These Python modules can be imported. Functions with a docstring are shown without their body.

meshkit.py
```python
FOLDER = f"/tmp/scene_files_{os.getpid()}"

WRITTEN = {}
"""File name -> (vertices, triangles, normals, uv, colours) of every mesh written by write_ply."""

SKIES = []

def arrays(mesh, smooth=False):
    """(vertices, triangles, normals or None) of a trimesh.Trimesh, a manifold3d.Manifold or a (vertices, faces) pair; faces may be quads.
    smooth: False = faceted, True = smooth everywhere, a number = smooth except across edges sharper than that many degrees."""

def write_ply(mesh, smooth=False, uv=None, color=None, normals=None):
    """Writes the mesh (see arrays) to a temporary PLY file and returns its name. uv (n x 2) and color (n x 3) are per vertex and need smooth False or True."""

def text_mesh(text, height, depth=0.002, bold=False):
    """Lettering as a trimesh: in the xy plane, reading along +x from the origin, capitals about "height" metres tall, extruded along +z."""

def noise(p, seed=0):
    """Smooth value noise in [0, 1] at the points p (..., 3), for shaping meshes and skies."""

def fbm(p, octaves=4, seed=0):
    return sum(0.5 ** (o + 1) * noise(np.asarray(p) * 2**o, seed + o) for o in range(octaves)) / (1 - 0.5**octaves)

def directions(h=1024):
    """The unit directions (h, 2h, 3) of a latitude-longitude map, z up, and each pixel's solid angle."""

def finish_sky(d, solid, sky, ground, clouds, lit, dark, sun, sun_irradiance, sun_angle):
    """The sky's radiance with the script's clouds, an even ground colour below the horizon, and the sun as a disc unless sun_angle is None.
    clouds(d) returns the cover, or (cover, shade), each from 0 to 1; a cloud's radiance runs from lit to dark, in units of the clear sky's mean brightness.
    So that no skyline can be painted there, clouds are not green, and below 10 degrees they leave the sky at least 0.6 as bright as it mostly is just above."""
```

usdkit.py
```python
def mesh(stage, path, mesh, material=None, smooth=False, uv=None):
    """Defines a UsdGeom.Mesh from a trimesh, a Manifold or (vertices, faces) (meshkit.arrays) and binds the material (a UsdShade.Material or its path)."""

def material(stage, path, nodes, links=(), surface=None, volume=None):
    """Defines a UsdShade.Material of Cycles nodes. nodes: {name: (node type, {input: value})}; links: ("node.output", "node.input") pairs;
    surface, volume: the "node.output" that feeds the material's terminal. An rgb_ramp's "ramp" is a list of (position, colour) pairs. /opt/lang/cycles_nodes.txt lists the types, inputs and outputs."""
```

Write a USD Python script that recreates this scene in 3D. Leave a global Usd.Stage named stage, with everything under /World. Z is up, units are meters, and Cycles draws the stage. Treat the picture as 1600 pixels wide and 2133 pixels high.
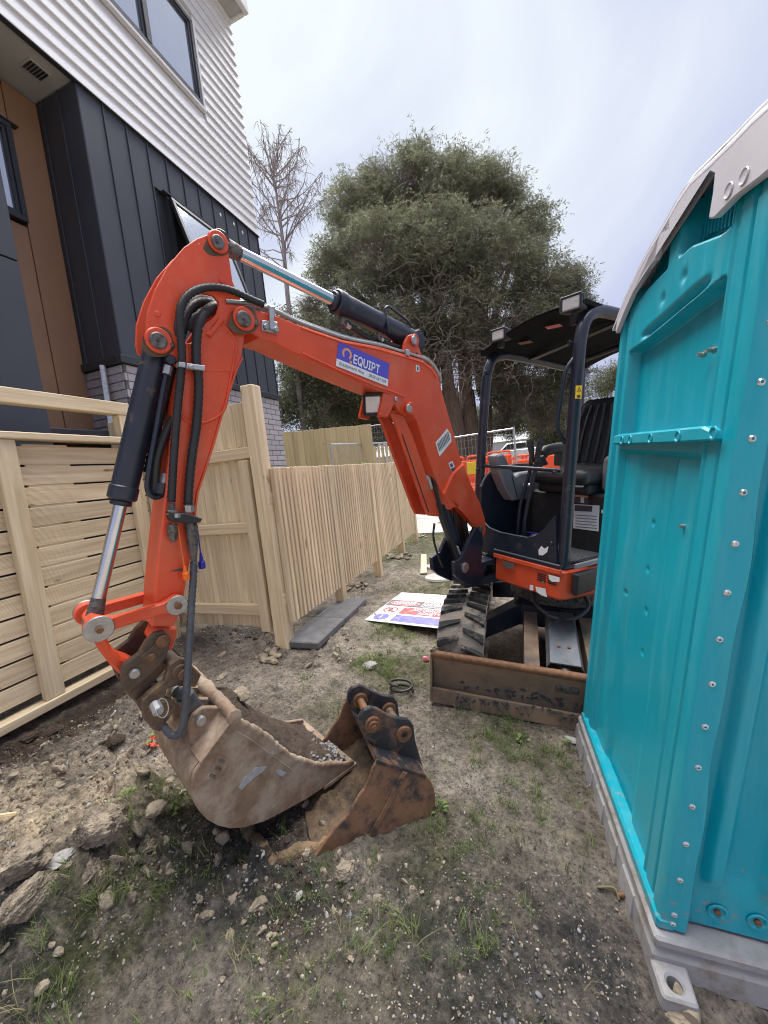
import math, random
import numpy as np, trimesh, shapely
import shapely.geometry as sg
from shapely import affinity
import usdkit, meshkit
from pxr import Usd, UsdGeom, UsdLux, UsdShade, Gf, Sdf, Vt

stage = Usd.Stage.CreateInMemory()
UsdGeom.SetStageUpAxis(stage, UsdGeom.Tokens.z)
UsdGeom.SetStageMetersPerUnit(stage, 1.0)
UsdGeom.Xform.Define(stage, '/World')
UsdGeom.Scope.Define(stage, '/World/Looks')
rng = random.Random(7)
nrs = np.random.RandomState(11)

# ------------------------------------------------------------------ camera
F_PX, PW, PH = 800.0, 1600.0, 2133.0
yaw, pitch, roll = math.radians(19.5), math.radians(6.0), math.radians(6.0)
CAM = np.array([0, 0, 1.40])
_Fh = np.array([-math.sin(yaw), math.cos(yaw), 0]); _X = np.array([math.cos(yaw), math.sin(yaw), 0]); _Z = np.array([0, 0, 1.0])
FW = _Fh * math.cos(pitch) - _Z * math.sin(pitch); _V = _Fh * math.sin(pitch) + _Z * math.cos(pitch)
RT = _X * math.cos(roll) - _V * math.sin(roll); UP = _V * math.cos(roll) + _X * math.sin(roll)
cam = UsdGeom.Camera.Define(stage, '/World/camera')
cam.AddTransformOp().Set(Gf.Matrix4d(*RT, 0, *UP, 0, *(-FW), 0, *CAM, 1))
cam.CreateHorizontalApertureAttr(24.0); cam.CreateVerticalApertureAttr(24.0 * PH / PW)
cam.CreateFocalLengthAttr(24.0 * F_PX / PW)
cam.CreateClippingRangeAttr(Gf.Vec2f(0.02, 3000))
EXPOSURE = 2.85
cam.CreateExposureAttr(EXPOSURE)

# ------------------------------------------------------------------ sky and sun (overcast, brightest to the upper left)
SUN_AZ, SUN_EL = math.radians(-38), math.radians(74)      # azimuth from +y towards +x
sund = np.array([math.sin(SUN_AZ) * math.cos(SUN_EL), math.cos(SUN_AZ) * math.cos(SUN_EL), math.sin(SUN_EL)])
glow = np.array([math.sin(math.radians(-38)) * math.cos(math.radians(52)), math.cos(math.radians(-38)) * math.cos(math.radians(52)), math.sin(math.radians(52))])
dome = UsdLux.DomeLight.Define(stage, '/World/sky')
SKY_STRENGTH = 0.05
sky_m = usdkit.material(stage, '/World/Looks/sky', {
    'tc': ('texture_coordinate', {}),
    'st': ('sky_texture', {'sky_type': 'single_scattering', 'sun_disc': False, 'sun_elevation': SUN_EL, 'sun_rotation': SUN_AZ}),
    'n1': ('noise_texture', {'scale': 1.5, 'detail': 5.0, 'roughness': 0.52, 'distortion': 0.7}),
    'dot': ('normal', {'direction': tuple(map(float, glow))}),
    'sep': ('map_range', {'from_min': 0.35, 'from_max': 1.0, 'to_min': -0.25, 'to_max': 0.45, 'clamp': True}),
    'sum': ('math', {'math_type': 'add'}), 'nr': ('map_range', {'from_min': .30, 'from_max': .70, 'to_min': .24, 'to_max': .76}),
    'r1': ('rgb_ramp', {'ramp': [(0.36, (1.46, 1.58, 2.22)), (0.62, (1.66, 1.80, 2.40)), (0.80, (1.98, 2.14, 2.56)), (1.0, (2.55, 2.72, 2.85))]}),
    'mx': ('mix', {'mix_type': 'mix', 'fac': 0.985}),
    'bg': ('background_shader', {'strength': SKY_STRENGTH}),
}, [('tc.generated', 'n1.vector'), ('tc.generated', 'dot.normal'), ('dot.dot', 'sep.value'), ('sep.result', 'sum.value1'), ('n1.fac', 'nr.value'), ('nr.result', 'sum.value2'), ('sum.value', 'r1.fac'),
    ('st.color', 'mx.color1'), ('r1.color', 'mx.color2'), ('mx.color', 'bg.color')], surface='bg.background')
UsdShade.MaterialBindingAPI.Apply(dome.GetPrim()).Bind(sky_m)
dome.GetPrim().SetCustomDataByKey('kind', 'structure')
sun = UsdLux.DistantLight.Define(stage, '/World/sun')
sun.CreateIntensityAttr(0.40); sun.CreateAngleAttr(68.0); sun.CreateNormalizeAttr(True); sun.CreateColorAttr(Gf.Vec3f(1.0, 0.97, 0.93))
_zx = np.cross([0, 0, 1.0], sund); _zx /= np.linalg.norm(_zx); _zy = np.cross(sund, _zx)
sun.AddTransformOp().Set(Gf.Matrix4d(*_zx, 0, *_zy, 0, *sund, 0, 0, 0, 0, 1))

# ------------------------------------------------------------------ sight lines used to lay the place out: pixel of the 1600 x 2133 photograph -> point on a real plane
def ray(px, py): return (px - PW / 2) * RT + (PH / 2 - py) * UP + F_PX * FW
def onpl(px, py, P, n):
    d = ray(px, py); return CAM + d * ((np.asarray(P) - CAM) @ n) / (d @ n)
def onx(px, py, c): return onpl(px, py, (c, 0, 0), np.array([1.0, 0, 0]))
def ony(px, py, c): return onpl(px, py, (0, c, 0), np.array([0, 1.0, 0]))
def onz(px, py, c): return onpl(px, py, (0, 0, c), np.array([0, 0, 1.0]))
def dep(px, py, z): return CAM + ray(px, py) * z / F_PX

# ------------------------------------------------------------------ prims
_cnt, _org = {}, {}
def uniq(parent, name):
    k = parent + '/' + name; i = _cnt.get(k, -1) + 1; _cnt[k] = i
    return k if i == 0 else f'{k}_{i:03d}'
def tag(path, label=None, cat=None, group=None, kind=None):
    p = stage.GetPrimAtPath(path)
    for k, v in (('label', label), ('category', cat), ('group', group), ('kind', kind)):
        if v: p.SetCustomDataByKey(k, v)
def thing(name, label, cat, loc=(0, 0, 0), group=None):
    path = uniq('/World', name); x = UsdGeom.Xform.Define(stage, path)
    x.AddTranslateOp().Set(Gf.Vec3d(*map(float, loc))); _org[path] = np.array(loc, float)
    tag(path, label, cat, group); return path
def cat_(ms):
    ms = [m for m in ms if m is not None]
    if len(ms) == 1: return ms[0]
    vs, fs, o = [], [], 0
    for m in ms:
        v, f, _ = meshkit.arrays(m); vs.append(v); fs.append(f + o); o += len(v)
    return (np.vstack(vs), np.vstack(fs))
def obj(name, mesh, mat, parent=None, label=None, cat=None, group=None, kind=None, smooth=False):
    """one Mesh prim; the points are given in world coordinates"""
    if isinstance(mesh, list): mesh = cat_(mesh)
    par = parent or '/World'; path = uniq(par, name)
    o = _org.get(par, np.zeros(3)); _org[path] = o
    v, f, _ = meshkit.arrays(mesh)
    usdkit.mesh(stage, path, (v - o, f), mat, smooth)
    tag(path, label, cat, group, kind); return path

# ------------------------------------------------------------------ shapes
def V3(*a): return np.array(a, float)
def unit(v): v = np.asarray(v, float); return v / max(np.linalg.norm(v), 1e-12)
def hull(p):
    m = trimesh.convex.convex_hull(np.asarray(p, float)); return (np.array(m.vertices), np.array(m.faces))
def obox(c, ax, half, b=0.0):
    """box at c with axes ax (3 unit rows), half sizes, chamfer b"""
    c = np.asarray(c, float); ax = np.asarray(ax, float); hx, hy, hz = half
    b = min(b, hx * .9, hy * .9, hz * .9)
    pts = []
    if b <= 0:
        f = np.array([[0, 1, 3, 2], [4, 6, 7, 5], [0, 4, 5, 1], [2, 3, 7, 6], [0, 2, 6, 4], [1, 5, 7, 3]])
        v = np.array([[sx * hx, sy * hy, sz * hz] for sx in (-1, 1) for sy in (-1, 1) for sz in (-1, 1)])
        f = np.vstack([f[:, [0, 1, 2]], f[:, [0, 2, 3]]])
        if np.linalg.det(ax) < 0: f = f[:, ::-1]
        return (v @ ax + c, f)
    for sx in (-1, 1):
        for sy in (-1, 1):
            for sz in (-1, 1):
                pts += [[sx * hx, sy * (hy - b), sz * (hz - b)], [sx * (hx - b), sy * hy, sz * (hz - b)], [sx * (hx - b), sy * (hy - b), sz * hz]]
    return hull(np.array(pts) @ ax + c)
def box(x0, x1, y0, y1, z0, z1, b=0.0): return obox(((x0 + x1) / 2, (y0 + y1) / 2, (z0 + z1) / 2), np.eye(3), (abs(x1 - x0) / 2, abs(y1 - y0) / 2, abs(z1 - z0) / 2), b)
def beam(p0, p1, w, h, up=(0, 0, 1), b=0.0):
    p0, p1 = np.asarray(p0, float), np.asarray(p1, float); a = unit(p1 - p0); s = unit(np.cross(a, up)); u = np.cross(s, a)
    return obox((p0 + p1) / 2, [a, s, u], (np.linalg.norm(p1 - p0) / 2, w / 2, h / 2), b)
def loft(rings, cap=True, closed=True):
    """rings: list of (n,3) arrays"""
    n = len(rings[0]); v = np.vstack(rings); f = []
    m = n if closed else n - 1
    for i in range(len(rings) - 1):
        for j in range(m):
            a, b_, c, d = i * n + j, i * n + (j + 1) % n, (i + 1) * n + (j + 1) % n, (i + 1) * n + j
            f += [(a, b_, c), (a, c, d)]
    if cap and closed:
        k = len(v); v = np.vstack([v, rings[0].mean(0), rings[-1].mean(0)]); L = (len(rings) - 1) * n
        for j in range(n): f += [(k, (j + 1) % n, j), (k + 1, L + j, L + (j + 1) % n)]
    return (v, np.array(f))
def spline(pts, k=6):
    p = np.asarray(pts, float)
    if len(p) < 3: return p
    q = np.vstack([2 * p[0] - p[1], p, 2 * p[-1] - p[-2]]); out = []
    for i in range(1, len(q) - 2):
        for t in np.arange(k) / k:
            out.append(.5 * (2 * q[i] + (q[i + 1] - q[i - 1]) * t + (2 * q[i - 1] - 5 * q[i] + 4 * q[i + 1] - q[i + 2]) * t * t + (3 * q[i] - q[i - 1] - 3 * q[i + 1] + q[i + 2]) * t ** 3))
    out.append(p[-1]); return np.array(out)
def tube(pts, r, n=8, cap=True):
    p = np.asarray(pts, float); r = np.broadcast_to(np.asarray(r, float), (len(p),))
    t = np.gradient(p, axis=0); t /= np.maximum(np.linalg.norm(t, axis=1, keepdims=True), 1e-9)
    s = unit(np.cross(t[0], (0.31, 0.2, 0.93) if abs(t[0][2]) < .9 else (1, .1, 0))); rings = []
    a = np.arange(n) * 2 * np.pi / n
    for i in range(len(p)):
        s = unit(s - t[i] * (s @ t[i])); u = np.cross(t[i], s)
        rings.append(p[i] + r[i] * (np.cos(a)[:, None] * s + np.sin(a)[:, None] * u))
    return loft(rings, cap)
def cyl(p0, p1, r, n=24, b=0.0, r1=None):
    p0, p1 = np.asarray(p0, float), np.asarray(p1, float); a = unit(p1 - p0); r1 = r if r1 is None else r1
    if b > 0: return lathe(p0, a, [(0, 0), (r - b, 0), (r, b), (r1, np.linalg.norm(p1 - p0) - b), (r1 - b, np.linalg.norm(p1 - p0)), (0, np.linalg.norm(p1 - p0))], n)
    L = np.linalg.norm(p1 - p0); return lathe(p0, a, [(0, 0), (r, 0), (r1, L), (0, L)], n)
def lathe(p0, a, prof, n=24):
    a = unit(a); s = unit(np.cross(a, (0.3, 0.2, 0.9) if abs(a[2]) < .9 else (1, .1, 0))); u = np.cross(a, s); th = np.arange(n) * 2 * np.pi / n
    rings = [np.asarray(p0, float) + a * z + max(r, 1e-5) * (np.cos(th)[:, None] * s + np.sin(th)[:, None] * u) for r, z in prof]
    return loft(rings, cap=False)
def fillet(poly, r, q=4):
    g = sg.Polygon(poly).buffer(-r, quad_segs=q).buffer(2 * r, quad_segs=q).buffer(-r, quad_segs=q)
    return np.array(g.exterior.coords)[:-1]
def miter(p, d):
    """inset a ccw polygon by d"""
    a, c = np.roll(p, 1, 0), np.roll(p, -1, 0)
    e0, e1 = p - a, c - p
    e0 /= np.maximum(np.linalg.norm(e0, axis=1, keepdims=True), 1e-9); e1 /= np.maximum(np.linalg.norm(e1, axis=1, keepdims=True), 1e-9)
    n0, n1 = np.stack([-e0[:, 1], e0[:, 0]], 1), np.stack([-e1[:, 1], e1[:, 0]], 1)
    m = n0 + n1; l = np.maximum((m * n0).sum(1, keepdims=True), .4)
    return p + m * d / l
def plate(poly, org, ax, ay, t0, t1, b=0.0, holes=()):
    """polygon (2D in ax, ay) extruded along az = ax x ay between t0 and t1"""
    ax, ay = np.asarray(ax, float), np.asarray(ay, float); az = np.cross(ax, ay); org = np.asarray(org, float)
    p = np.asarray(poly, float)
    if sg.Polygon(p).exterior.is_ccw is False: p = p[::-1]
    if t1 < t0: t0, t1 = t1, t0
    to3 = lambda q, t: org + q[:, :1] * ax + q[:, 1:2] * ay + t * az
    H = [np.asarray(h, float) for h in holes]
    H = [h[::-1] if sg.Polygon(h).exterior.is_ccw else h for h in H]
    loops = [p] + H
    lay = [(t0, b), (t0 + b, 0), (t1 - b, 0), (t1, b)] if b > 0 else [(t0, 0), (t1, 0)]
    V, Fc, off = [], [], 0
    for L in loops:
        rings = [to3(miter(L, d) if d else L, t) for t, d in lay]
        v, f = loft(rings, cap=False); V.append(v); Fc.append(f + off); off += len(v)
    cp = [miter(L, b) if b else L for L in loops]
    v2, f2 = trimesh.creation.triangulate_polygon(sg.Polygon(cp[0], cp[1:]), engine='earcut')
    v2 = np.asarray(v2)
    c = np.cross(v2[f2[:, 1]] - v2[f2[:, 0]], v2[f2[:, 2]] - v2[f2[:, 0]]); f2 = np.where((c > 0)[:, None], f2, f2[:, ::-1])
    V += [to3(v2, t1), to3(v2, t0)]; Fc += [f2 + off, f2[:, ::-1] + off + len(v2)]
    m = (np.vstack(V), np.vstack(Fc))
    return m if np.linalg.det(np.array([ax, ay, az])) > 0 else (m[0], m[1][:, ::-1])
def ico(c, r, sub=2, squash=(1, 1, 1)):
    m = trimesh.creation.icosphere(sub); return (np.array(m.vertices) * r * np.array(squash) + np.asarray(c), np.array(m.faces))
def rock(c, size, seed, sub=2, rough=.35, flat=.7):
    m = trimesh.creation.icosphere(sub); v = np.array(m.vertices); d = v.copy()
    k = meshkit.fbm(v * 1.1 + seed * 7.3, 3, seed) - .5; v = d * (1 + rough * 2 * k[:, None])
    r2 = np.random.RandomState(seed)
    for _ in range(7):                                       # knock facets off
        n = unit(r2.normal(size=3)); h = r2.uniform(.55, .85); s = v @ n; over = s > h; v[over] -= np.outer((s[over] - h) * .85, n)
    if sub >= 3: v += d * ((meshkit.fbm(d * 5 + seed, 3, seed + 3) - .5) * .22)[:, None]
    if sub >= 4: v += d * (np.maximum(meshkit.fbm(d * 13 + seed, 3, seed + 9) - .5, -.1) * .20 + (meshkit.noise(d * 40, seed) - .5) * .05)[:, None]
    v *= np.array(size) * np.array([1, 1, flat]); a = r2.uniform(0, 6.28)
    R = np.array([[math.cos(a), -math.sin(a), 0], [math.sin(a), math.cos(a), 0], [0, 0, 1]])
    return (v @ R.T + np.asarray(c), np.array(m.faces))
def text(s, org, ax, ay, height, depth=.0006, bold=False, width=None):
    m = meshkit.text_mesh(s, height, depth, bold); v = np.array(m.vertices); w = v[:, 0].max() - v[:, 0].min()
    v[:, 0] -= v[:, 0].min()
    if width: v[:, 0] *= width / w
    return (np.asarray(org) + v[:, :1] * ax + v[:, 1:2] * ay + v[:, 2:3] * np.cross(ax, ay), np.array(m.faces))
# ------------------------------------------------------------------ materials
def lk(name, nodes, links, surface): return usdkit.material(stage, '/World/Looks/' + name, nodes, links, surface)
def mat(name, c0, c1=None, rough=.5, metal=0., scale=8., bump=0., bscale=60., spec=.5, dirt=None, dirt_amt=.45, dscale=5., coat=0., detail=4., stretch=None, vary=0., rough2=None, bdist=.004):
    """a surface of two mottled tones, optional dirt of its own shape, optional fine relief"""
    c1 = c1 or c0
    N = {'g': ('geometry', {}), 'mp': ('mapping', {'scale': stretch or (1, 1, 1)}), 'n': ('noise_texture', {'scale': scale, 'detail': detail, 'roughness': .6}),
         'r': ('rgb_ramp', {'ramp': [(.33, c0), (.67, c1)]}), 'p': ('principled_bsdf', {'roughness': rough, 'metallic': metal, 'specular_ior_level': spec, 'coat_weight': coat})}
    L = [('g.position', 'mp.vector'), ('mp.vector', 'n.vector'), ('n.fac', 'r.fac')]; col = 'r.color'
    if vary:
        N['oi'] = ('object_info', {}); N['vr'] = ('map_range', {'to_min': 1 - vary, 'to_max': 1 + vary}); N['vm'] = ('mix', {'mix_type': 'multiply', 'fac': 1.0})
        L += [('oi.random', 'vr.value'), (col, 'vm.color1'), ('vr.result', 'vm.color2')]; col = 'vm.color'
    if dirt is not None:
        N['dn'] = ('noise_texture', {'scale': dscale, 'detail': 7.0, 'roughness': .68}); N['dr'] = ('rgb_ramp', {'ramp': [(1 - dirt_amt - .06, (0, 0, 0)), (1 - dirt_amt + .12, (1, 1, 1))]}); N['dm'] = ('mix', {'mix_type': 'mix', 'color2': dirt})
        L += [('g.position', 'dn.vector'), ('dn.fac', 'dr.fac'), ('dr.color', 'dm.fac'), (col, 'dm.color1')]; col = 'dm.color'
        N['rm'] = ('map_range', {'to_min': rough, 'to_max': rough2 or min(rough + .4, .95)}); L += [('dr.color', 'rm.value'), ('rm.result', 'p.roughness')]
    L.append((col, 'p.base_color'))
    if bump:
        N['bn'] = ('noise_texture', {'scale': bscale, 'detail': 5.0, 'roughness': .65}); N['b'] = ('bump', {'strength': bump, 'distance': bdist})
        L += [('g.position' if stretch is None else 'mp.vector', 'bn.vector'), ('bn.fac', 'b.height'), ('b.normal', 'p.normal')]
    return lk(name, N, L, 'p.BSDF')
def wood(name, axis, c0, c1, knot=(.16, .09, .045), rough=.62, vary=.10, rib=None, stain=None):
    sc = [26., 26., 26.]; sc[axis] = 1.1
    N = {'g': ('geometry', {}), 'oi': ('object_info', {}), 'of': ('math', {'math_type': 'multiply', 'value2': 37.0}), 'cx': ('combine_xyz', {}), 'ad': ('mix', {'mix_type': 'add', 'fac': 1.0}),
         'mp': ('mapping', {'scale': tuple(sc)}), 'n': ('noise_texture', {'scale': 1.0, 'detail': 4.0, 'roughness': .6, 'distortion': .9}), 'r': ('rgb_ramp', {'ramp': [(.30, c0), (.5, tuple(.5 * (a + b) for a, b in zip(c0, c1))), (.70, c1)]}),
         'mp2': ('mapping', {'scale': tuple(3. if i == axis else 9. for i in range(3))}), 'vo': ('voronoi', {}), 'vr': ('map_range', {'to_min': 1 - vary, 'to_max': 1 + vary}), 'vm': ('mix', {'mix_type': 'multiply', 'fac': 1.0}),
         'kn': ('noise_texture', {'scale': 1.0, 'detail': 2.0}), 'kr': ('rgb_ramp', {'ramp': [(.70, (0, 0, 0)), (.77, (1, 1, 1))]}), 'km': ('mix', {'mix_type': 'mix', 'color2': knot}),
         'b': ('bump', {'strength': .25, 'distance': .002}), 'p': ('principled_bsdf', {'roughness': rough, 'specular_ior_level': .3})}
    del N['vo']
    L = [('oi.random', 'of.value1'), ('of.value', 'cx.x'), ('of.value', 'cx.y'), ('of.value', 'cx.z'), ('g.position', 'ad.color1'), ('cx.vector', 'ad.color2'), ('ad.color', 'mp.vector'), ('mp.vector', 'n.vector'), ('n.fac', 'r.fac'),
         ('ad.color', 'mp2.vector'), ('mp2.vector', 'kn.vector'), ('kn.fac', 'kr.fac'), ('kr.color', 'km.fac'), ('r.color', 'km.color1'), ('oi.random', 'vr.value'), ('km.color', 'vm.color1'), ('vr.result', 'vm.color2'),
         ('n.fac', 'b.height'), ('b.normal', 'p.normal'), ('vm.color', 'p.base_color')]
    return lk(name, N, L, 'p.BSDF')

M = {}
M['orange'] = lk('worn_orange_paint', {'g': ('geometry', {}),
    'n': ('noise_texture', {'scale': 5., 'detail': 4.}), 'r': ('rgb_ramp', {'ramp': [(.33, (.60, .064, .020)), (.67, (.70, .086, .028))]}),
    'dn': ('noise_texture', {'scale': 7., 'detail': 7., 'roughness': .7}), 'dr': ('rgb_ramp', {'ramp': [(.50, (0, 0, 0)), (.72, (.34, .34, .34))]}), 'dm': ('mix', {'mix_type': 'mix', 'color2': (.50, .25, .16)}),
    'mp': ('mapping', {'scale': (9., 9., 1.4), 'rotation': (.3, .5, .2)}), 'sn': ('noise_texture', {'scale': 9., 'detail': 6., 'roughness': .75, 'distortion': .4}), 'sr': ('rgb_ramp', {'ramp': [(.665, (0, 0, 0)), (.70, (.75, .75, .75))]}), 'sm': ('mix', {'mix_type': 'mix', 'color2': (.085, .040, .028)}),
    'v': ('voronoi_texture', {'scale': 34.}), 'vr': ('rgb_ramp', {'ramp': [(.045, (1, 1, 1)), (.075, (0, 0, 0))]}), 'vb': ('rgb_to_bw', {}), 'vg': ('math', {'math_type': 'greater_than', 'value2': .72}), 'vf': ('math', {'math_type': 'multiply'}), 'vm': ('mix', {'mix_type': 'mix', 'color2': (.72, .60, .54)}),
    'rm': ('map_range', {'to_min': .36, 'to_max': .95}), 'bn': ('noise_texture', {'scale': 160., 'detail': 2.}), 'b': ('bump', {'strength': .06, 'distance': .002}), 'p': ('principled_bsdf', {'specular_ior_level': .45})},
    [('g.position', 'n.vector'), ('n.fac', 'r.fac'), ('g.position', 'dn.vector'), ('dn.fac', 'dr.fac'), ('dr.color', 'dm.fac'), ('r.color', 'dm.color1'), ('g.position', 'mp.vector'), ('mp.vector', 'sn.vector'), ('sn.fac', 'sr.fac'), ('sr.color', 'sm.fac'), ('dm.color', 'sm.color1'),
     ('g.position', 'v.vector'), ('v.distance', 'vr.fac'), ('v.color', 'vb.color'), ('vb.val', 'vg.value1'), ('vg.value', 'vf.value1'), ('vr.color', 'vf.value2'), ('vf.value', 'vm.fac'), ('sm.color', 'vm.color1'), ('vm.color', 'p.base_color'), ('dr.color', 'rm.value'), ('rm.result', 'p.roughness'), ('g.position', 'bn.vector'), ('bn.fac', 'b.height'), ('b.normal', 'p.normal')], 'p.BSDF')
M['navy'] = mat('dark_navy_paint', (.010, .014, .026), (.016, .020, .032), rough=.33, scale=9, dirt=(.10, .085, .068), dirt_amt=.33, dscale=9)
M['roofblack'] = mat('matt_black_roof', (.010, .010, .011), (.014, .014, .015), rough=.9, scale=6, spec=.08)
M['earblack'] = mat('worn_black_ear_paint', (.20, .105, .058), (.13, .07, .04), rough=.6, scale=9, dirt=(.020, .022, .028), dirt_amt=.60, dscale=11, bump=.4, bscale=55, rough2=.42, detail=8.)
M['cylpaint'] = mat('flaking_navy_paint', (.012, .016, .028), (.020, .024, .036), rough=.38, scale=9, dirt=(.19, .125, .08), dirt_amt=.34, dscale=24, bump=.12, bscale=60)
M['black'] = mat('black_plastic', (.012, .013, .015), (.020, .021, .023), rough=.55, scale=20, bump=.15, bscale=300)
M['vinyl'] = mat('black_vinyl', (.016, .017, .019), (.024, .025, .027), rough=.42, scale=9, bump=.2, bscale=250)
M['rubber'] = mat('black_rubber', (.018, .018, .019), (.028, .027, .026), rough=.7, scale=14, dirt=(.27, .23, .185), dirt_amt=.42, dscale=13, bump=.3, bscale=60)
M['mudrubber'] = mat('muddy_track_rubber', (.022, .022, .024), (.035, .033, .031), rough=.65, scale=14, dirt=(.29, .245, .20), dirt_amt=.60, dscale=7, bump=.5, bscale=40, bdist=.01)
M['chrome'] = mat('chrome_rod', (.62, .64, .66), (.52, .54, .56), rough=.2, metal=1., scale=6, dirt=(.25, .23, .2), dirt_amt=.22, dscale=18)
M['steel'] = mat('zinc_steel', (.42, .42, .40), (.30, .30, .29), rough=.42, metal=.85, scale=40, dirt=(.14, .09, .05), dirt_amt=.3, dscale=60)
M['pin'] = mat('greasy_pin_steel', (.10, .095, .09), (.19, .18, .17), rough=.5, metal=.6, scale=60, dirt=(.05, .035, .025), dirt_amt=.45, dscale=40)
M['rust'] = mat('rusty_bucket_steel', (.25, .165, .108), (.165, .105, .066), rough=.82, scale=11, dirt=(.34, .27, .20), dirt_amt=.52, dscale=9, bump=.55, bscale=45, bdist=.006, detail=8.)
M['rustdark'] = mat('rust_with_black_paint', (.23, .118, .062), (.15, .078, .043), rough=.7, scale=9, dirt=(.028, .028, .032), dirt_amt=.47, dscale=15, bump=.45, bscale=55, rough2=.45, detail=8.)
M['hitch'] = mat('greasy_rusty_hitch_steel', (.045, .038, .033), (.13, .075, .038), rough=.62, scale=14, dirt=(.22, .14, .07), dirt_amt=.42, dscale=11, bump=.4, bscale=70)
M['rustpin'] = mat('rusty_pin_steel', (.21, .10, .045), (.11, .055, .03), rough=.7, scale=40, bump=.4, bscale=120, metal=.2)
M['blade'] = mat('rusty_dozer_blade_steel', (.27, .185, .125), (.20, .135, .09), rough=.78, scale=5, dirt=(.11, .09, .075), dirt_amt=.44, dscale=4, bump=.4, bscale=50, detail=8.)
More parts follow.
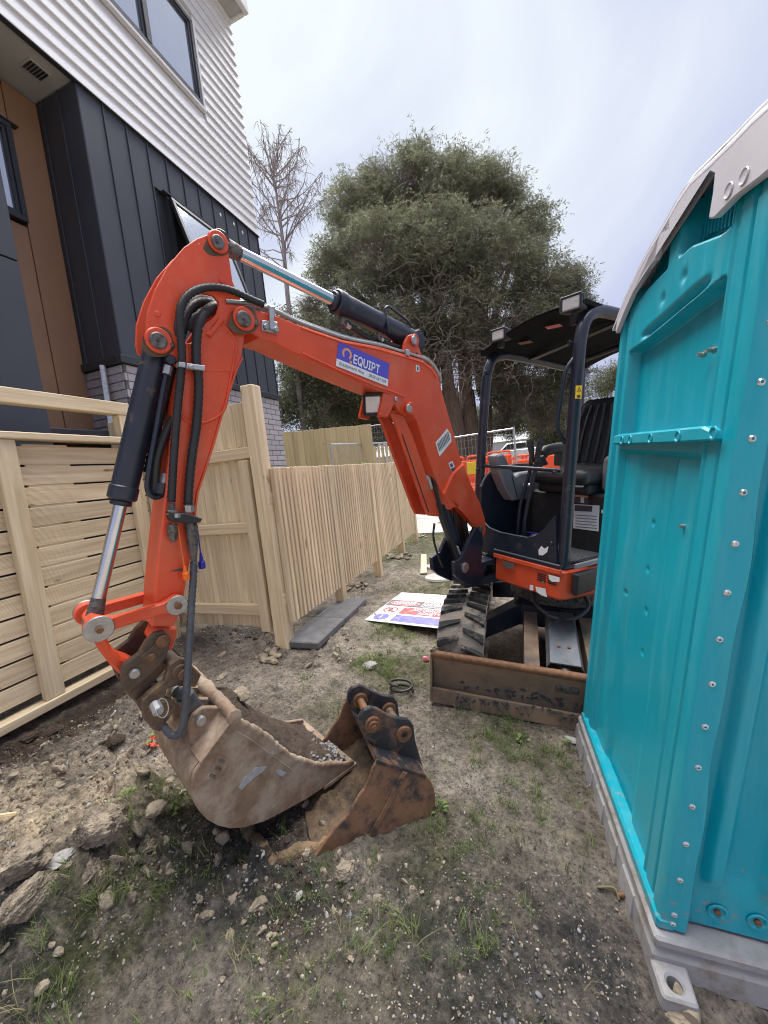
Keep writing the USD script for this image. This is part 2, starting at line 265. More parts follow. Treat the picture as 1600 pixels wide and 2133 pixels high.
M['teal'] = lk('teal_plastic', {'g': ('geometry', {}),
    'n': ('noise_texture', {'scale': 2.2, 'detail': 4.}), 'r': ('rgb_ramp', {'ramp': [(.33, (.0015, .295, .385)), (.67, (.0015, .325, .425))]}),
    'mp': ('mapping', {'scale': (7., 7., .8)}), 'fn': ('noise_texture', {'scale': 1.6, 'detail': 6., 'roughness': .7}), 'fr': ('rgb_ramp', {'ramp': [(.50, (0, 0, 0)), (.75, (.30, .30, .30))]}), 'fm': ('mix', {'mix_type': 'mix', 'color2': (.12, .42, .48)}),
    'mp2': ('mapping', {'scale': (5., 5., 26.), 'rotation': (.5, .2, .1)}), 'cn': ('noise_texture', {'scale': 4., 'detail': 5., 'roughness': .8}), 'cr': ('rgb_ramp', {'ramp': [(.69, (0, 0, 0)), (.73, (.55, .55, .55))]}), 'cm': ('mix', {'mix_type': 'mix', 'color2': (.22, .50, .56)}),
    'xyz': ('separate_xyz', {}), 'hz': ('map_range', {'from_min': -.15, 'from_max': .55, 'to_min': .50, 'to_max': .22, 'clamp': True}), 'mn': ('noise_texture', {'scale': 42., 'detail': 6., 'roughness': .75}), 'sb': ('math', {'math_type': 'subtract'}), 'mr': ('map_range', {'from_min': -.10, 'from_max': .02, 'to_min': .7, 'to_max': 0., 'clamp': True}), 'mm': ('mix', {'mix_type': 'mix', 'color2': (.26, .215, .165)}),
    'bn': ('noise_texture', {'scale': 420., 'detail': 3.}), 'b': ('bump', {'strength': .06, 'distance': .004}), 'rm': ('map_range', {'to_min': .34, 'to_max': 1.2}), 'p': ('principled_bsdf', {'specular_ior_level': .42})},
    [('g.position', 'n.vector'), ('n.fac', 'r.fac'), ('g.position', 'mp.vector'), ('mp.vector', 'fn.vector'), ('fn.fac', 'fr.fac'), ('fr.color', 'fm.fac'), ('r.color', 'fm.color1'), ('g.position', 'mp2.vector'), ('mp2.vector', 'cn.vector'), ('cn.fac', 'cr.fac'), ('cr.color', 'cm.fac'), ('fm.color', 'cm.color1'),
     ('g.position', 'xyz.vector'), ('xyz.z', 'hz.value'), ('g.position', 'mn.vector'), ('mn.fac', 'sb.value1'), ('hz.result', 'sb.value2'), ('sb.value', 'mr.value'), ('mr.result', 'mm.fac'), ('cm.color', 'mm.color1'), ('mm.color', 'p.base_color'), ('fr.color', 'rm.value'), ('rm.result', 'p.roughness'), ('g.position', 'bn.vector'), ('bn.fac', 'b.height'), ('b.normal', 'p.normal')], 'p.BSDF')
M['skid'] = mat('grey_skid_plastic', (.30, .30, .31), (.22, .22, .225), rough=.5, scale=11, dirt=(.17, .14, .11), dirt_amt=.44, dscale=9, bump=.15, bscale=120)
M['roofgrey'] = mat('pale_grey_roof_plastic', (.52, .51, .55), (.47, .46, .50), rough=.42, scale=5, bump=.05, bscale=300)
M['rivet'] = mat('aluminium_rivet', (.75, .75, .74), (.55, .55, .54), rough=.3, metal=.9, scale=90)
M['board'] = mat('white_weatherboard', (.67, .67, .685), (.62, .62, .635), rough=.5, scale=1.5, bump=.03, bscale=90, vary=.03)
M['clad'] = mat('charcoal_cladding', (.043, .048, .060), (.035, .039, .050), rough=.42, scale=1.2, bump=.03, bscale=200, vary=.06, spec=.5)
M['cladside'] = M['clad']
M['brown'] = mat('brown_cladding', (.31, .18, .10), (.27, .155, .088), rough=.5, scale=1.5, bump=.03, bscale=200, vary=.05)
M['soffit'] = mat('grey_soffit', (.42, .42, .41), (.38, .38, .37), rough=.7, scale=2)
M['brick'] = mat('pale_grey_brick', (.42, .40, .42), (.33, .315, .33), rough=.8, scale=30, bump=.25, bscale=180, vary=.10)
M['mortar'] = mat('grey_mortar', (.17, .165, .165), (.13, .125, .125), rough=.9, scale=60)
M['frame'] = mat('black_window_frame', (.022, .024, .028), (.028, .030, .034), rough=.4, scale=3)
M['galv'] = mat('galvanised_steel', (.50, .51, .52), (.36, .37, .38), rough=.45, metal=.7, scale=30)
M['pine_z'] = wood('pine_upright', 2, (.54, .415, .245), (.78, .665, .46))
M['pine_y'] = wood('pine_lengthwise', 1, (.55, .425, .255), (.80, .68, .48))
M['pine_x'] = wood('pine_crosswise', 0, (.54, .415, .245), (.77, .65, .445))
M['slat'] = wood('pale_batten', 2, (.55, .415, .255), (.80, .67, .47), vary=.14)
M['slatside'] = M['slat']
M['deck'] = wood('grooved_decking', 1, (.56, .44, .275), (.80, .68, .48), vary=.08)
M['oldpine'] = wood('treated_pine_paling', 2, (.47, .365, .20), (.62, .50, .29), vary=.10)
M['sleeper'] = mat('dark_wet_concrete_paver', (.085, .088, .095), (.14, .14, .145), rough=.5, scale=12, bump=.2, bscale=80)
M['concrete'] = mat('pale_concrete', (.40, .385, .36), (.33, .315, .295), rough=.85, scale=4, bump=.2, bscale=70)
M['stone'] = mat('grey_stepping_stone', (.42, .40, .37), (.30, .285, .265), rough=.85, scale=14, bump=.4, bscale=70)
M['hose'] = mat('black_hose', (.012, .012, .013), (.018, .018, .018), rough=.5, scale=50, dirt=(.07, .06, .05), dirt_amt=.25, dscale=20)
M['greyhose'] = mat('grey_spiral_hose', (.045, .05, .06), (.075, .08, .09), rough=.5, scale=40, dirt=(.14, .11, .08), dirt_amt=.35, dscale=18)
M['white'] = mat('white_label', (.78, .78, .78), (.70, .70, .70), rough=.45, scale=30)
M['signwhite'] = mat('dirty_white_sign_board', (.74, .74, .75), (.66, .66, .66), rough=.45, scale=8, dirt=(.30, .26, .22), dirt_amt=.36, dscale=12)
M['blue'] = mat('violet_blue_print', (.085, .075, .52), (.08, .07, .48), rough=.4, scale=9)
M['peach'] = mat('peach_print', (.80, .33, .16), (.76, .31, .15), rough=.4)
M['ink'] = mat('dark_print', (.055, .055, .075), (.07, .07, .09), rough=.5)
M['red'] = mat('red_print', (.50, .09, .10), (.45, .08, .09), rough=.5, scale=14, dirt=(.58, .40, .38), dirt_amt=.40, dscale=20)
M['signgrey'] = mat('grey_print', (.13, .12, .13), (.17, .16, .17), rough=.5, scale=14, dirt=(.5, .48, .47), dirt_amt=.3, dscale=20)
M['signblue'] = mat('faded_blue_print', (.16, .15, .42), (.20, .19, .45), rough=.5, scale=14, dirt=(.5, .48, .58), dirt_amt=.36, dscale=25)
M['yellow'] = mat('yellow_label', (.75, .55, .03), (.70, .52, .03), rough=.45)
M['greyplast'] = mat('grey_console_plastic', (.21, .215, .225), (.17, .175, .185), rough=.55, scale=6, bump=.1, bscale=300, dirt=(.30, .28, .25), dirt_amt=.28, dscale=9)
M['bluecap'] = mat('blue_cap', (.012, .022, .30), (.012, .02, .26), rough=.45)
M['orangecap'] = mat('bright_orange_cap', (.85, .16, .012), (.80, .15, .012), rough=.45)
M['barrier'] = mat('orange_barrier_plastic', (.78, .085, .014), (.70, .075, .013), rough=.5, scale=3)
M['lens'] = lk('lamp_lens', {'p': ('principled_bsdf', {'base_color': (.62, .60, .57), 'roughness': .22, 'metallic': .15, 'coat_weight': .6}), 'g': ('geometry', {}), 'w': ('noise_texture', {'scale': 22., 'detail': 2.}), 'b': ('bump', {'strength': .6, 'distance': .01})}, [('g.position', 'w.vector'), ('w.fac', 'b.height'), ('b.normal', 'p.normal')], 'p.BSDF')
M['glass'] = lk('window_glass', {'f': ('fresnel', {'IOR': 1.7}), 't': ('principled_bsdf', {'base_color': (.16, .18, .21), 'roughness': .12}), 'gl': ('glossy_bsdf', {'color': (.92, .95, 1.), 'roughness': .015}), 'm': ('mix_closure', {}), 'mf': ('map_range', {'to_min': .34, 'to_max': 1.0})},
                 [('f.fac', 'mf.value'), ('mf.result', 'm.fac'), ('t.BSDF', 'm.closure1'), ('gl.BSDF', 'm.closure2')], 'm.closure')
M['paneglass'] = lk('clear_pane', {'f': ('fresnel', {'IOR': 1.5}), 't': ('transparent_bsdf', {'color': (.75, .8, .82)}), 'gl': ('glossy_bsdf', {'color': (.9, .92, .95), 'roughness': .02}), 'm': ('mix_closure', {})}, [('f.fac', 'm.fac'), ('t.BSDF', 'm.closure1'), ('gl.BSDF', 'm.closure2')], 'm.closure')
M['clay'] = mat('clay_clod', (.24, .195, .145), (.42, .35, .255), rough=.95, scale=16, bump=1., bscale=60, bdist=.02, detail=9., dirt=(.10, .085, .068), dirt_amt=.47, dscale=14)
M['rockgrey'] = mat('grey_rock', (.24, .235, .23), (.34, .33, .31), rough=.85, scale=15, bump=.5, bscale=60, detail=7., dirt=(.16, .125, .09), dirt_amt=.4, dscale=18)
M['rocktan'] = mat('tan_rock', (.30, .25, .18), (.23, .19, .14), rough=.9, scale=18, bump=.5, bscale=60, detail=7., dirt=(.12, .09, .065), dirt_amt=.4, dscale=16)
M['soil'] = mat('dark_brown_soil', (.060, .041, .029), (.098, .068, .048), rough=.97, scale=25, bump=1., bscale=85, bdist=.02, detail=9.)
M['gravelsoil'] = mat('grey_gravel', (.10, .10, .105), (.32, .32, .33), rough=.85, scale=90, bump=.9, bscale=120, bdist=.012)
M['bark'] = mat('pale_papery_bark', (.26, .20, .15), (.12, .09, .066), rough=.95, scale=6, stretch=(5, 5, .7), bump=1., bscale=5, bdist=.05, detail=8.)
M['twig'] = mat('grey_brown_twigs', (.17, .14, .115), (.11, .09, .072), rough=.95, scale=5)
M['baretwig'] = mat('mauve_grey_bare_twigs', (.30, .255, .25), (.21, .18, .175), rough=.95, scale=5)
def leafm(name, c0, c1, tr=.35):
    return lk(name, {'oi': ('object_info', {}), 'g': ('geometry', {}), 'n': ('noise_texture', {'scale': 1.1, 'detail': 3.}), 'a': ('math', {'math_type': 'add'}), 'h': ('math', {'math_type': 'multiply', 'value2': .5}), 'r': ('rgb_ramp', {'ramp': [(.3, c0), (.7, c1)]}),
        'd': ('principled_bsdf', {'roughness': .6, 'specular_ior_level': .3}), 't': ('translucent_bsdf', {}), 'm': ('mix_closure', {'fac': tr})},
        [('g.position', 'n.vector'), ('n.fac', 'a.value1'), ('oi.random', 'a.value2'), ('a.value', 'h.value1'), ('h.value', 'r.fac'), ('r.color', 'd.base_color'), ('r.color', 't.color'), ('d.BSDF', 'm.closure1'), ('t.BSDF', 'm.closure2')], 'm.closure')
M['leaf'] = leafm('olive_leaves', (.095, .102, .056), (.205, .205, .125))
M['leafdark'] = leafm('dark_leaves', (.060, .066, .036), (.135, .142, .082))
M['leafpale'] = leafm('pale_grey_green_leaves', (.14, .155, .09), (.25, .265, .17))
M['grass'] = leafm('grass_blades', (.075, .12, .032), (.20, .26, .085), .3)
M['drygrass'] = leafm('dry_grass', (.17, .15, .075), (.28, .25, .14), .25)
M['carwhite'] = mat('white_car_paint', (.72, .73, .75), (.70, .71, .73), rough=.25, coat=.5)
M['carglass'] = mat('car_glass', (.03, .035, .04), (.05, .055, .06), rough=.08)
M['cargrey'] = mat('silver_car_paint', (.33, .35, .38), (.30, .32, .35), rough=.28, coat=.5)
M['roadtop'] = mat('asphalt', (.055, .055, .057), (.075, .074, .073), rough=.85, scale=20, bump=.3, bscale=150)
M['pink'] = mat('pink_plastic', (.72, .22, .27), (.66, .2, .25), rough=.4)
M['petal'] = mat('red_petals', (.55, .05, .02), (.62, .09, .03), rough=.6)
M['farwall'] = mat('white_house_wall', (.62, .62, .61), (.56, .56, .55), rough=.8)
M['farroof'] = mat('grey_house_roof', (.34, .35, .36), (.29, .30, .31), rough=.7)
# ------------------------------------------------------------------ ground: one sheet, finely modelled near the camera, out to the horizon
def gp(px, py, z=-.07): return onz(px, py, z)[:2]
def sstep(x, a, b): t = np.clip((x - a) / (b - a), 0, 1); return t * t * (3 - 2 * t)
def blob(x, y, c, r, st=1.): return np.exp(-(((x - c[0]) ** 2 + ((y - c[1]) / st) ** 2) / r ** 2))
CLAY = [(gp(190, 1830), .30), (gp(60, 1800), .30), (gp(250, 1760), .16), (gp(120, 1900), .22), (gp(20, 1960), .18)]
CLOD = [(gp(250, 1620), .34), (gp(330, 1560), .22), (gp(120, 1650), .3), (gp(300, 1700), .2), (gp(330, 1850), .16), (gp(560, 1840), .16), (gp(780, 1270), .3), (gp(740, 1215), .18), (gp(825, 1150), .25), (gp(600, 1370), .22), (gp(690, 1370), .2), (gp(540, 1870), .14), (gp(740, 1820), .14)]
GRASS = [(gp(800, 1400), .22, 1.), (gp(870, 1390), .20, 1.), (gp(680, 1490), .16, .6), (gp(830, 1320), .28, .9), (gp(1060, 1520), .17, .8), (gp(960, 1480), .16, .35), (gp(780, 1180), .30, .8), (gp(860, 1130), .45, .8), (gp(910, 1230), .40, .9), (gp(180, 2040), .17, .75), (gp(250, 1985), .12, .7), (gp(400, 1680), .14, .9), (gp(380, 1740), .13, .9), (gp(880, 1790), .13, .7), (gp(920, 1690), .10, .8), (gp(460, 1800), .10, .35), (gp(640, 1980), .25, .16), (gp(900, 1950), .28, .16), (gp(500, 2040), .25, .18), (gp(1100, 1650), .25, .14), (gp(1000, 1800), .25, .14), (gp(1150, 1560), .1, .4), (gp(330, 1930), .12, .4), (gp(840, 2080), .18, .22)]
SOIL = [(gp(60, 1580, 0.), .26), (gp(180, 1500, 0.), .26), (gp(270, 1440, 0.), .24), (gp(-60, 1640, 0.), .26), (gp(1060, 1380, -.15), .35), (gp(1130, 1340, -.18), .4), (gp(560, 1730), .20), (gp(540, 1330, 0.), .2), (gp(430, 1340, 0), .25), (gp(620, 1880), .12)]
TAR = [(gp(80, 2090), .16), (gp(0, 2110), .2), (gp(500, 1750), .14), (gp(440, 1850), .16), (gp(540, 1890), .16), (gp(350, 1800), .14), (gp(190, 1710), .12), (gp(640, 1870), .12), (gp(480, 1330, 0), .3), (gp(680, 1300), .3), (gp(1000, 2080), .25), (gp(1250, 2000, -.2), .2), (gp(900, 1850), .2)]
def street(y): return .80 * sstep(y, 7.0, 13.0) + .15 * sstep(y, 13.0, 18.0)
def base_z(x, y):
    xs = np.clip(x, -1.7, 1.9)
    z = -.157 - .11 * xs
    k = sstep(y, 4.2, 7.0); z = z * (1 - k) + .05 * k + street(y)
    z = z + .07 * sstep(-x, 1.8, 2.9) * (1 - sstep(y, 2.5, 4)) * 1.0
    return z
def ground_z(x, y, fine=True):
    x, y = np.asarray(x, float), np.asarray(y, float); z = base_z(x, y)
    near = np.exp(-np.maximum(np.hypot(x + .5, y - 2) - 3.5, 0) / 2.5) * .95 + .05
    P = np.stack([x, y, np.zeros_like(x)], -1)
    z = z + near * ((meshkit.fbm(P * 1.7 + 3.1, 3, 5) - .5) * .075)
    tr = np.exp(-((x + 2.82) / .22) ** 2) * sstep(y, -.5, .6) * (1 - sstep(y, 2.15, 2.4)); z = z - .10 * tr
    z = z - .05 * blob(x, y, (-2.5, 2.45), .35)
    z = z + .05 * np.exp(-((x + 2.35) / .25) ** 2) * (1 - sstep(y, 1.6, 2.2))
    clay = sum(blob(x, y, c, r) for c, r in CLAY); clod = sum(blob(x, y, c, r) for c, r in CLOD)
    z = z + .13 * np.minimum(clay, 1.2)
    if fine:
        rough = np.clip(.30 + .9 * np.minimum(clod, 1.2) + .45 * np.minimum(clay, 1), 0, 1.6) * near
        b1 = np.abs(meshkit.fbm(P * 7 + 1.7, 3, 9) - .5); b2 = meshkit.fbm(P * 16 + 9.2, 3, 12) - .5; b3 = meshkit.noise(P * 48 + 2.2, 21) - .5
        lump = np.maximum(meshkit.fbm(P * 11 + 4.4, 2, 31) - .52, 0)
        b4 = meshkit.noise(P * 95 + 5.1, 33) - .5; pit = np.maximum(.36 - meshkit.fbm(P * 22 + 6.6, 2, 44), 0)
        z = z + rough * ((.12 - b1) * .10 + b2 * .055 + lump * .20) + near * (b3 * .011 + b4 * .007 - pit * .10)
        cl2 = np.clip(clay, 0, 1); w = meshkit.fbm(P * 5.5 + 8, 3, 40); z = z + cl2 * (np.floor(w * 7) / 7 - .5) * .16
    return z
def grow(a, b, h0, g, hmax):
    out, x, h = [a], a, h0
    while x < b: h = min(h * g, hmax); x += h; out.append(x)
    return out
H0 = .0105
gx = np.array([-q for q in grow(3.1, 700, H0, 1.16, 90)][::-1] + list(np.arange(-3.1 + H0, 1.0, H0)) + grow(1.0, 700, H0, 1.16, 90))
gy = np.array([-q for q in grow(-.25, 60, .03, 1.3, 30)][::-1] + list(np.arange(.25 + H0, 2.4, H0)) + grow(2.4, 900, H0, 1.022, 90))
GX, GY = np.meshgrid(gx, gy, indexing='ij'); GZ = ground_z(GX, GY)
nx_, ny_ = GX.shape; ii = np.arange(nx_ * ny_).reshape(nx_, ny_)
gf = np.stack([ii[:-1, :-1], ii[1:, :-1], ii[1:, 1:], ii[:-1, 1:]], -1).reshape(-1, 4); gf = np.vstack([gf[:, [0, 1, 2]], gf[:, [0, 2, 3]]])
M['ground'] = lk('churned_ground', {
    'g': ('geometry', {}), 'mk': ('attribute', {'attribute': 'mask'}), 'ms': ('separate_color', {}), 'mk2': ('attribute', {'attribute': 'mask2'}), 'ms2': ('separate_color', {}),
    'n1': ('noise_texture', {'scale': 2.3, 'detail': 8., 'roughness': .62}), 'r1': ('rgb_ramp', {'ramp': [(.30, (.125, .102, .080)), (.45, (.222, .190, .156)), (.57, (.31, .27, .224)), (.72, (.44, .395, .335))]}),
    'n2': ('noise_texture', {'scale': 17., 'detail': 8., 'roughness': .75}), 'r2': ('rgb_ramp', {'ramp': [(.36, (.36, .36, .37)), (.49, (.92, .91, .90)), (.64, (1.40, 1.36, 1.30))]}), 'm2': ('mix', {'mix_type': 'multiply', 'fac': .85}),
    'n3': ('noise_texture', {'scale': 60., 'detail': 5., 'roughness': .78}), 'r3': ('rgb_ramp', {'ramp': [(.36, (.16, .16, .17)), (.45, (.80, .80, .80)), (.52, (1.05, 1.05, 1.05)), (.64, (1.42, 1.40, 1.36))]}), 'm3': ('mix', {'mix_type': 'multiply', 'fac': .8}),
    'v': ('voronoi_texture', {'scale': 55.}), 'vr': ('rgb_ramp', {'ramp': [(.0, (1, 1, 1)), (.10, (1, 1, 1)), (.16, (0, 0, 0))]}), 'vc': ('rgb_ramp', {'ramp': [(.2, (.05, .05, .055)), (.5, (.22, .19, .15)), (.8, (.42, .37, .29))]}), 'vb': ('rgb_to_bw', {}), 'm4': ('mix', {'mix_type': 'mix'}), 'vf': ('math', {'math_type': 'multiply', 'value2': .75}),
    'soil': ('mix', {'mix_type': 'mix', 'color2': (.060, .040, .027)}), 'tar': ('mix', {'mix_type': 'mix', 'color2': (.055, .053, .054)}), 'clay': ('mix', {'mix_type': 'mix', 'color2': (.55, .46, .33)}), 'gr': ('mix', {'mix_type': 'mix', 'color2': (.085, .088, .040)}),
    'nb': ('noise_texture', {'scale': 13., 'detail': 8., 'roughness': .78}), 'br': ('map_range', {'from_min': .33, 'from_max': .52, 'clamp': True}),
    'f1': ('math', {'math_type': 'multiply'}), 'f2': ('math', {'math_type': 'multiply'}), 'f3': ('math', {'math_type': 'multiply'}), 'f4': ('math', {'math_type': 'multiply'}),
    'bn': ('noise_texture', {'scale': 42., 'detail': 9., 'roughness': .78}), 'b': ('bump', {'strength': 1., 'distance': .035}), 'rr': ('map_range', {'from_min': .3, 'from_max': .7, 'to_min': .98, 'to_max': .66}),
    'p': ('principled_bsdf', {'roughness': .9, 'specular_ior_level': .35})},
    [('g.position', 'n1.vector'), ('g.position', 'n2.vector'), ('g.position', 'n3.vector'), ('g.position', 'v.vector'), ('g.position', 'nb.vector'), ('g.position', 'bn.vector'), ('mk.color', 'ms.color'), ('mk2.color', 'ms2.color'),
     ('n1.fac', 'r1.fac'), ('r1.color', 'clay.color1'), ('nb.fac', 'br.value'), ('ms.r', 'f1.value1'), ('br.result', 'f1.value2'), ('f1.value', 'clay.fac'),
     ('clay.color', 'soil.color1'), ('ms.g', 'soil.fac'), ('soil.color', 'tar.color1'), ('ms.b', 'f2.value1'), ('br.result', 'f2.value2'), ('f2.value', 'tar.fac'),
     ('tar.color', 'gr.color1'), ('ms2.r', 'f3.value1'), ('br.result', 'f3.value2'), ('f3.value', 'gr.fac'),
     ('gr.color', 'm2.color1'), ('n2.fac', 'r2.fac'), ('r2.color', 'm2.color2'), ('m2.color', 'm3.color1'), ('n3.fac', 'r3.fac'), ('r3.color', 'm3.color2'),
     ('v.distance', 'vr.fac'), ('v.color', 'vb.color'), ('vb.val', 'vc.fac'), ('vr.color', 'vf.value1'), ('vf.value', 'm4.fac'), ('m3.color', 'm4.color1'), ('vc.color', 'm4.color2'),
     ('bn.fac', 'b.height'), ('b.normal', 'p.normal'), ('n1.fac', 'rr.value'), ('rr.result', 'p.roughness'), ('m4.color', 'p.base_color')], 'p.BSDF')
gpath = obj('ground', (np.stack([GX, GY, GZ], -1).reshape(-1, 3), gf), M['ground'], kind='structure', smooth=True)
def mask_of(lst, x, y):
    return np.clip(sum(blob(x, y, q[0], q[1]) * (q[2] if len(q) > 2 else 1.) for q in lst), 0, 1)
far_g = sstep(GY, 4.5, 6) * .9
mk = np.stack([mask_of(CLAY, GX, GY), mask_of(SOIL, GX, GY), mask_of(TAR, GX, GY)], -1).reshape(-1, 3)
mk2 = np.stack([np.clip(mask_of(GRASS, GX, GY) + far_g, 0, 1)] * 3, -1).reshape(-1, 3)
for nm, a in (('mask', mk), ('mask2', mk2)):
    UsdGeom.PrimvarsAPI(stage.GetPrimAtPath(gpath)).CreatePrimvar(nm, Sdf.ValueTypeNames.Color3fArray, 'vertex').Set(Vt.Vec3fArray.FromNumpy(a.astype(np.float32)))

# footpath and road beyond the fence
def slab(name, x0, x1, y0, y1, z, t, m, b=.01): return obj(name, box(x0, x1, y0, y1, z - t, z, b), m, kind='structure')
for xa, xb in ((-3.2, -1.45), (-1.44, 1.0)):
    for ya, yb in ((7.35, 8.55), (8.56, 9.75), (9.76, 11.0)):
        obj('footpath', hull([V3(x, y, .055 + float(street(np.array(y))) + d) for x in (xa, xb) for y in (ya, yb) for d in (-.15, .045)]), M['concrete'], kind='structure')
ZR = .05 + .95
slab('footpath', -14, 14, 11.02, 12.5, .05 + float(street(np.array(12.2))) + .03, .18, M['concrete'])
slab('kerb', -60, 60, 13.6, 13.75, .05 + .80 + .05, .2, M['concrete'])
slab('road', -200, 200, 13.76, 44.0, ZR - .04, .3, M['roadtop'])
slab('kerb', -60, 60, 44.01, 44.16, ZR + .10, .2, M['concrete'])

# ------------------------------------------------------------------ house
HX = -3.8; HY1 = 5.90; HC = 3.09
house = thing('townhouse', 'two storey townhouse with white weatherboards above charcoal vertical cladding', 'house', (HX, HY1, 0))
BZ0, BZ1, CZ1, EZ = .1, 2.80, 5.50, 8.68
T = 2.88     # top of the flashing
# brick base with single bricks
wall = obj('brick_wall', [box(-9., HX - .012, HC + .012, HY1 - .012, -.2, BZ1)], M['mortar'], house)
BL, BH, J = .230, .076, .010
def bricks(axis, c, a0, a1, sgn, z0, z1):
    rows = int(round((z1 - z0) / (BH + J)))
    for r in range(rows):
        z = z1 - (r + 1) * (BH + J) + J / 2
        a = a0 - (BL + J) / 2 * (r % 2)
        while a < a1 - .02:
            s, e = max(a, a0), min(a + BL, a1); a += BL + J
            if e - s < .03: continue
            d = rng.uniform(-.0015, .0015)
            if axis == 'x': m = box(c - .03, c + d, s, e, z, z + BH, .004)
            else: m = box(s, e, c - d, c + .03, z, z + BH, .004)
            obj('brick', m, M['brick'], wall)
bricks('x', HX, HC + .035, HY1, 1, 1.42, BZ1)
bricks('y', HC, -4.55, HX, 1, 2.10, BZ1)
# flashing at the foot of the cladding
obj('flashing', [box(HX - .01, HX + .035, HC - .04, HY1 + .045, BZ1 + .003, BZ1 + .085, .006), box(-4.62, HX - .011, HC - .035, HC + .01, BZ1 + .003, BZ1 + .085, .006)], M['frame'], house)
# charcoal cladding: upright boards with a rib at each joint
cw = obj('cladding_wall', box(-9., HX - .03, HC + .03, HY1 - .03, BZ1 + .004, CZ1 - .004), M['frame'], house)
pitch_c = (HY1 - HC) / 11.
WIN = (4.02, 5.02, 3.95, 4.98)      # awning window y0 y1 z0 z1
for i in range(11):
    y0, y1 = HC + i * pitch_c, HC + (i + 1) * pitch_c; zz = [(BZ1 + .086, CZ1)]
    if y1 > WIN[0] and y0 < WIN[1]: zz = [(BZ1 + .086, WIN[2] - .02), (WIN[3] + .02, CZ1)]
    for a, b_ in zz:
        obj('cladding_board', [box(HX - .028, HX, y0 + .006, y1 - .010, a, b_, .003), box(HX - .028, HX + .014, y1 - .009, y1 + .005, a, b_, .003)], M['clad'], cw)
for i in range(3):
    x1 = HX - .004 - i * .26; obj('cladding_board', [box(x1 - .25, x1, HC, HC + .028, BZ1 + .086, CZ1 - .02, .003), box(x1 - .258, x1 - .247, HC - .012, HC + .028, BZ1 + .086, CZ1 - .02, .003)], M['clad'], cw)
# weatherboards
ww = obj('upper_wall', box(-9., HX - .02, -6., HY1 - .02, CZ1 + .004, EZ), M['board'], house)
UW = (2.55, 4.93, 6.66, 7.72)       # upper window y0 y1 z0 z1
pb = .150; k = 0
z = CZ1 - .03
while z < EZ - .02:
    segs = [(-6., HY1 + .012)]
    if z + pb > UW[2] - .06 and z < UW[3] + .06: segs = [(-6., UW[0] - .05), (UW[1] + .05, HY1 + .012)]
    for a, b_ in segs:
        q = np.array([[HX + .026, z], [HX + .030, z + .006], [HX + .002, z + pb + .012], [HX - .018, z + pb + .012], [HX - .018, z]])
        rings = [np.stack([q[:, 0], np.full(5, yy), q[:, 1]], 1) for yy in (a, b_)]
        obj('weatherboard', loft(rings), M['board'], ww)
    z += pb
obj('base_trim', box(HX - .02, HX + .034, -6, HY1 + .02, CZ1 - .045, CZ1 - .032, .003), M['frame'], house)
# end return of weatherboards is a plain corner stop
obj('corner_stop', box(HX - .02, HX + .012, HY1 - .019, HY1 + .006, CZ1 - .02, EZ), M['board'], house)
ev = obj('eave', [box(-9., HX + .26, -6, HY1 + .0, EZ + .002, EZ + .03)], M['soffit'], house)
obj('gutter', [box(HX + .261, HX + .34, -6, HY1 + .05, EZ - .04, EZ + .13, .012), box(-9, HX + .26, HY1 + .001, HY1 + .05, EZ - .04, EZ + .13, .012)], M['board'], house)
# upper window
def window(y0, y1, z0, z1, x, mull, parent, fr=.05):
    w = obj('window', [box(x - .05, x + .045, y0, y1, z0, z0 + fr, .004), box(x - .05, x + .045, y0, y1, z1 - fr, z1, .004), box(x - .05, x + .045, y0, y0 + fr, z0 + fr, z1 - fr, .004), box(x - .05, x + .045, y1 - fr, y1, z0 + fr, z1 - fr, .004)]
            + [box(x - .05, x + .05, m - fr * .6, m + fr * .6, z0 + fr, z1 - fr, .004) for m in mull], M['frame'], parent)
    e = [y0 + fr] + [v for m in mull for v in (m - fr * .6, m + fr * .6)] + [y1 - fr]
    for i in range(0, len(e), 2):
        obj('sash', [box(x - .02, x + .03, e[i], e[i + 1], z0 + fr, z0 + fr + .03), box(x - .02, x + .03, e[i], e[i] + .03, z0 + fr + .03, z1 - fr), box(x - .02, x + .03, e[i + 1] - .03, e[i + 1], z0 + fr + .03, z1 - fr), box(x - .02, x + .03, e[i] + .03, e[i + 1] - .03, z1 - fr - .03, z1 - fr)], M['frame'], w)
        obj('pane', box(x - .004, x + .004, e[i] + .03, e[i + 1] - .03, z0 + fr + .03, z1 - fr - .03), M['glass'], w)
    return w
w = window(UW[0], UW[1], UW[2], UW[3], HX, [4.10], house)
obj('window_trim', [box(HX - .01, HX + .05, UW[0] - .045, UW[1] + .045, UW[2] - .045, UW[2] - .004, .004), box(HX - .01, HX + .048, UW[1] + .003, UW[1] + .04, UW[2] - .003, UW[3] + .045, .004)], M['board'], w)
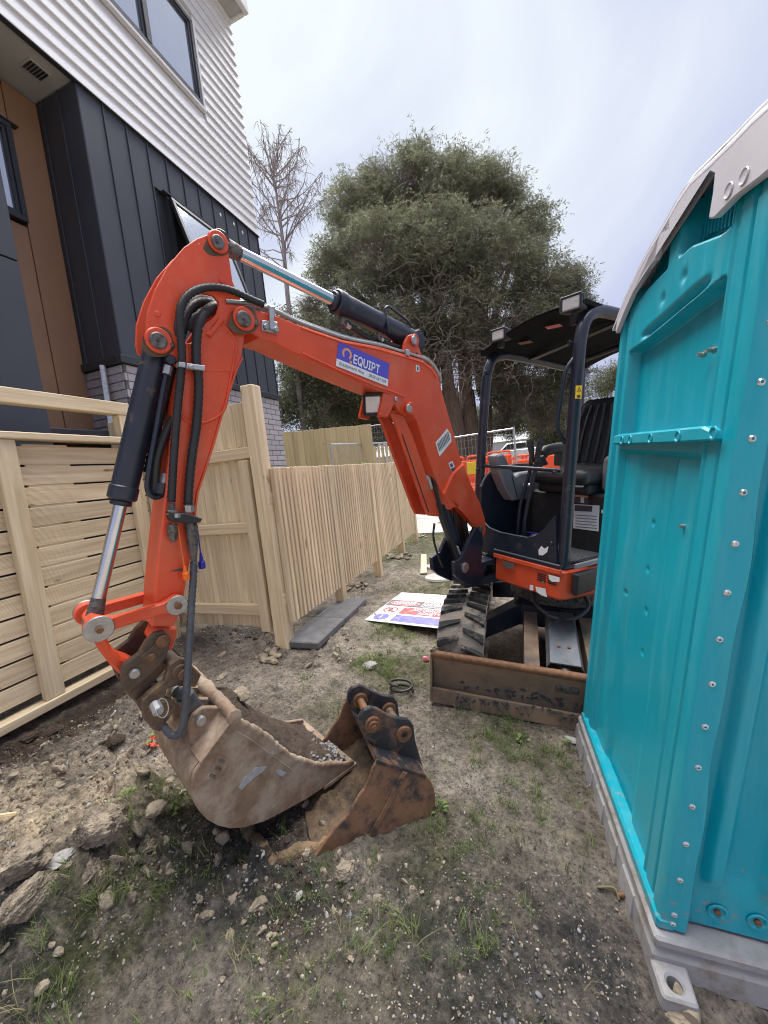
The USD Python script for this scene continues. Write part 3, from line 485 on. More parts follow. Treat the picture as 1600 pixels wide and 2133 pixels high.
# awning window in the cladding, standing open at the foot
aw = obj('awning_window', [box(HX - .06, HX + .03, WIN[0], WIN[1], WIN[2], WIN[2] + .05), box(HX - .06, HX + .03, WIN[0], WIN[1], WIN[3] - .05, WIN[3]), box(HX - .06, HX + .03, WIN[0], WIN[0] + .05, WIN[2] + .05, WIN[3] - .05), box(HX - .06, HX + .03, WIN[1] - .05, WIN[1], WIN[2] + .05, WIN[3] - .05), box(HX - .02, HX + .06, WIN[0] - .06, WIN[1] + .06, WIN[3] + .004, WIN[3] + .022)], M['frame'], house, label='charcoal cladding awning window propped open at its foot')
obj('room_interior', box(HX - .09, HX - .062, WIN[0] + .05, WIN[1] - .05, WIN[2] + .05, WIN[3] - .05), M['frame'], aw)
ta = math.radians(17); top = V3(HX + .035, 0, WIN[3] - .03); dn = V3(math.sin(ta), 0, -math.cos(ta)); nn = V3(math.cos(ta), 0, math.sin(ta)); L = WIN[3] - WIN[2] - .03
def sashbox(y0, y1, d0, d1, t): return obox(top + dn * (d0 + d1) / 2 + V3(0, (y0 + y1) / 2, 0) + nn * .02, [V3(0, 1, 0), dn, nn], ((y1 - y0) / 2, (d1 - d0) / 2, t), .003)
ya, yb = WIN[0] + .015, WIN[1] - .015
obj('open_sash', [sashbox(ya, yb, 0, .05, .02), sashbox(ya, yb, L - .05, L, .02), sashbox(ya, ya + .05, .05, L - .05, .02), sashbox(yb - .05, yb, .05, L - .05, .02)], M['frame'], aw)
obj('pane', sashbox(ya + .05, yb - .05, .05, L - .05, .004), M['glass'], aw)
obj('stay', beam(V3(HX, ya + .06, WIN[2] + .06), top + dn * (L - .06) + V3(0, ya + .03, 0), .012, .012), M['steel'], aw)
# recessed porch: brown boards, small window, soffit with a vent, and the near charcoal wall
RX = -4.38
pw = obj('porch_wall', box(-9., RX - .03, -3, HC + .02, .6, CZ1 - .005), M['frame'], house)
for i in range(12):
    y1 = HC - i * .30
    zz = [(.9, CZ1 - .03)]
    if i in (1, 2): zz = [(.9, 4.14), (5.07, CZ1 - .03)]
    for a, b_ in zz: obj('brown_board', [box(RX - .028, RX, y1 - .294, y1 - .004, a, b_, .003), box(RX - .028, RX + .008, y1 - .300, y1 - .293, a, b_, .002)], M['brown'], pw)
window(2.20, 2.78, 4.16, 5.05, RX + .01, [], house)
obj('window_flashing', box(RX, RX + .06, 2.2, 2.84, 5.056, 5.068), M['frame'], house)
sf = obj('soffit', box(RX - .4, HX - .022, -3, HC - .002, CZ1 - .012, CZ1 + .002), M['soffit'], house)
vt = obj('soffit_vent', box(-4.10, -3.95, 2.80, 2.98, CZ1 - .022, CZ1 - .0125, .003), M['soffit'], house)
for i in range(6): obj('vent_slat', box(-4.085, -3.965, 2.815 + i * .026, 2.832 + i * .026, CZ1 - .028, CZ1 - .0225), M['frame'], vt)
ph = obj('porch_side_wall', box(RX - .4, HX - .03, -3, 2.28, .2, CZ1 - .015), M['frame'], house)
for i in range(4):
    y1 = 2.30 - i * .62
    for a, b_ in ((.3, 3.44), (3.455, CZ1 - .016)): obj('charcoal_panel', box(HX - .028, HX, y1 - .615, y1, a, b_, .003), M['clad'], ph)
for a, b_ in ((.3, 3.44), (3.455, CZ1 - .016)): obj('charcoal_panel', box(RX - .3, HX - .03, 2.282, 2.31, a, b_, .003), M['clad'], ph)
obj('porch_threshold', box(RX - .027, HX - .2, 2.312, HC - .002, 2.0, 2.12, .01), M['frame'], house)
obj('downpipe_offcut', beam(V3(-3.95, 2.96, 2.13), V3(-4.02, 3.03, 2.80), .05, .07, b=.006), M['galv'], house)

for px in ((459, 447), (487, 466), (505, 484)):
    q = onx(*px, HX + .003); obj('putty_spot', hull([q + V3(d * .002, a_, b_) for d in (0, 1) for a_, b_ in ((-.02, 0), (.0, .03), (.022, .01), (.008, -.03))]), M['white'], cw)
# ------------------------------------------------------------------ fences
gz = lambda x, y: float(ground_z(np.array(x), np.array(y)))
# battens of the street fence
SX = -1.80; FY0, FY1 = 2.50, 6.72; FB, FT = .245, 1.520
sf_ = thing('batten_fence', 'low fence of pale upright battens running from the paling fence towards the street', 'fence', (SX, FY0, 0))
posts_y = [FY0 + .02, 3.56, 4.72, 5.85, FY1 + .03]
sp = .062
y = FY0 + .115; i = 0
while y < FY1 - .02:
    if min(abs(y - p) for p in posts_y) > .062:
        t = rng.uniform(-.004, .004)
        obj('batten', box(SX - .042, SX, y - .0195, y + .0195, FB + rng.uniform(-.006, .006), FT + t * .5, .003), M['slat'], sf_)
    y += sp
for p in posts_y[1:]:
    g = gz(SX, p); obj('post', box(SX - .085, SX + .012, p - .046, p + .046, g - .3, FT + .003, .004), M['pine_z'], sf_)
for z in (.45, 1.28): obj('rail', box(SX - .09, SX - .0425, FY0 + .05, FY1, z - .045, z + .045, .004), M['pine_y'], sf_)
# dark pavers under it
for i, (a, b_) in enumerate(((2.56, 3.08), (3.085, 3.62))):
    g = gz(SX, (a + b_) / 2)
    obj('concrete_paver', box(SX - .10, SX + .22, a, b_, .045 - .01 * i, .103 - .006 * i, .008), M['sleeper'], label=['dark wet concrete paver under the near end of the batten fence', 'dark wet concrete paver under the first mid post of the batten fence'][i], cat='paver')
# tall paling fence across, behind the stick of the digger
PY = 2.60
pf = thing('paling_fence', 'timber paling fence with three rails behind the digger arm', 'fence', (-2.4, PY, 0))
x = -3.05
while x < -1.98:
    w_ = .100; obj('paling', box(x, x + w_, PY + .012, PY + .030, .20 + rng.uniform(-.008, .008), 2.06, .002), M['pine_z'], pf); x += w_ + .0025
nl = []
for z in (.36, 1.06, 1.66):
    x = -3.05
    while x < -1.98: nl += [box(x + dx - .003, x + dx + .003, PY + .009, PY + .0116, z + dz - .003, z + dz + .003) for dx, dz in ((.025, .056), (.075, -.056))]; x += .1025
obj('nail_heads', nl, M['pin'], pf, kind='stuff')
for z in (.36, 1.06, 1.66): obj('rail', box(-3.02, -1.965, PY - .038, PY + .010, z - .043, z + .043, .004), M['pine_x'], pf)
obj('post', box(-1.955, -1.845, PY - .075, PY + .035, gz(-1.9, PY) - .3, 2.16, .005), M['pine_z'], pf)
obj('batten', box(-2.075, -1.985, PY - .072, PY - .0385, .19, 1.60, .003), M['pine_z'], pf)
obj('post', box(-3.06, -2.985, PY - .14, PY - .0485, 0, 1.80, .004), M['pine_z'], pf)
pf2 = thing('paling_fence', 'timber paling fence with a sloping top rail between the decking screen and the house', 'fence', (-3.6, PY + .3, 0))
x = -3.75
while x < -3.06:
    obj('paling', box(x, x + .1, PY + .312, PY + .33, .2, 2.10, .002), M['pine_z'], pf2); x += .1025
obj('rail', beam(V3(-3.76, PY + .285, 2.11), V3(-3.0, PY + .285, 2.11), .045, .085, b=.004), M['pine_x'], pf2)
obj('post', box(-3.79, -3.70, PY + .20, PY + .26, 0.2, 2.16, .004), M['pine_z'], pf2)
# decking screen on the left
DX = -3.0; D0, D1 = -1.2, 2.46
df = thing('decking_screen', 'screen of grooved horizontal decking boards between pine posts on the left', 'fence', (DX, 1.5, 0))
dz0, dz1 = .20, 1.815; nb = 12; ph_ = (dz1 - dz0) / nb
def grooved(y0, y1, z0, z1):
    n = 15; zz = np.linspace(z0 + .004, z1 - .004, 2 * n + 1); xs = np.where(np.arange(2 * n + 1) % 2 == 0, DX, DX - .0035)
    q = np.vstack([np.stack([xs, zz], 1), [[DX - .004, z1]], [[DX - .028, z1]], [[DX - .028, z0]], [[DX - .004, z0]]])
    return loft([np.stack([q[:, 0], np.full(len(q), yy), q[:, 1]], 1) for yy in (y0, y1)])
cuts = (D0, 1.02, D1)
for i in range(nb):
    z0 = dz0 + i * ph_
    for a, b_ in zip(cuts[:-1], cuts[1:]):
        dr = rng.uniform(-.003, .003)
        obj('decking_board', grooved(a + .004, b_ - .004, z0 + .005, z0 + ph_ - .009), M['deck'], df)
    for q in range(6):
        yy = rng.uniform(D0, D1 - .3)
    obj('packer', box(DX - .024, DX - .008, 1.62 + rng.uniform(-.02, .02), 1.9, z0 + ph_ - .0085, z0 + ph_ + .0045), M['pine_y'], df)
obj('post', box(DX + .0015, DX + .05, 1.465, 1.575, .155, 1.84, .004), M['pine_z'], df)
obj('post', box(DX + .0015, DX + .05, 2.30, 2.40, .10, 1.84, .004), M['pine_z'], df)
obj('post', box(DX + .0015, DX + .05, .35, .45, .155, 1.84, .004), M['pine_z'], df)
obj('backing_board', box(DX - .06, DX - .045, D0, D1, .2, 1.80), M['frame'], df)
obj('cap_rail', box(DX - .07, DX + .065, D0, D1 - .04, 1.842, 1.887, .005), M['pine_y'], df)
obj('bottom_rail', box(DX - .04, DX + .062, D0, D1 - .1, .095, .153, .005), M['pine_y'], df)
nl = []
for yp in (.40, 1.52, 2.35):
    for i in range(nb):
        for dz in (.035, .10): nl.append(cyl(V3(DX - .0005, yp + (.065 if yp != 1.52 else .075), dz0 + i * ph_ + dz), V3(DX + .0018, yp + (.065 if yp != 1.52 else .075), dz0 + i * ph_ + dz), .0045, 6))
obj('screw_heads', nl, M['pin'], df, kind='stuff')
tr_ = thing('timber_rail', 'long pine handrail above the decking screen', 'rail', (DX - .1, 1.5, 0))
obj('rail', box(DX - .18, DX - .085, -1.2, 2.50, 2.10, 2.20, .005), M['pine_y'], tr_)
obj('post', box(DX - .175, DX - .09, 2.395, 2.485, 0, 2.098, .004), M['pine_z'], tr_)
obj('post', box(DX - .175, DX - .09, -.6, -.51, 0, 2.098, .004), M['pine_z'], tr_)
# high paling fence farther back
def at_y(px, py, y): return ony(px, py, y)
HPY = 8.4
a, b_ = ony(596, 900, HPY), ony(762, 885, HPY)
hp = thing('tall_paling_fence', 'tall weathered paling fence behind the batten fence beside the brick wall', 'fence', (a[0], HPY, 0))
x = a[0] - .6; i = 0
while x < b_[0]:
    tz = a[2] + (b_[2] - a[2]) * (x - a[0]) / (b_[0] - a[0]); obj('paling', box(x, x + .148, HPY + (i % 2) * .012, HPY + .018 + (i % 2) * .012, .1, tz + rng.uniform(-.008, .008), .002), M['oldpine'], hp); x += .1495; i += 1
obj('rail', box(a[0] - .6, b_[0], HPY + .032, HPY + .08, 1.5, 1.6), M['oldpine'], hp)
# picket fence beyond it
PKY = 10.4
a, b_ = ony(770, 930, PKY), ony(848, 926, PKY)
pk = thing('picket_fence', 'grey picket fence seen between the tall paling fence and the boom', 'fence', (a[0], PKY, 0))
x = a[0]
while x < b_[0] + .5:
    obj('picket', plate([(0, 0), (.07, 0), (.07, a[2] - .13), (.035, a[2] - .09), (0, a[2] - .13)], (x, PKY, .1), (1, 0, 0), (0, 0, 1), 0, .018), M['oldpine'], pk); x += .115
for z in (.5, 1.1): obj('rail', box(a[0], b_[0] + .5, PKY + .002, PKY + .05, z, z + .08), M['oldpine'], pk)
# temporary mesh fence panels
def mesh_panel(p0, p1, z0, z1, label, foot=True):
    p0, p1 = V3(*p0, 0), V3(*p1, 0); d = unit(p1 - p0); L = np.linalg.norm(p1 - p0)
    t = thing('mesh_fence_panel', label, 'temporary fence', p0 + V3(0, 0, z0), 'temporary mesh fence panels')
    A = lambda s, z: p0 + d * s + V3(0, 0, z)
    obj('tube_frame', [tube([A(0, z0 - .1), A(0, z1)], .021), tube([A(L, z0 - .1), A(L, z1)], .021), tube([A(0, z1 - .03), A(L, z1 - .03)], .018), tube([A(0, z0 + .1), A(L, z0 + .1)], .018)], M['galv'], t)
    ws = []
    n = int(L / .075)
    for i in range(1, n): ws.append(beam(A(i * L / n, z0 + .1), A(i * L / n, z1 - .03), .0045, .0045, d))
    m = int((z1 - z0) / .15)
    for i in range(1, m): ws.append(beam(A(0, z0 + .1 + i * .15), A(L, z0 + .1 + i * .15), .0045, .0045, (0, 0, 1)))
    obj('mesh_wire', ws, M['galv'], t, kind='stuff')
    if foot:
        for s in (0, L): obj('foot_block', obox(A(s, z0 + .03), [d, np.cross(V3(0, 0, 1), d), V3(0, 0, 1)], (.11, .3, .06), .02), M['black'], t)
q = ony(688, 925, 7.6); q2 = ony(830, 900, 9.6)
mesh_panel((q[0], 7.6), (q2[0], 9.6), .15, q[2] + .02, 'leaning mesh fence panel behind the batten fence in front of the palings')
q = ony(764, 886, 11.2); q2 = ony(905, 884, 11.6)
mesh_panel((q[0], 11.2), (q2[0], 11.6), .1, q[2], 'mesh fence panel behind the boom in front of the picket fence')
q = ony(915, 884, 8.3); q2 = ony(1070, 889, 7.8)
mesh_panel((q[0], 8.3), (q2[0], 7.8), .1, q2[2], 'mesh fence panel behind the canopy post in front of orange barriers')
# ------------------------------------------------------------------ mini excavator (it leans with the ground, which falls to the right)
tl = math.radians(6.0)
DO = V3(.17, 3.2, -.16)
dux = V3(math.cos(tl), 0, -math.sin(tl)); duy = V3(0, 1, 0); duz = V3(math.sin(tl), 0, math.cos(tl))
def heading(hx, hy):
    l = unit(np.cross(duz, V3(hx, hy, 0))); return np.cross(l, duz), l
bf, bl = heading(-.63, -.777)           # upper body: forward, operator's left
af, al = heading(-.43, -.903)           # boom and arm, swung a little
KP = V3(-.386, 2.8, .6)
def UC(x, y, u): return DO + dux * x + duy * y + duz * u
def B(f, l, u): return DO + bf * f + bl * l + duz * u
def bpl(px, py, f=None, l=None):
    p = onpl(px, py, DO + bf * f, bf) if f is not None else onpl(px, py, DO + bl * l, bl); q = p - DO; return V3(q @ bf, q @ bl, q @ duz)
def a3(px, py, off=0.): return onpl(px, py, KP + al * off, al)
def a2(px, py, off=0.): q = a3(px, py, off) - KP; return (q @ af, q @ duz)
def aplate(pts, off, o0, o1, b=.004, holes=(), r=0., hr=0.):
    p = np.array([a2(x, y, off) for x, y in pts]); p = fillet(p, r) if r else p
    H = [np.array([a2(x, y, off) for x, y in h]) for h in holes]; H = [fillet(h, hr) if hr else h for h in H]
    return plate(p, KP, af, duz, -o0, -o1, b, H)
def rpx(px, py, r, off=0.): return r * ((a3(px, py, off) - CAM) @ FW) / F_PX
def adisc(px, py, off, r_px, o0, o1, b=.003, n=24):
    c = a3(px, py, off); c = c - al * off; r = rpx(px, py, r_px, off); return cyl(c + al * o0, c + al * o1, r, n, b)
ex = thing('mini_excavator', 'orange and navy mini excavator with an open canopy, its arm reaching to the left', 'excavator', (DO[0], DO[1], gz(DO[0], DO[1])))
SM = 32
# --- undercarriage
def track(x0, x1, single):
    c0, c1, uc, R = -.60, .82, .27, .25
    def pt(s, r):                     # s in metres along the belt centreline
        P = 2 * (c1 - c0) + 2 * math.pi * R; s %= P
        if s < c1 - c0: return (c1 - s, uc - r), (0, -1)
        s -= c1 - c0
        if s < math.pi * R: a = s / R; return (c0 - r * math.sin(a), uc - r * math.cos(a)), (-math.sin(a), -math.cos(a))
        s -= math.pi * R
        if s < c1 - c0: return (c0 + s, uc + r), (0, 1)
        a = (s - (c1 - c0)) / R; return (c1 + r * math.sin(a), uc + r * math.cos(a)), (math.sin(a), math.cos(a))
    P = 2 * (c1 - c0) + 2 * math.pi * R; n = 96
    rings = []
    for i in range(n + 1):
        (y, u), _ = pt(i * P / n, R); (yi, ui), _ = pt(i * P / n, R - .03)
        rings.append(np.array([UC(x0, y, u), UC(x1, y, u), UC(x1, yi, ui), UC(x0, yi, ui)]))
    tr = obj('track', loft(rings, cap=False), M['mudrubber'], ex)
    lugs = []; m = 40; xm = (x0 + x1) / 2
    for i in range(m):
        for sd in (-1, 1):
            s = (i + (.5 if sd > 0 else 0)) * P / m; skew = .052
            (y, u), nrm = pt(s, R); (y2, u2), _ = pt(s + skew, R); (y3, u3), _ = pt(s + skew + .01, R)
            nv = duy * nrm[0] + duz * nrm[1]
            pa = UC(xm + sd * .012, y2, u2); pb = UC(xm + sd * .10, y2 * .4 + y * .6, u2 * .4 + u * .6); pc = UC(xm + sd * .145, y, u)
            tv = unit(np.cross(nv, dux)); ring = []
            for p, wd in ((pa, .012), (pb, .021), (pc, .026)):
                ring.append(np.array([p - tv * wd * 1.25 - nv * .004, p + tv * wd * 1.25 - nv * .004, p + tv * wd * .8 + nv * .024, p - tv * wd * .8 + nv * .024]))
            lugs.append(loft(ring))
    if single:
        for l in lugs: obj('track_lug', l, M['rubber'], tr)
    else: obj('track_lug', lugs, M['rubber'], tr)
    fr = obj('track_frame', [obox(UC(xm, .1, .27), [dux, duy, duz], (.085, .62, .09), .02), cyl(UC(x0 + .04, c0, uc), UC(x1 - .04, c0, uc), R - .035, 28, .02), cyl(UC(x0 + .04, c1, uc), UC(x1 - .04, c1, uc), R - .035, 28, .02)], M['navy'], ex)
    for k in range(4): obj('roller', cyl(UC(x0 + .05, -.25 + k * .28, .10), UC(x1 - .05, -.25 + k * .28, .10), .06, 14, .01), M['navy'], fr)
track(-.775, -.475, True); track(.475, .775, False)
cf = obj('car_body', [obox(UC(0, .1, .38), [dux, duy, duz], (.30, .38, .10), .03)] + [hull([UC(sx * .25, yy + d, u) for d in (-.09, .09) for u in (.30, .46)] + [UC(sx * .49, yy * 1.55 + d, u) for d in (-.08, .08) for u in (.20, .34)]) for sx in (-1, 1) for yy in (-.20, .38)], M['navy'], ex)
obj('slew_ring', cyl(UC(0, 0, .47), UC(0, 0, .64), .33, 40, .01), M['pin'], ex)
# blade: curved face with a rolled top edge
n = 11; prof = []
for i in range(n):
    t = i / (n - 1); prof.append((-.93 - .055 * (2 * t - 1) ** 2 + .03 * (1 - t), .0 + t * .315))
th = [(y + .022, u) for y, u in prof[::-1]]; q = np.array(prof + th)
bd = obj('dozer_blade', [loft([np.array([UC(x, y, u) for y, u in q]) for x in np.linspace(-.775, .775, 9)])], M['blade'], ex, smooth=SM)
obj('top_roll', tube([UC(-.785, -.97, .322), UC(.785, -.97, .322)], .024, 14), M['rustpin'], bd, smooth=SM)
obj('cutting_edge', obox(UC(0, -.962, .045), [dux, duy, duz], (.785, .009, .05), .003), M['blade'], bd)
tar_ = []
for k in range(150):
    xx = rng.uniform(-.62, .55); uu = max(.012, rng.gauss(.05 + .05 * math.exp(-((xx + .1) / .35) ** 2), .03)); yy = np.interp(uu / .315, [i / (n - 1) for i in range(n)], [q_[0] for q_ in prof]) - .004
    if uu < .098: yy = min(yy, -.973)
    tar_.append(rock(UC(xx, yy, uu), (rng.uniform(.010, .024), .006, rng.uniform(.008, .016)), 1200 + k, 1, .4))
obj('tar_and_gravel', tar_, M['roadtop'], bd, kind='stuff')
for s in (-1, 1): obj('end_plate', obox(UC(s * .782, -.925, .16), [dux, duy, duz], (.006, .055, .155), .002), M['blade'], bd)
for s in (-1, 1):
    obj('blade_arm', hull([UC(s * .185 + d, y, u) for d in (-.045, .045) for y, u in ((-.92, .10), (-.92, .22), (-.15, .30), (-.15, .44))]), M['blade'], ex)
gd = obj('cylinder_guard', [hull([UC(x, y, u + d) for x, y, u in ((-.085, -.82, .30), (.085, -.82, .30), (-.075, -.42, .47), (.075, -.42, .47)) for d in (0, .008)]), hull([UC(x, y, u + d) for x, y, u in ((-.085, -.82, .30), (-.105, -.815, .26), (-.075, -.42, .47), (-.095, -.42, .43)) for d in (0, .008)]), hull([UC(x, y, u + d) for x, y, u in ((.085, -.82, .30), (.105, -.815, .26), (.075, -.42, .47), (.095, -.42, .43)) for d in (0, .008)])],
         mat('worn_blue_grey_steel', (.07, .085, .11), (.12, .13, .14), rough=.45, scale=10, dirt=(.17, .095, .05), dirt_amt=.40, dscale=12, metal=.3), ex)
for xx, t in ((-.03, .30), (.03, .30), (-.03, .75), (.03, .75)):
    p = UC(xx, -.82 + .4 * t, .308 + .17 * t); obj('bolt', cyl(p, p + unit(V3(0, -.4, .92)) * .009, .010, 6), M['rustpin'], gd)
obj('blade_cylinder', [cyl(UC(0, -.90, .22), UC(0, -.30, .40), .035, 18, .004), cyl(UC(-.06, -.90, .22), UC(.06, -.90, .22), .042, 18, .004)], M['pin'], ex)
for s in (-1, 1): obj('blade_hose', tube(spline([UC(s * .02, -.50, .46), UC(s * .09, -.52, .49), UC(s * .17, -.42, .54), UC(s * .14, -.22, .58), UC(s * .05, -.1, .56)]), .012, 8), M['greyhose'], ex)
# --- upper body
def fl_plate(pts, u0, u1, b, r=.0):
    p = np.array(pts, float); p = fillet(p, r) if r else p
    return plate(p, DO, bf, bl, u0, u1, b)
LL, LR, FF = .405, -.14, .552
sk = obj('orange_skirt', fl_plate([(FF, LR), (FF, LL), (.30, LL + .045), (-.55, LL + .045), (-.72, .25), (-.72, -.32), (-.3, -.42), (.30, -.40), (.45, LR)], .645, .838, .014, .04), M['orange'], ex, smooth=SM)
obj('skirt_step', [obox(B(FF + .001, .13, .83), [bf, bl, duz], (.012, .27, .02), .008)], M['orange'], sk)
for i in range(4):
    for j in range(2): obj('vent_slot', obox(B(FF + .002, .262 + j * .075, .785 - i * .014), [bf, bl, duz], (.002, .030, .0035)), M['black'], sk)
def bfquad(name, pts, f, m, parent, t=.0015, r=0.):
    p = np.array([bpl(x, y, f=f)[1:] for x, y in pts]); p = fillet(p, r) if r else p
    return obj(name, plate(p, B(f, 0, 0), bl, duz, 0, t), m, parent)
bfquad('number_label', [(1048, 1168), (1070, 1174), (1071, 1187), (1048, 1180)], FF + .0155, M['steel'], sk)
bfquad('scuffed_sticker', [(1143, 1197), (1166, 1203), (1166, 1212), (1150, 1212), (1144, 1206)], FF + .0155, M['white'], sk)
bfquad('scuffed_sticker', [(1104, 1218), (1111, 1219), (1111, 1230), (1104, 1229)], FF + .0155, M['white'], sk)
bfquad('scuffed_sticker', [(1116, 1222), (1136, 1226), (1140, 1244), (1128, 1240), (1118, 1233)], FF + .0155, M['white'], sk)
for px in ((1042, 1164), (1132, 1213), (1098, 1222)):
    q = bpl(*px, f=FF + .015); obj('bolt', cyl(B(FF + .014, q[1], q[2]), B(FF + .020, q[1], q[2]), .007, 8), M['steel'], sk)
obj('deck', fl_plate([(FF - .012, LR + .0), (FF - .012, LL - .01), (.28, LL + .03), (-.7, LL + .03), (-.7, -.40), (.25, -.39), (.43, LR)], .840, .872, .006, .03), M['navy'], ex)
# front panel with a swept cut-out
pan = [(1001, 1052), (1004, 1070), (1012, 1086), (1024, 1098), (1045, 1107), (1075, 1113), (1102, 1118), (1120, 1114), (1136, 1102), (1150, 1084), (1162, 1072), (1164, 1196), (1001, 1146)]
p = np.array([bpl(x, y, f=FF - .03)[1:] for x, y in pan])
obj('front_panel', plate(p, B(FF - .03, 0, 0), bl, duz, 0, .022, .004), M['navy'], ex)
obj('panel_rail', [beam(B(FF + .004, LR + .0, .862), B(FF + .004, LL - .01, .862), .016, .03, duz, .006)], M['navy'], ex)
bfquad('torn_sticker', [(1122, 1146), (1128, 1137), (1134, 1143), (1143, 1138), (1140, 1150), (1131, 1157), (1123, 1156)], FF - .0065, M['white'], ex)
# step box under the entry, floor and ribbed mat
obj('step_box', obox(B(.13, LL + .040, .755), [bf, bl, duz], (.36, .022, .072), .012), M['black'], ex)
fm = obj('floor_mat', fl_plate([(.47, LR + .05), (.49, LL - .005), (.28, LL + .035), (.10, LL + .035), (.10, LR + .05)], .8725, .886, .004), M['black'], ex)
for i in range(13): obj('mat_rib', beam(B(.12 + i * .027, -.02, .889), B(.12 + i * .027, LL + .01, .889), .012, .006, duz, .002), M['greyhose'], fm)
obj('mat_edge', [obox(B(.29, LL + .04, .868), [bf, bl, duz], (.2, .008, .017), .004)], M['greyplast'], fm)
# engine cover and counterweight at the back
obj('engine_cover', fl_plate([(.06, LR - .1), (.06, LL), (-.66, LL), (-.76, .2), (-.76, -.25), (-.6, -.40), (-.1, -.40)], .873, 1.28, .03, .05), M['navy'], ex, smooth=SM)
obj('counterweight', fl_plate([(-.5, LL + .05), (-.72, .36), (-.84, .1), (-.84, -.15), (-.72, -.36), (-.5, -.44)], .66, 1.10, .03, .04), M['orange'], ex, smooth=SM)
# seat pedestal with its labels
sb = obj('seat_pedestal', obox(B(.02, .14, 1.08), [bf, bl, duz], (.10, .31, .21), .02), M['black'], ex)
SF = .1215
bfquad('notice', [(1196, 1050), (1249, 1053), (1247, 1107), (1194, 1100)], SF, M['white'], sb)
bfquad('notice_heading', [(1198, 1052), (1234, 1054), (1233, 1066), (1197, 1064)], SF + .002, M['ink'], sb)
for i in range(5): bfquad('notice_line', [(1199, 1072 + i * 6), (1243, 1075 + i * 6.2), (1243, 1076.5 + i * 6.2), (1199, 1073.5 + i * 6)], SF + .002, M['signgrey'], sb)
bfquad('caution_label', [(1181, 1028), (1226, 1032), (1226, 1050), (1180, 1046)], SF, M['ink'], sb)
bfquad('caution_band', [(1182, 1029), (1225, 1033), (1225, 1037), (1182, 1033)], SF + .002, M['peach'], sb)
bfquad('pictogram', [(1210, 1034), (1217, 1035), (1217, 1048), (1210, 1047)], SF + .002, M['white'], sb)
bfquad('small_label', [(1253, 1062), (1260, 1062), (1260, 1070), (1253, 1069)], SF, M['white'], sb)
bfquad('fuse_label', [(1111, 1068), (1123, 1070), (1123, 1076), (1111, 1074)], SF - .04, M['white'], sb)
bfquad('lever_label', [(1126, 1040), (1141, 1041), (1140, 1078), (1126, 1076)], SF - .03, M['white'], sb)
bfquad('lever_label_band', [(1127, 1056), (1140, 1057), (1140, 1060), (1127, 1059)], SF - .0285, M['peach'], sb)
bfquad('lever_symbol', [(1130, 1045), (1137, 1045), (1137, 1053), (1130, 1053)], SF - .0285, M['ink'], sb, r=.004)
obj('side_shelf', obox(B(.0, -.12, 1.03), [bf, bl, duz], (.075, .13, .16), .01), M['black'], ex)
# seat
def seat_sh(cx, hs, rnd): return trimesh.convex.convex_hull(np.vstack([ico(B(*(np.array(cx) + np.array([sx, sy, sz]) * (np.array(hs) - rnd))), rnd, 1)[0] for sx in (-1, 1) for sy in (-1, 1) for sz in (-1, 1)]))
obj('seat_cushion', seat_sh((.03, .13, 1.40), (.24, .22, .055), .05), M['vinyl'], ex, smooth=40)
prof_b = [(-.10, 1.42, .19), (-.15, 1.50, .205), (-.19, 1.66, .21), (-.23, 1.80, .195), (-.27, 1.92, .16), (-.29, 1.965, .10)]
rings = []
for f_, u_, hw in prof_b:
    ring = []
    for a in np.linspace(0, 2 * math.pi, 24, endpoint=False):
        c, s = math.cos(a), math.sin(a); ring.append(B(f_ + .055 * np.sign(s) * abs(s) ** .6 + .03 * abs(c) ** 3, .13 + hw * np.sign(c) * abs(c) ** .7, u_))
    rings.append(np.array(ring))
sback = obj('seat_back', loft(rings), M['vinyl'], ex, smooth=50)
for i in range(-2, 3):
    obj('seat_rib', tube(spline([B(f_ + .062, .13 + i * .06 * hw / .2, u_) for f_, u_, hw in prof_b[1:5]], 4), .011, 6), M['vinyl'], sback, smooth=60)
obj('seat_base_cushion', seat_sh((.0, .13, 1.32), (.20, .20, .04), .03), M['black'], ex, smooth=40)
obj('seat_handle', [beam(B(.20, .30, 1.345), B(.24, .22, 1.345), .03, .02, duz, .008)], M['white'], ex)
# consoles
def bl_poly(pts, l, w, b=.012, r=.0):
    p = np.array([bpl(x, y, l=l)[[0, 2]] for x, y in pts]); p = fillet(p, r) if r else p
    return plate(p, B(0, l, 0), bf, duz, 0, w, b)           # bf x duz points to the operator's right
obj('right_console', [bl_poly([(1034, 949), (1050, 944), (1056, 955), (1064, 984), (1075, 992), (1086, 985), (1138, 977), (1150, 984), (1150, 1036), (1135, 1040), (1088, 1040), (1070, 1043), (1056, 1022), (1042, 988)], -.20, .10, .012, .012)], M['greyplast'], ex, smooth=SM)
obj('console_seam', [tube([B(*(bpl(1066, 990, l=-.199) * V3(1, 0, 1) + V3(0, -.199, 0))), B(*(bpl(1078, 1036, l=-.199) * V3(1, 0, 1) + V3(0, -.199, 0)))], .004, 6)], M['black'], ex)
for px in ((1140, 992), (1130, 1030)):
    q = bpl(*px, l=-.198); obj('bolt', cyl(B(q[0], -.202, q[2]), B(q[0], -.192, q[2]), .009, 10), M['steel'], ex)
obj('left_console', seat_sh((.0, .40, 1.42), (.10, .06, .13), .05), M['greyplast'], ex, smooth=40)
obj('armrest', [tube(spline([B(*(bpl(1128, 948, l=-.2) * V3(1, 0, 1) + V3(0, -.2, 0))), B(*(bpl(1140, 938, l=-.2) * V3(1, 0, 1) + V3(0, -.2, 0))), B(*(bpl(1170, 934, l=-.2) * V3(1, 0, 1) + V3(0, -.2, 0))), B(*(bpl(1200, 938, l=-.2) * V3(1, 0, 1) + V3(0, -.2, 0)))]), .045, 12)], M['black'], ex, smooth=60)
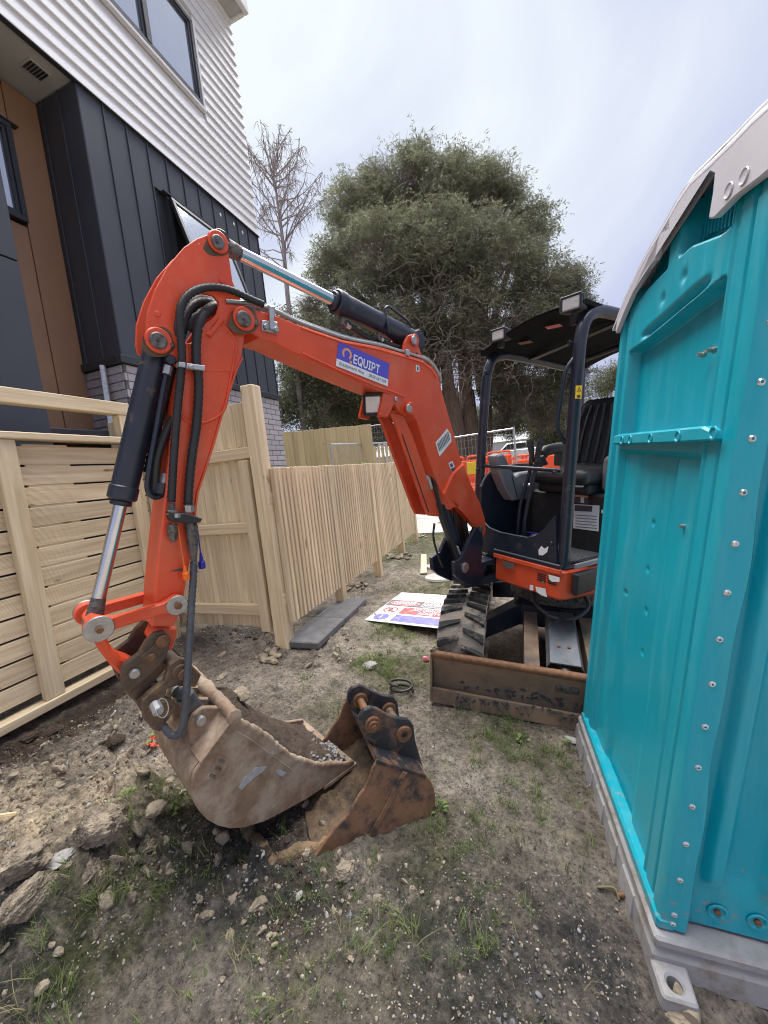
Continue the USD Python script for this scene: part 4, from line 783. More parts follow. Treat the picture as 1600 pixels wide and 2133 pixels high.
obj('joystick_boot', [cyl(B(*(bpl(1128, 968, l=-.16))), B(*(bpl(1126, 950, l=-.16))), .05, 14, 0, .025)], M['black'], ex)
obj('knob', [seat_sh((.17, -.16, 1.325), (.028, .035, .012), .011)], M['white'], ex, smooth=40)
# travel levers
def bfp(px, py, f): q = bpl(px, py, f=f); return B(f, q[1], q[2])
for k, ps in enumerate(([(1079, 1112), (1081, 1080), (1085, 1050), (1094, 1015), (1103, 985), (1106, 962)], [(1091, 1114), (1093, 1085), (1099, 1050), (1107, 1015), (1114, 985), (1117, 962)])):
    lv = obj('travel_lever', tube(spline([bfp(x, y, .33) for x, y in ps], 4), .014, 10), M['navy'], ex, smooth=60)
    a_, b_ = [(1108, 960), (1105, 925)], [(1120, 958), (1126, 922)]; g_ = (a_, b_)[k]
    obj('grip', tube([bfp(g_[0][0], g_[0][1] + 3, .33), bfp(g_[0][0], g_[0][1] - 12, .33), bfp(*g_[1], .33), bfp(g_[1][0] - 3, g_[1][1] - 8, .33)], [.022, .017, .024, .018], 12), M['black'], lv, smooth=60)
obj('pedal', [cyl(B(.30, -.10, .887), B(.27, -.08, .985), .035, 14, .004)], M['black'], ex)
obj('blue_strap', [tube([B(.27 + .045 * math.cos(a), .0 + .05 * math.sin(a), .90 + .007 * a) for a in np.linspace(0, 12.5, 40)], .008, 6)], M['bluecap'], ex)
obj('pedal', [obox(B(.28, -.0, .93), [bf, bl, duz], (.03, .025, .04), .008)], M['greyplast'], ex)
# right hand fender beside the boom
obj('side_fender', bl_poly([(1002, 1012), (1010, 995), (1025, 982), (1048, 973), (1075, 968), (1130, 966), (1130, 1130), (1002, 1130)], -.30, .02, .004), M['navy'], ex)
obj('fender_rim', tube(spline([B(*(bpl(x, y, l=-.295) * V3(1, 0, 1) + V3(0, -.295, 0))) for x, y in ((1002, 1014), (1010, 996), (1025, 982), (1048, 973), (1075, 968), (1100, 967))]), .010, 8), M['greyhose'], ex)
# --- canopy
CT = 2.33; CH = .375
def bend(ps, k=6): return spline(ps, k)
lp = [B(.50, CH, .86), B(.50, CH + .004, 1.5), B(.50, CH + .012, 2.05), B(.495, CH + .015, 2.20), B(.46, CH + .015, 2.31), B(.37, CH + .015, 2.375), B(.2, CH + .015, 2.405), B(-.3, CH + .015, 2.42), B(-.62, CH + .015, 2.37), B(-.70, CH + .012, 2.25), B(-.70, CH, 1.2)]
rp = [B(.50, -CH + .02, .86), B(.50, -CH + .03, 1.5), B(.50, -CH + .055, 2.02), B(.49, -CH + .062, 2.15), B(.45, -CH + .065, 2.24), B(.36, -CH + .065, 2.285), B(.2, -CH + .065, 2.30), B(-.3, -CH + .065, 2.30), B(-.62, -CH + .065, 2.28), B(-.70, -CH + .06, 2.2), B(-.70, -CH + .05, 1.2)]
cn = obj('canopy_post', tube(spline(lp, 5), .036, 16), M['navy'], ex, smooth=60)
obj('canopy_post', tube(spline(rp, 5), .034, 16), M['navy'], ex, smooth=60)
obj('cross_bar', tube([bfp(1004, 970, .50), bfp(1170, 980, .50)], .014, 12), M['navy'], ex, smooth=60)
obj('cross_bar', tube([B(-.45, CH, 2.40), B(-.45, -CH + .06, 2.30)], .02, 12), M['navy'], ex, smooth=60)
for px in ((1003, 978), (1163, 984), (1196, 716), (1021, 776), (1158, 1130)):
    q = bpl(*px, f=.50); obj('bolt', [cyl(B(.50, q[1], q[2]), B(.552, q[1], q[2]), .012, 8, .002)], M['navy'], ex)
rf = []
for i in range(9):
    t = i / 8; l_ = CH + .04 + (-2 * CH - .02) * t; u_ = 2.412 - .115 * t + .055 * math.sin(math.pi * t); rf.append(np.array([B(.52, l_, u_ - .02), B(.53, l_, u_ - .008), B(.50, l_, u_ + .006), B(-.70, l_, u_ + .012), B(-.70, l_, u_ - .016)]))
cr = obj('canopy_roof', loft(rf), M['roofblack'], ex)
obj('roof_stiffener', [beam(B(.05, CH, 2.382), B(.05, -CH + .06, 2.285), .05, .012, duz)], M['black'], cr)
for f_, l_, m_ in ((.33, -.12, 'rustpin'), (.36, .12, 'red')):
    u_ = 2.39 - .115 * (CH - l_) / (2 * CH) - .006 + .045 * math.sin(math.pi * (CH - l_) / (2 * CH))
    obj('roof_sticker', obox(B(f_, l_, u_ - .012), [unit(bf + bl * .3), unit(bl - bf * .3), duz], (.03, .045, .001)), M[m_], cr)
obj('grab_handle', tube(spline([bfp(1203, 738, .5), bfp(1196, 746, .52), bfp(1180, 770, .55), bfp(1173, 800, .56), bfp(1163, 860, .56), bfp(1161, 888, .555), bfp(1168, 908, .53), bfp(1178, 924, .5)], 5), .013, 10), M['navy'], ex, smooth=60)
yl = obj('warning_label', [plate([bpl(x, y, f=.538)[1:] for x, y in ((1200, 803), (1213, 803), (1211, 831), (1198, 830))], B(.538, 0, 0), bl, duz, 0, .001)], M['yellow'], ex)
tri = np.array([bpl(x, y, f=.540)[1:] for x, y in ((1202, 815), (1211, 815), (1207, 805.5))]); obj('warning_triangle', plate(tri, B(.540, 0, 0), bl, duz, 0, .0005, holes=[tri.mean(0) + (tri - tri.mean(0)) * .62]), M['ink'], yl)
bfquad('warning_pictogram', [(1202, 823), (1209, 822), (1209, 828), (1202, 828)], .540, M['ink'], yl, t=.0006)
obj('exhaust_pipe', [tube([B(-.70, .0, 1.3), B(-.70, .02, 1.72)], .03, 14), tube([B(-.70, .01, 1.5), B(-.70, .012, 1.58)], .036, 14)], M['rustpin'], ex)
obj('monitor', [obox(B(-.42, -.25, 1.56), [bf, bl, duz], (.03, .09, .10), .012)], M['black'], ex)
# work lights
def work_light(c, fwd, w, h, parent, up=duz):
    r_ = unit(np.cross(up, fwd)); u_ = np.cross(fwd, r_); ax = [fwd, r_, u_]
    hs = obj('work_light', hull(np.vstack([obox(c + fwd * .025, ax, (.012, w / 2, h / 2), .010)[0], obox(c - fwd * .035, ax, (.01, w / 2 * .86, h / 2 * .86), .012)[0]])), M['black'], parent)
    obj('lens', obox(c + fwd * .038, ax, (.006, w / 2 * .80, h / 2 * .74), .006), M['lens'], hs)
    obj('bezel', [obox(c + fwd * .040 + u_ * s * h / 2 * .86, ax, (.008, w / 2 * .95, h * .06), .003) for s in (-1, 1)] + [obox(c + fwd * .040 + r_ * s * w / 2 * .89, ax, (.008, w * .055, h / 2 * .8), .003) for s in (-1, 1)], M['black'], hs)
    return hs
fw_l = unit(bf * .95 + V3(-.1, -.25, -.05))
c = bfp(1197, 634, .50); hs = work_light(c, fw_l, .132, .092, ex); obj('bracket', [beam(c - duz * .05, c - duz * .11 - bf * .01, .03, .04, bf), tube(spline([c - fw_l * .04, c - fw_l * .08 + duz * .06 , c - fw_l * .12 + duz * .02 - bl * .0, c - fw_l * .10 - duz * .07]), .003, 6)], M['black'], hs)
c = bfp(1045, 699, .50); hs = work_light(c, fw_l, .125, .084, ex); obj('bracket', [beam(c - duz * .045, c - duz * .08, .03, .04, bf)], M['black'], hs)
# --- swing bracket
swo = [(945, 1172), (962, 1160), (975, 1128), (990, 1098), (1003, 1098), (1006, 1130), (1003, 1168), (1008, 1195), (1004, 1212), (985, 1222), (960, 1210), (947, 1198)]
def krel(f, l, u): return KP + af * f + al * l + duz * u
sw = obj('swing_bracket', [aplate(swo, .10, .075, .105, .006, r=.012), aplate(swo, .10, -.105, -.075, .006, r=.012), cyl(krel(-.02, 0, -.10), krel(-.02, 0, .06), .075, 20, .01), obox(krel(.03, 0, .0), [af, al, duz], (.08, .075, .06), .01)], M['navy'], ex)
obj('pin', [adisc(966, 1182, .105, 11, .104, .125)], M['steel'], sw)
obj('pin', [adisc(1002, 1102, .105, 7, .103, .112)], M['pin'], sw)
obj('body_lug', [cyl(krel(-.20, 0, -.12), krel(-.20, 0, .10), .07, 18, .01), hull([krel(-.02, s * .04, u) for s in (-1, 1) for u in (-.11, -.06)] + [B(.30, l_, u) for l_ in (-.36, -.05) for u in (.66, .74)]), hull([krel(-.02, s * .04, u) for s in (-1, 1) for u in (.03, .06)] + [B(.30, l_, u) for l_ in (-.36, -.05) for u in (.80, .85)])], M['navy'], ex)
# --- boom
BW = .08
bm_top = [(520, 646), (545, 648), (580, 659), (620, 676), (714, 708), (790, 722), (835, 735), (882, 750), (901, 765), (913, 782), (928, 841), (944, 897), (966, 976), (974, 1000), (968, 1030), (962, 1052), (948, 1050), (936, 1052), (930, 1051), (913, 1010), (891, 951), (876, 900), (868, 876), (858, 862), (846, 852), (838, 833), (815, 823), (779, 809), (700, 775), (665, 759), (620, 738), (570, 714), (540, 704)]
boom = obj('boom', aplate(bm_top, BW, -BW, BW, .004), M['orange'], ex)
lug = [(507, 641), (530, 645), (575, 657), (580, 716), (545, 706), (522, 690), (507, 689), (490, 680), (483, 665), (490, 649)]
for o0, o1 in ((.067, .082), (-.082, -.067)): obj('pivot_lug', aplate(lug, BW, o0, o1, .003, r=.01), M['orange'], boom)
leg = [(940, 985), (962, 965), (974, 1000), (985, 1022), (997, 1047), (1007, 1080), (1009, 1108), (1003, 1117), (995, 1112), (984, 1094), (970, 1070), (955, 1058), (942, 1056), (935, 1062), (930, 1051), (920, 1028)]
for o0, o1 in ((.055, .097), (-.097, -.055)): obj('foot_leg', aplate(leg, BW, o0, o1, .008, r=.008), M['orange'], boom, smooth=SM)
for pts in ([(628, 683), (714, 713), (790, 728), (835, 741), (880, 755), (898, 769), (909, 786)], [(628, 735), (700, 769), (779, 803), (817, 816), (842, 826)]):
    obj('flange_edge', tube([a3(x, y, BW + .001) for x, y in pts], .005, 6), M['orange'], boom)
pipe = [(470, 628), (520, 632), (545, 638), (580, 650), (620, 670), (715, 703), (790, 719), (840, 733), (885, 748), (903, 763), (915, 783), (918, 790)]
obj('pipe', tube(spline([a3(x, y, BW - .012) for x, y in pipe], 4), .0085, 8), M['steel'], boom, smooth=60)
obj('pipe', tube(spline([a3(x, y - 3, BW - .06) for x, y in pipe], 4), .0085, 8), M['steel'], boom, smooth=60)
for px in ((562, 648), (845, 736)):
    c = a3(*px, BW - .01); obj('pipe_clamp', obox(c, [af, al, duz], (.013, .02, .016), .003), M['galv'], boom)
cb = obj('clamp_plate', aplate([(543, 668), (575, 672), (575, 697), (543, 690)], BW, BW + .001, BW + .012, .002), M['galv'], boom)
obj('clamp_post', aplate([(556, 640), (564, 640), (567, 690), (557, 688)], BW, BW + .0125, BW + .022, .002), M['galv'], cb)
for px in ((549, 683), (570, 689)): obj('bolt', [adisc(*px, BW, 6, BW + .012, BW + .026, .002, 6)], M['steel'], cb)
# cylinder bracket on top of the boom
brk = [(838, 736), (843, 712), (850, 698), (860, 696), (868, 703), (872, 722), (884, 752), (866, 748)]
for o0, o1 in ((.045, .062), (-.062, -.045)): obj('cylinder_bracket', aplate(brk, .06, o0, o1, .003, r=.01), M['orange'], boom)
obj('pin', [adisc(862, 709, .062, 12, .062, .076)], M['orange'], boom); obj('pin', [adisc(862, 709, .075, 9, .075, .082)], M['steel'], boom)
obj('bracket_hole', [adisc(868, 738, .062, 4, .0615, .0635, 0)], M['black'], boom)
# boom cylinder bracket below, with the boom light
lb = [(800, 818), (845, 830), (862, 846), (858, 864), (845, 866), (832, 858), (822, 840), (808, 870), (789, 866), (796, 836)]
for o0, o1 in ((.062, .081), (-.081, -.062)): obj('lower_bracket', aplate(lb, BW, o0, o1, .003, r=.006), M['orange'], boom)
obj('pin', [adisc(851, 851, .081, 13, .081, .105)], M['orange'], boom); obj('pin', [adisc(851, 851, .105, 9, .105, .113)], M['steel'], boom)
obj('bolt', [adisc(824, 832, .081, 5, .081, .090)], M['steel'], boom)
c = a3(781, 843, .0); hs = work_light(c, unit(af * .80 + al * .50 - duz * .10), .105, .115, ex)
obj('bracket', [obox(c + duz * .07 - af * .03, [af, al, duz], (.05, .055, .012), .003)], M['orange'], hs)
# decals
def decal(name, pts, m, parent, off=BW, lift=.001, t=.0008, r=0.): return obj(name, aplate(pts, off, off + lift, off + lift + t, 0, r=r), M[m], parent)
TLp, TRp, BRp, BLp = [np.array(a2(*q, BW)) for q in ((705, 711), (811, 757), (807, 805), (699, 762))]
def dq(u, v): return (TLp * (1 - u) + TRp * u) * (1 - v) + (BLp * (1 - u) + BRp * u) * v
def dpoly(name, uv, m, lift, parent): return obj(name, plate([dq(*q) for q in uv], KP, af, duz, -(BW + lift), -(BW + lift + .0006)), M[m], parent)
hire = dpoly('hire_decal', [(0, 0), (1, 0), (1, 1), (0, 1)], 'blue', .001, boom)
dpoly('white_band', [(0, .70), (1, .70), (1, 1), (0, 1)], 'white', .0018, hire)
def dtext(s, u0, u1, v_base, v_top, m, bold, name):
    o = dq(u0, v_base); e = dq(u1, v_base); tp = dq((u0 + u1) / 2, v_top) - dq((u0 + u1) / 2, v_base)
    ax = unit(e - o); hh_ = abs(np.cross(ax, tp)); ay = tp / np.linalg.norm(tp); W3 = lambda q: KP + af * q[0] + duz * q[1] + al * (BW + .0026)
    m3 = meshkit.text_mesh(s, 1.0, .02, bold); v = np.array(m3.vertices); v[:, 0] -= v[:, 0].min(); w_ = v[:, 0].max()
    P = o + np.outer(v[:, 0] / w_ * np.linalg.norm(e - o), ax) + np.outer(v[:, 1] * np.linalg.norm(tp), ay)
    return obj(name, (KP + P[:, :1] * af + P[:, 1:] * duz + al * (BW + .0026) + v[:, 2:] * .03 * al, np.array(m3.faces)), M[m], hire)
dtext('EQUIPT', .285, .80, .615, .265, 'white', True, 'lettering')
dtext('Equipment Hire', .055, .50, .905, .775, 'ink', False, 'lettering')
dtext('0800 467 009', .60, .955, .905, .775, 'ink', False, 'lettering')
ring = []
for a in np.radians(np.arange(-50, 231, 20)): ring.append((.165 + .085 * math.cos(a), .36 - .235 * math.sin(a)))
for a in np.radians(np.arange(230, -51, -20)): ring.append((.165 + .052 * math.cos(a), .36 - .145 * math.sin(a)))
ring = [(u, v) for u, v in ring]
dpoly('swirl_mark', ring, 'peach', .0018, hire); dpoly('swirl_dot', [(.225, .575), (.265, .575), (.265, .67), (.225, .67)], 'peach', .0018, hire)
nt = decal('load_chart', [(907, 922), (931, 893), (939, 905), (940, 920), (915, 951)], 'white', boom)
for i in range(9):
    s = i / 9.; a_, b_ = np.array((910, 924)) + np.array((24, -27)) * s, np.array((917, 946)) + np.array((22, -26)) * s
    decal('chart_line', [tuple(a_), tuple(a_ + (1.6, -1.6)), tuple(a_ * .25 + b_ * .75 + (1.6, -1.6)), tuple(a_ * .25 + b_ * .75)], 'signgrey', nt, lift=.002)
hz = decal('hazard_label', [(934, 965), (942, 960), (952, 985), (944, 993)], 'white', boom)
decal('hazard_text', [(938.5, 977), (946.5, 972), (951, 984.5), (944, 990.5)], 'ink', hz, lift=.002)
decal('hazard_pictogram', [(936.5, 967), (941, 964), (943.5, 971), (939, 974)], 'ink', hz, lift=.002, r=.003)
hk = decal('hook_label', [(866, 760), (873, 762), (873, 775), (866, 773)], 'white', boom); decal('hook_symbol', [(868.5, 763), (871, 764), (871, 772), (868, 771)], 'ink', hk, lift=.002)
# weld swage near the boom foot
obj('swage', tube(spline([a3(x, y, BW + .002) for x, y in ((936, 1005), (944, 1000), (957, 980), (964, 975), (967, 984))]), .006, 8), M['orange'], boom, smooth=60)
# --- cylinders
def hydraulic(name, p_end, p_rod, frac, rb, rr, parent=ex, guard=None, m='navy'):
    a = unit(p_rod - p_end); L = np.linalg.norm(p_rod - p_end); s = p_end + a * L * frac
    c = obj(name, [cyl(p_end + a * rb * .4, s, rb, 28, .006), cyl(p_end - al * .045, p_end + al * .045, rb * .95, 24, .004)], M[m], parent, smooth=SM)
    obj('gland', [cyl(s - a * .045, s + a * .004, rb * 1.09, 28, .006), cyl(s + a * .004, s + a * .022, rb * .80, 24, .004)], M[m], c, smooth=SM)
    obj('rod', cyl(s, p_rod - a * .04, rr, 24), M['chrome'], c, smooth=SM)
    obj('rod_eye', [cyl(p_rod - al * .04, p_rod + al * .04, rr * 1.25, 24, .004), cyl(p_rod - a * .085, p_rod, rr * 1.05, 20, 0, rr * 1.35)], M['pin'], c, smooth=SM)
    return c
pe, pr = a3(862, 709), a3(452, 505)
ac = hydraulic('arm_cylinder', pe, pr, .51, .051, .025)
a_ = unit(pr - pe); sd = unit(np.cross(a_, al)); sd = sd if sd @ duz > 0 else -sd; Lc = np.linalg.norm(pr - pe)
def ca(t, up, side): return pe + a_ * Lc * t + sd * up + al * side
obj('hose_guard_rail', tube(spline([ca(.06, .045, .035), ca(.09, .062, .035), ca(.16, .075, .035), ca(.225, .082, .035), ca(.245, .07, .035), ca(.25, .05, .035), ca(.245, -.02, .055), ca(.23, -.05, .05)], 5), .007, 8), M['navy'], ac, smooth=60)
obj('hose', tube(spline([ca(.24, -.085, .02), ca(.2, -.09, .02), ca(.1, -.085, .03), ca(.02, -.09, .03), ca(-.02, -.13, .03)], 5), .013, 8), M['hose'], ac, smooth=60)
obj('hose', tube(spline([ca(.44, -.075, .0), ca(.36, -.092, .0), ca(.25, -.10, .0), ca(.1, -.115, .0), ca(.0, -.14, .0)], 5), .014, 8), M['hose'], ac, smooth=60)
obj('fitting', tube([ca(.47, -.06, 0), ca(.47, -.085, 0), ca(.45, -.085, 0)], .014, 8), M['pin'], ac); obj('fitting', tube([ca(.27, -.06, .02), ca(.27, -.085, .02), ca(.255, -.086, .02)], .013, 8), M['pin'], ac)
obj('hose_end', tube([ca(.45, -.08, 0), ca(.425, -.082, 0)], .013, 8), M['galv'], ac); obj('hose_end', tube([ca(.255, -.085, .02), ca(.225, -.086, .02)], .012, 8), M['galv'], ac)
pe2, pr2 = a3(331, 709), a3(193, 1300)
bc = hydraulic('bucket_cylinder', pe2, pr2, .57, .039, .0195, m='cylpaint')
a2v = unit(pr2 - pe2); Lb = np.linalg.norm(pr2 - pe2); sb_ = unit(np.cross(a2v, al)); sb_ = sb_ if sb_ @ RT > 0 else -sb_
def cbp(t, s, o): return pe2 + a2v * Lb * t + sb_ * s + al * o
obj('oil_line', tube(spline([cbp(.10, .03, .052), cbp(.18, .03, .058), cbp(.30, .035, .058), cbp(.45, .042, .055), cbp(.52, .05, .055), cbp(.545, .075, .05), cbp(.53, .10, .045), cbp(.50, .10, .04)], 5), .008, 8), M['navy'], bc, smooth=60)
obj('fitting', cyl(cbp(.07, .03, .04), cbp(.07, .03, .075), .016, 12, .003), M['navy'], bc); obj('fitting', cyl(cbp(.49, .09, .04), cbp(.53, .092, .04), .022, 10, .003), M['navy'], bc)
obj('hose_end', cyl(cbp(.09, .03, .055), cbp(.12, .03, .055), .013, 10), M['galv'], bc); obj('hose_end', cyl(cbp(.455, .098, .035), cbp(.49, .095, .035), .013, 10), M['galv'], bc)
# --- stick
SW = .064
nose = [(432, 489), (445, 484), (458, 484), (470, 491), (476, 504), (475, 522), (484, 585), (492, 606), (505, 632), (517, 645), (523, 665), (518, 684), (509, 700), (503, 740), (493, 775), (380, 775), (360, 757), (345, 737), (325, 733), (309, 722), (304, 703), (306, 656), (322, 605), (350, 553), (383, 515), (410, 497)]
hole = [(362, 676), (372, 640), (392, 618), (420, 610), (445, 616), (457, 632), (450, 655), (428, 675), (408, 705), (395, 716), (378, 712), (364, 700)]
stick = obj('stick', aplate([(380, 752), (500, 752), (497, 762), (467, 853), (444, 933), (413, 1027), (397, 1153), (373, 1285), (362, 1306), (318, 1306), (322, 1240), (330, 1153), (346, 1013), (364, 840), (372, 790)], SW, -SW, SW, .005), M['orange'], ex, smooth=None)
for o0, o1 in ((SW - .012, SW + .002), (-SW - .002, -SW + .012)): obj('head_plate', aplate(nose, SW, o0, o1, .002, [hole], r=.004, hr=.01), M['orange'], stick)
obj('head_web', [loft([np.array([a3(x, y, SW - .014), a3(x, y, -SW + .014) , a3(x, y, -SW + .014) + (af * .006), a3(x, y, SW - .014) + (af * .006)]) for x, y in ((500, 742), (488, 700), (470, 690))], closed=True)], M['orange'], stick)
for px, py, r1, r2 in ((453, 505, 22, 14), (329, 710, 26, 17), (507, 665, 24, 16)):
    o = SW + .002 if px != 507 else .0825
    gp_ = np.array([a2(px + (r1 * 1.28 + 3 * math.sin(3.1 * t_) + 2 * math.sin(7 * t_)) * math.cos(t_), py + (r1 * 1.3 + 3 * math.sin(2.3 * t_ + 1)) * math.sin(t_) + 3, o) for t_ in np.linspace(0, 6.283, 22, endpoint=False)])
    obj('grease_smear', plate(gp_, KP, af, duz, -(o + .0012), -(o + .0003)), M['hitch'], stick)
    obj('pin_boss', [adisc(px, py, o, r1, o, o + .012, .004)], M['orange'], stick, smooth=SM); pn = obj('pin', [adisc(px, py, o + .012, r2, o + .0125, o + .022, .004)], M['pin'], stick, smooth=SM)
    obj('grease_point', [adisc(px, py, o + .022, 2.2, o + .022, o + .025, 0, 8)], M['black'], pn)
    c = a3(px + r1 * .95, py + r1 * .4, o); obj('keeper_bolt', [adisc(px + r1 * 1.0, py + r1 * .35, o, 5, o, o + .012, .002, 8)], M['pin'], stick)
for px in ((328, 654), (462, 585)): obj('plug', [adisc(*px, SW, 6, SW + .002, SW + .006, .002, 16)], M['orange'], stick)
obj('stiffener_rim', tube(spline([a3(x, y, SW + .001) for x, y in ((383, 788), (376, 830), (377, 860), (392, 878), (415, 882), (440, 875), (460, 862), (470, 845), (478, 800), (488, 745), (492, 715), (478, 690), (462, 676))], 5), .0055, 8), M['orange'], stick, smooth=60)
obj('edge_rim', tube([a3(x, y, SW + .001) for x, y in ((504, 745), (494, 765), (465, 853), (442, 933), (411, 1027), (395, 1153), (374, 1272))], .005, 6), M['orange'], stick, smooth=60)
obj('slot_rib', tube([a3(434, 700, SW + .003), a3(462, 664, SW + .003)], .010, 8), M['orange'], stick, smooth=60)
obj('scuff_mark', [aplate([(352, 1190), (372, 1184), (390, 1186), (376, 1190)], SW, SW + .0006, SW + .001, 0)], M['pin'], stick)
# hoses over the stick
def hose(pts, r, m, name='hose', k=5, ribs=False, parent=ex):
    P = spline([a3(x, y, o) for x, y, o in pts], k)
    if ribs:
        d = np.concatenate([[0], np.cumsum(np.linalg.norm(np.diff(P, axis=0), axis=1))]); L = d[-1]; step = r * .62; n_ = int(L / step); s = np.linspace(0, L, n_)
        P = np.stack([np.interp(s, d, P[:, i]) for i in range(3)], 1); rr = r * np.where(np.arange(n_) % 2 == 0, 1., .84)
        return obj(name, tube(P, rr, 12), M[m], parent, smooth=True)
    return obj(name, tube(P, r, 12), M[m], parent, smooth=60)
hose([(548, 634, .085), (520, 622, .085), (480, 604, .088), (440, 598, .092), (405, 606, .095), (382, 628, .095), (374, 660, .095), (378, 720, .092), (378, 765, .085), (370, 850, .082), (362, 950, .082), (357, 1045, .082)], .0135, 'hose', ribs=True)
hose([(458, 634, -.01), (440, 640, .05), (420, 660, .085), (410, 700, .088), (409, 750, .086), (414, 800, .084), (410, 880, .084), (400, 950, .084), (394, 1010, .084), (392, 1050, .084)], .0160, 'hose', ribs=True)
hose([(455, 640, -.04), (430, 628, .0), (400, 640, .02), (380, 690, .02), (362, 760, .01), (345, 820, .0), (330, 880, .0), (318, 940, .0), (308, 985, .0)], .016, 'hose', ribs=True)
hose([(452, 632, -.05), (420, 622, -.02), (392, 640, -.01), (372, 700, -.01), (355, 770, -.02), (338, 840, -.03), (325, 900, -.03), (320, 1000, -.03)], .015, 'hose', ribs=True)
hose([(395, 690, .02), (405, 665, .03), (430, 650, .03), (452, 645, .0)], .018, 'hose', ribs=True)
hose([(362, 870, .04), (338, 920, .045), (326, 960, .045), (322, 1010, .04), (320, 1028, .03)], .014, 'hose')
cl = obj('hose_clamp', [aplate([(370, 755), (384, 757), (384, 767), (370, 765)], .09, .075, .104, .002), aplate([(386, 758), (424, 763), (424, 774), (386, 769)], .09, .075, .106, .002)], M['galv'], ex)
obj('bolt', [adisc(396, 766, .1, 5, .1, .115, .002, 8)], M['steel'], cl)
cp = obj('coupling_bracket', aplate([(345, 1064), (385, 1068), (412, 1078), (408, 1086), (380, 1088), (350, 1084)], .07, SW + .001, SW + .05, .003), M['black'], ex)
obj('coupling', [tube([a3(357, 1048, .082), a3(358, 1075, .082)], .011, 10), tube([a3(359, 1092, .082), a3(360, 1112, .082), a3(362, 1128, .082)], [.015, .017, .008], 12)], M['pin'], cp, smooth=SM)
obj('coupling', [tube([a3(393, 1035, .084), a3(394, 1062, .084)], .013, 10), tube([a3(396, 1078, .084), a3(399, 1098, .084), a3(402, 1140, .084), a3(404, 1172, .084)], [.016, .021, .017, .009], 12)], M['pin'], cp, smooth=SM)
obj('coupling_nut', [cyl(a3(358, 1062, .082), a3(358, 1072, .082), .016, 6), cyl(a3(393, 1052, .084), a3(394, 1066, .084), .018, 6), cyl(a3(369, 1070, .115), a3(369, 1078, .115), .010, 6)], M['steel'], cp)
oc = obj('orange_dust_cap', [cyl(a3(386, 1192, .09), a3(389, 1207, .09), .012, 14, .002), cyl(a3(385, 1178, .09), a3(386, 1192, .09), .004, 8, 0, .008)], M['orangecap'], ex, label='orange dust cap hanging on a cord')
obj('cord', tube(spline([a3(358, 1090, .088), a3(370, 1098, .09), (a3(376, 1130, .09)), a3(384, 1180, .09)]), .0022, 6), M['orangecap'], oc)
bc_ = obj('blue_dust_cap', [cyl(a3(420, 1169, .07), a3(421, 1184, .07), .012, 14, .002), cyl(a3(418, 1152, .07), a3(420, 1169, .07), .004, 8, 0, .008)], M['bluecap'], ex, label='blue dust cap hanging on a cord')
obj('cord', tube(spline([a3(402, 1085, .085), a3(411, 1100, .08), a3(415, 1130, .072), a3(418, 1154, .07)]), .0022, 6), M['bluecap'], bc_)
hose([(404, 1170, .084), (403, 1200, .09), (399, 1260, .10), (395, 1330, .115), (391, 1400, .13), (387, 1460, .14), (383, 1500, .14), (374, 1528, .135), (358, 1532, .12), (343, 1516, .10), (334, 1503, .09)], .0135, 'greyhose', 'spiral_hose', k=8, ribs=True)
# boom cylinder with its orange guard
pc0, pc1 = a3(965, 1184), a3(851, 851)
bcy = hydraulic('boom_cylinder', pc0, pc1, .62, .045, .025)
obj('cylinder_guard', aplate([(812, 858), (838, 862), (858, 905), (914, 1068), (914, 1076), (892, 1074), (885, 1060), (823, 880)], .055, .038, .062, .006, r=.006), M['orange'], bcy)
obj('cylinder_guard', aplate([(812, 858), (838, 862), (858, 905), (914, 1068), (914, 1076), (892, 1074), (885, 1060), (823, 880)], .055, -.06, -.04, .006, r=.006), M['orange'], bcy)
obj('guard_slot', tube([a3(838, 905, .0635), a3(893, 1066, .0635)], .003, 6), M['black'], bcy)
hose([(893, 968, .02), (905, 1010, .06), (918, 1060, .075), (935, 1110, .075), (952, 1150, .07), (958, 1172, .06)], .013, 'hose', parent=bcy)
obj('fitting', [tube([a3(886, 990, .05), a3(893, 1000, .06), a3(898, 1018, .065)], .013, 10)], M['steel'], bcy); obj('fitting', [tube([a3(951, 1140, .075), a3(957, 1155, .07)], .014, 10)], M['galv'], bcy)
for s, dx in ((.02, 0), (-.02, 8), (-.045, 15), (.045, 22)): hose([(946 + dx, 1050, s), (948 + dx, 1090, s), (954 + dx, 1130, s), (962 + dx, 1170, s)], .012, 'hose')
hose([(905, 1090, .05), (903, 1120, .05), (912, 1155, .05), (922, 1180, .04)], .007, 'hose')
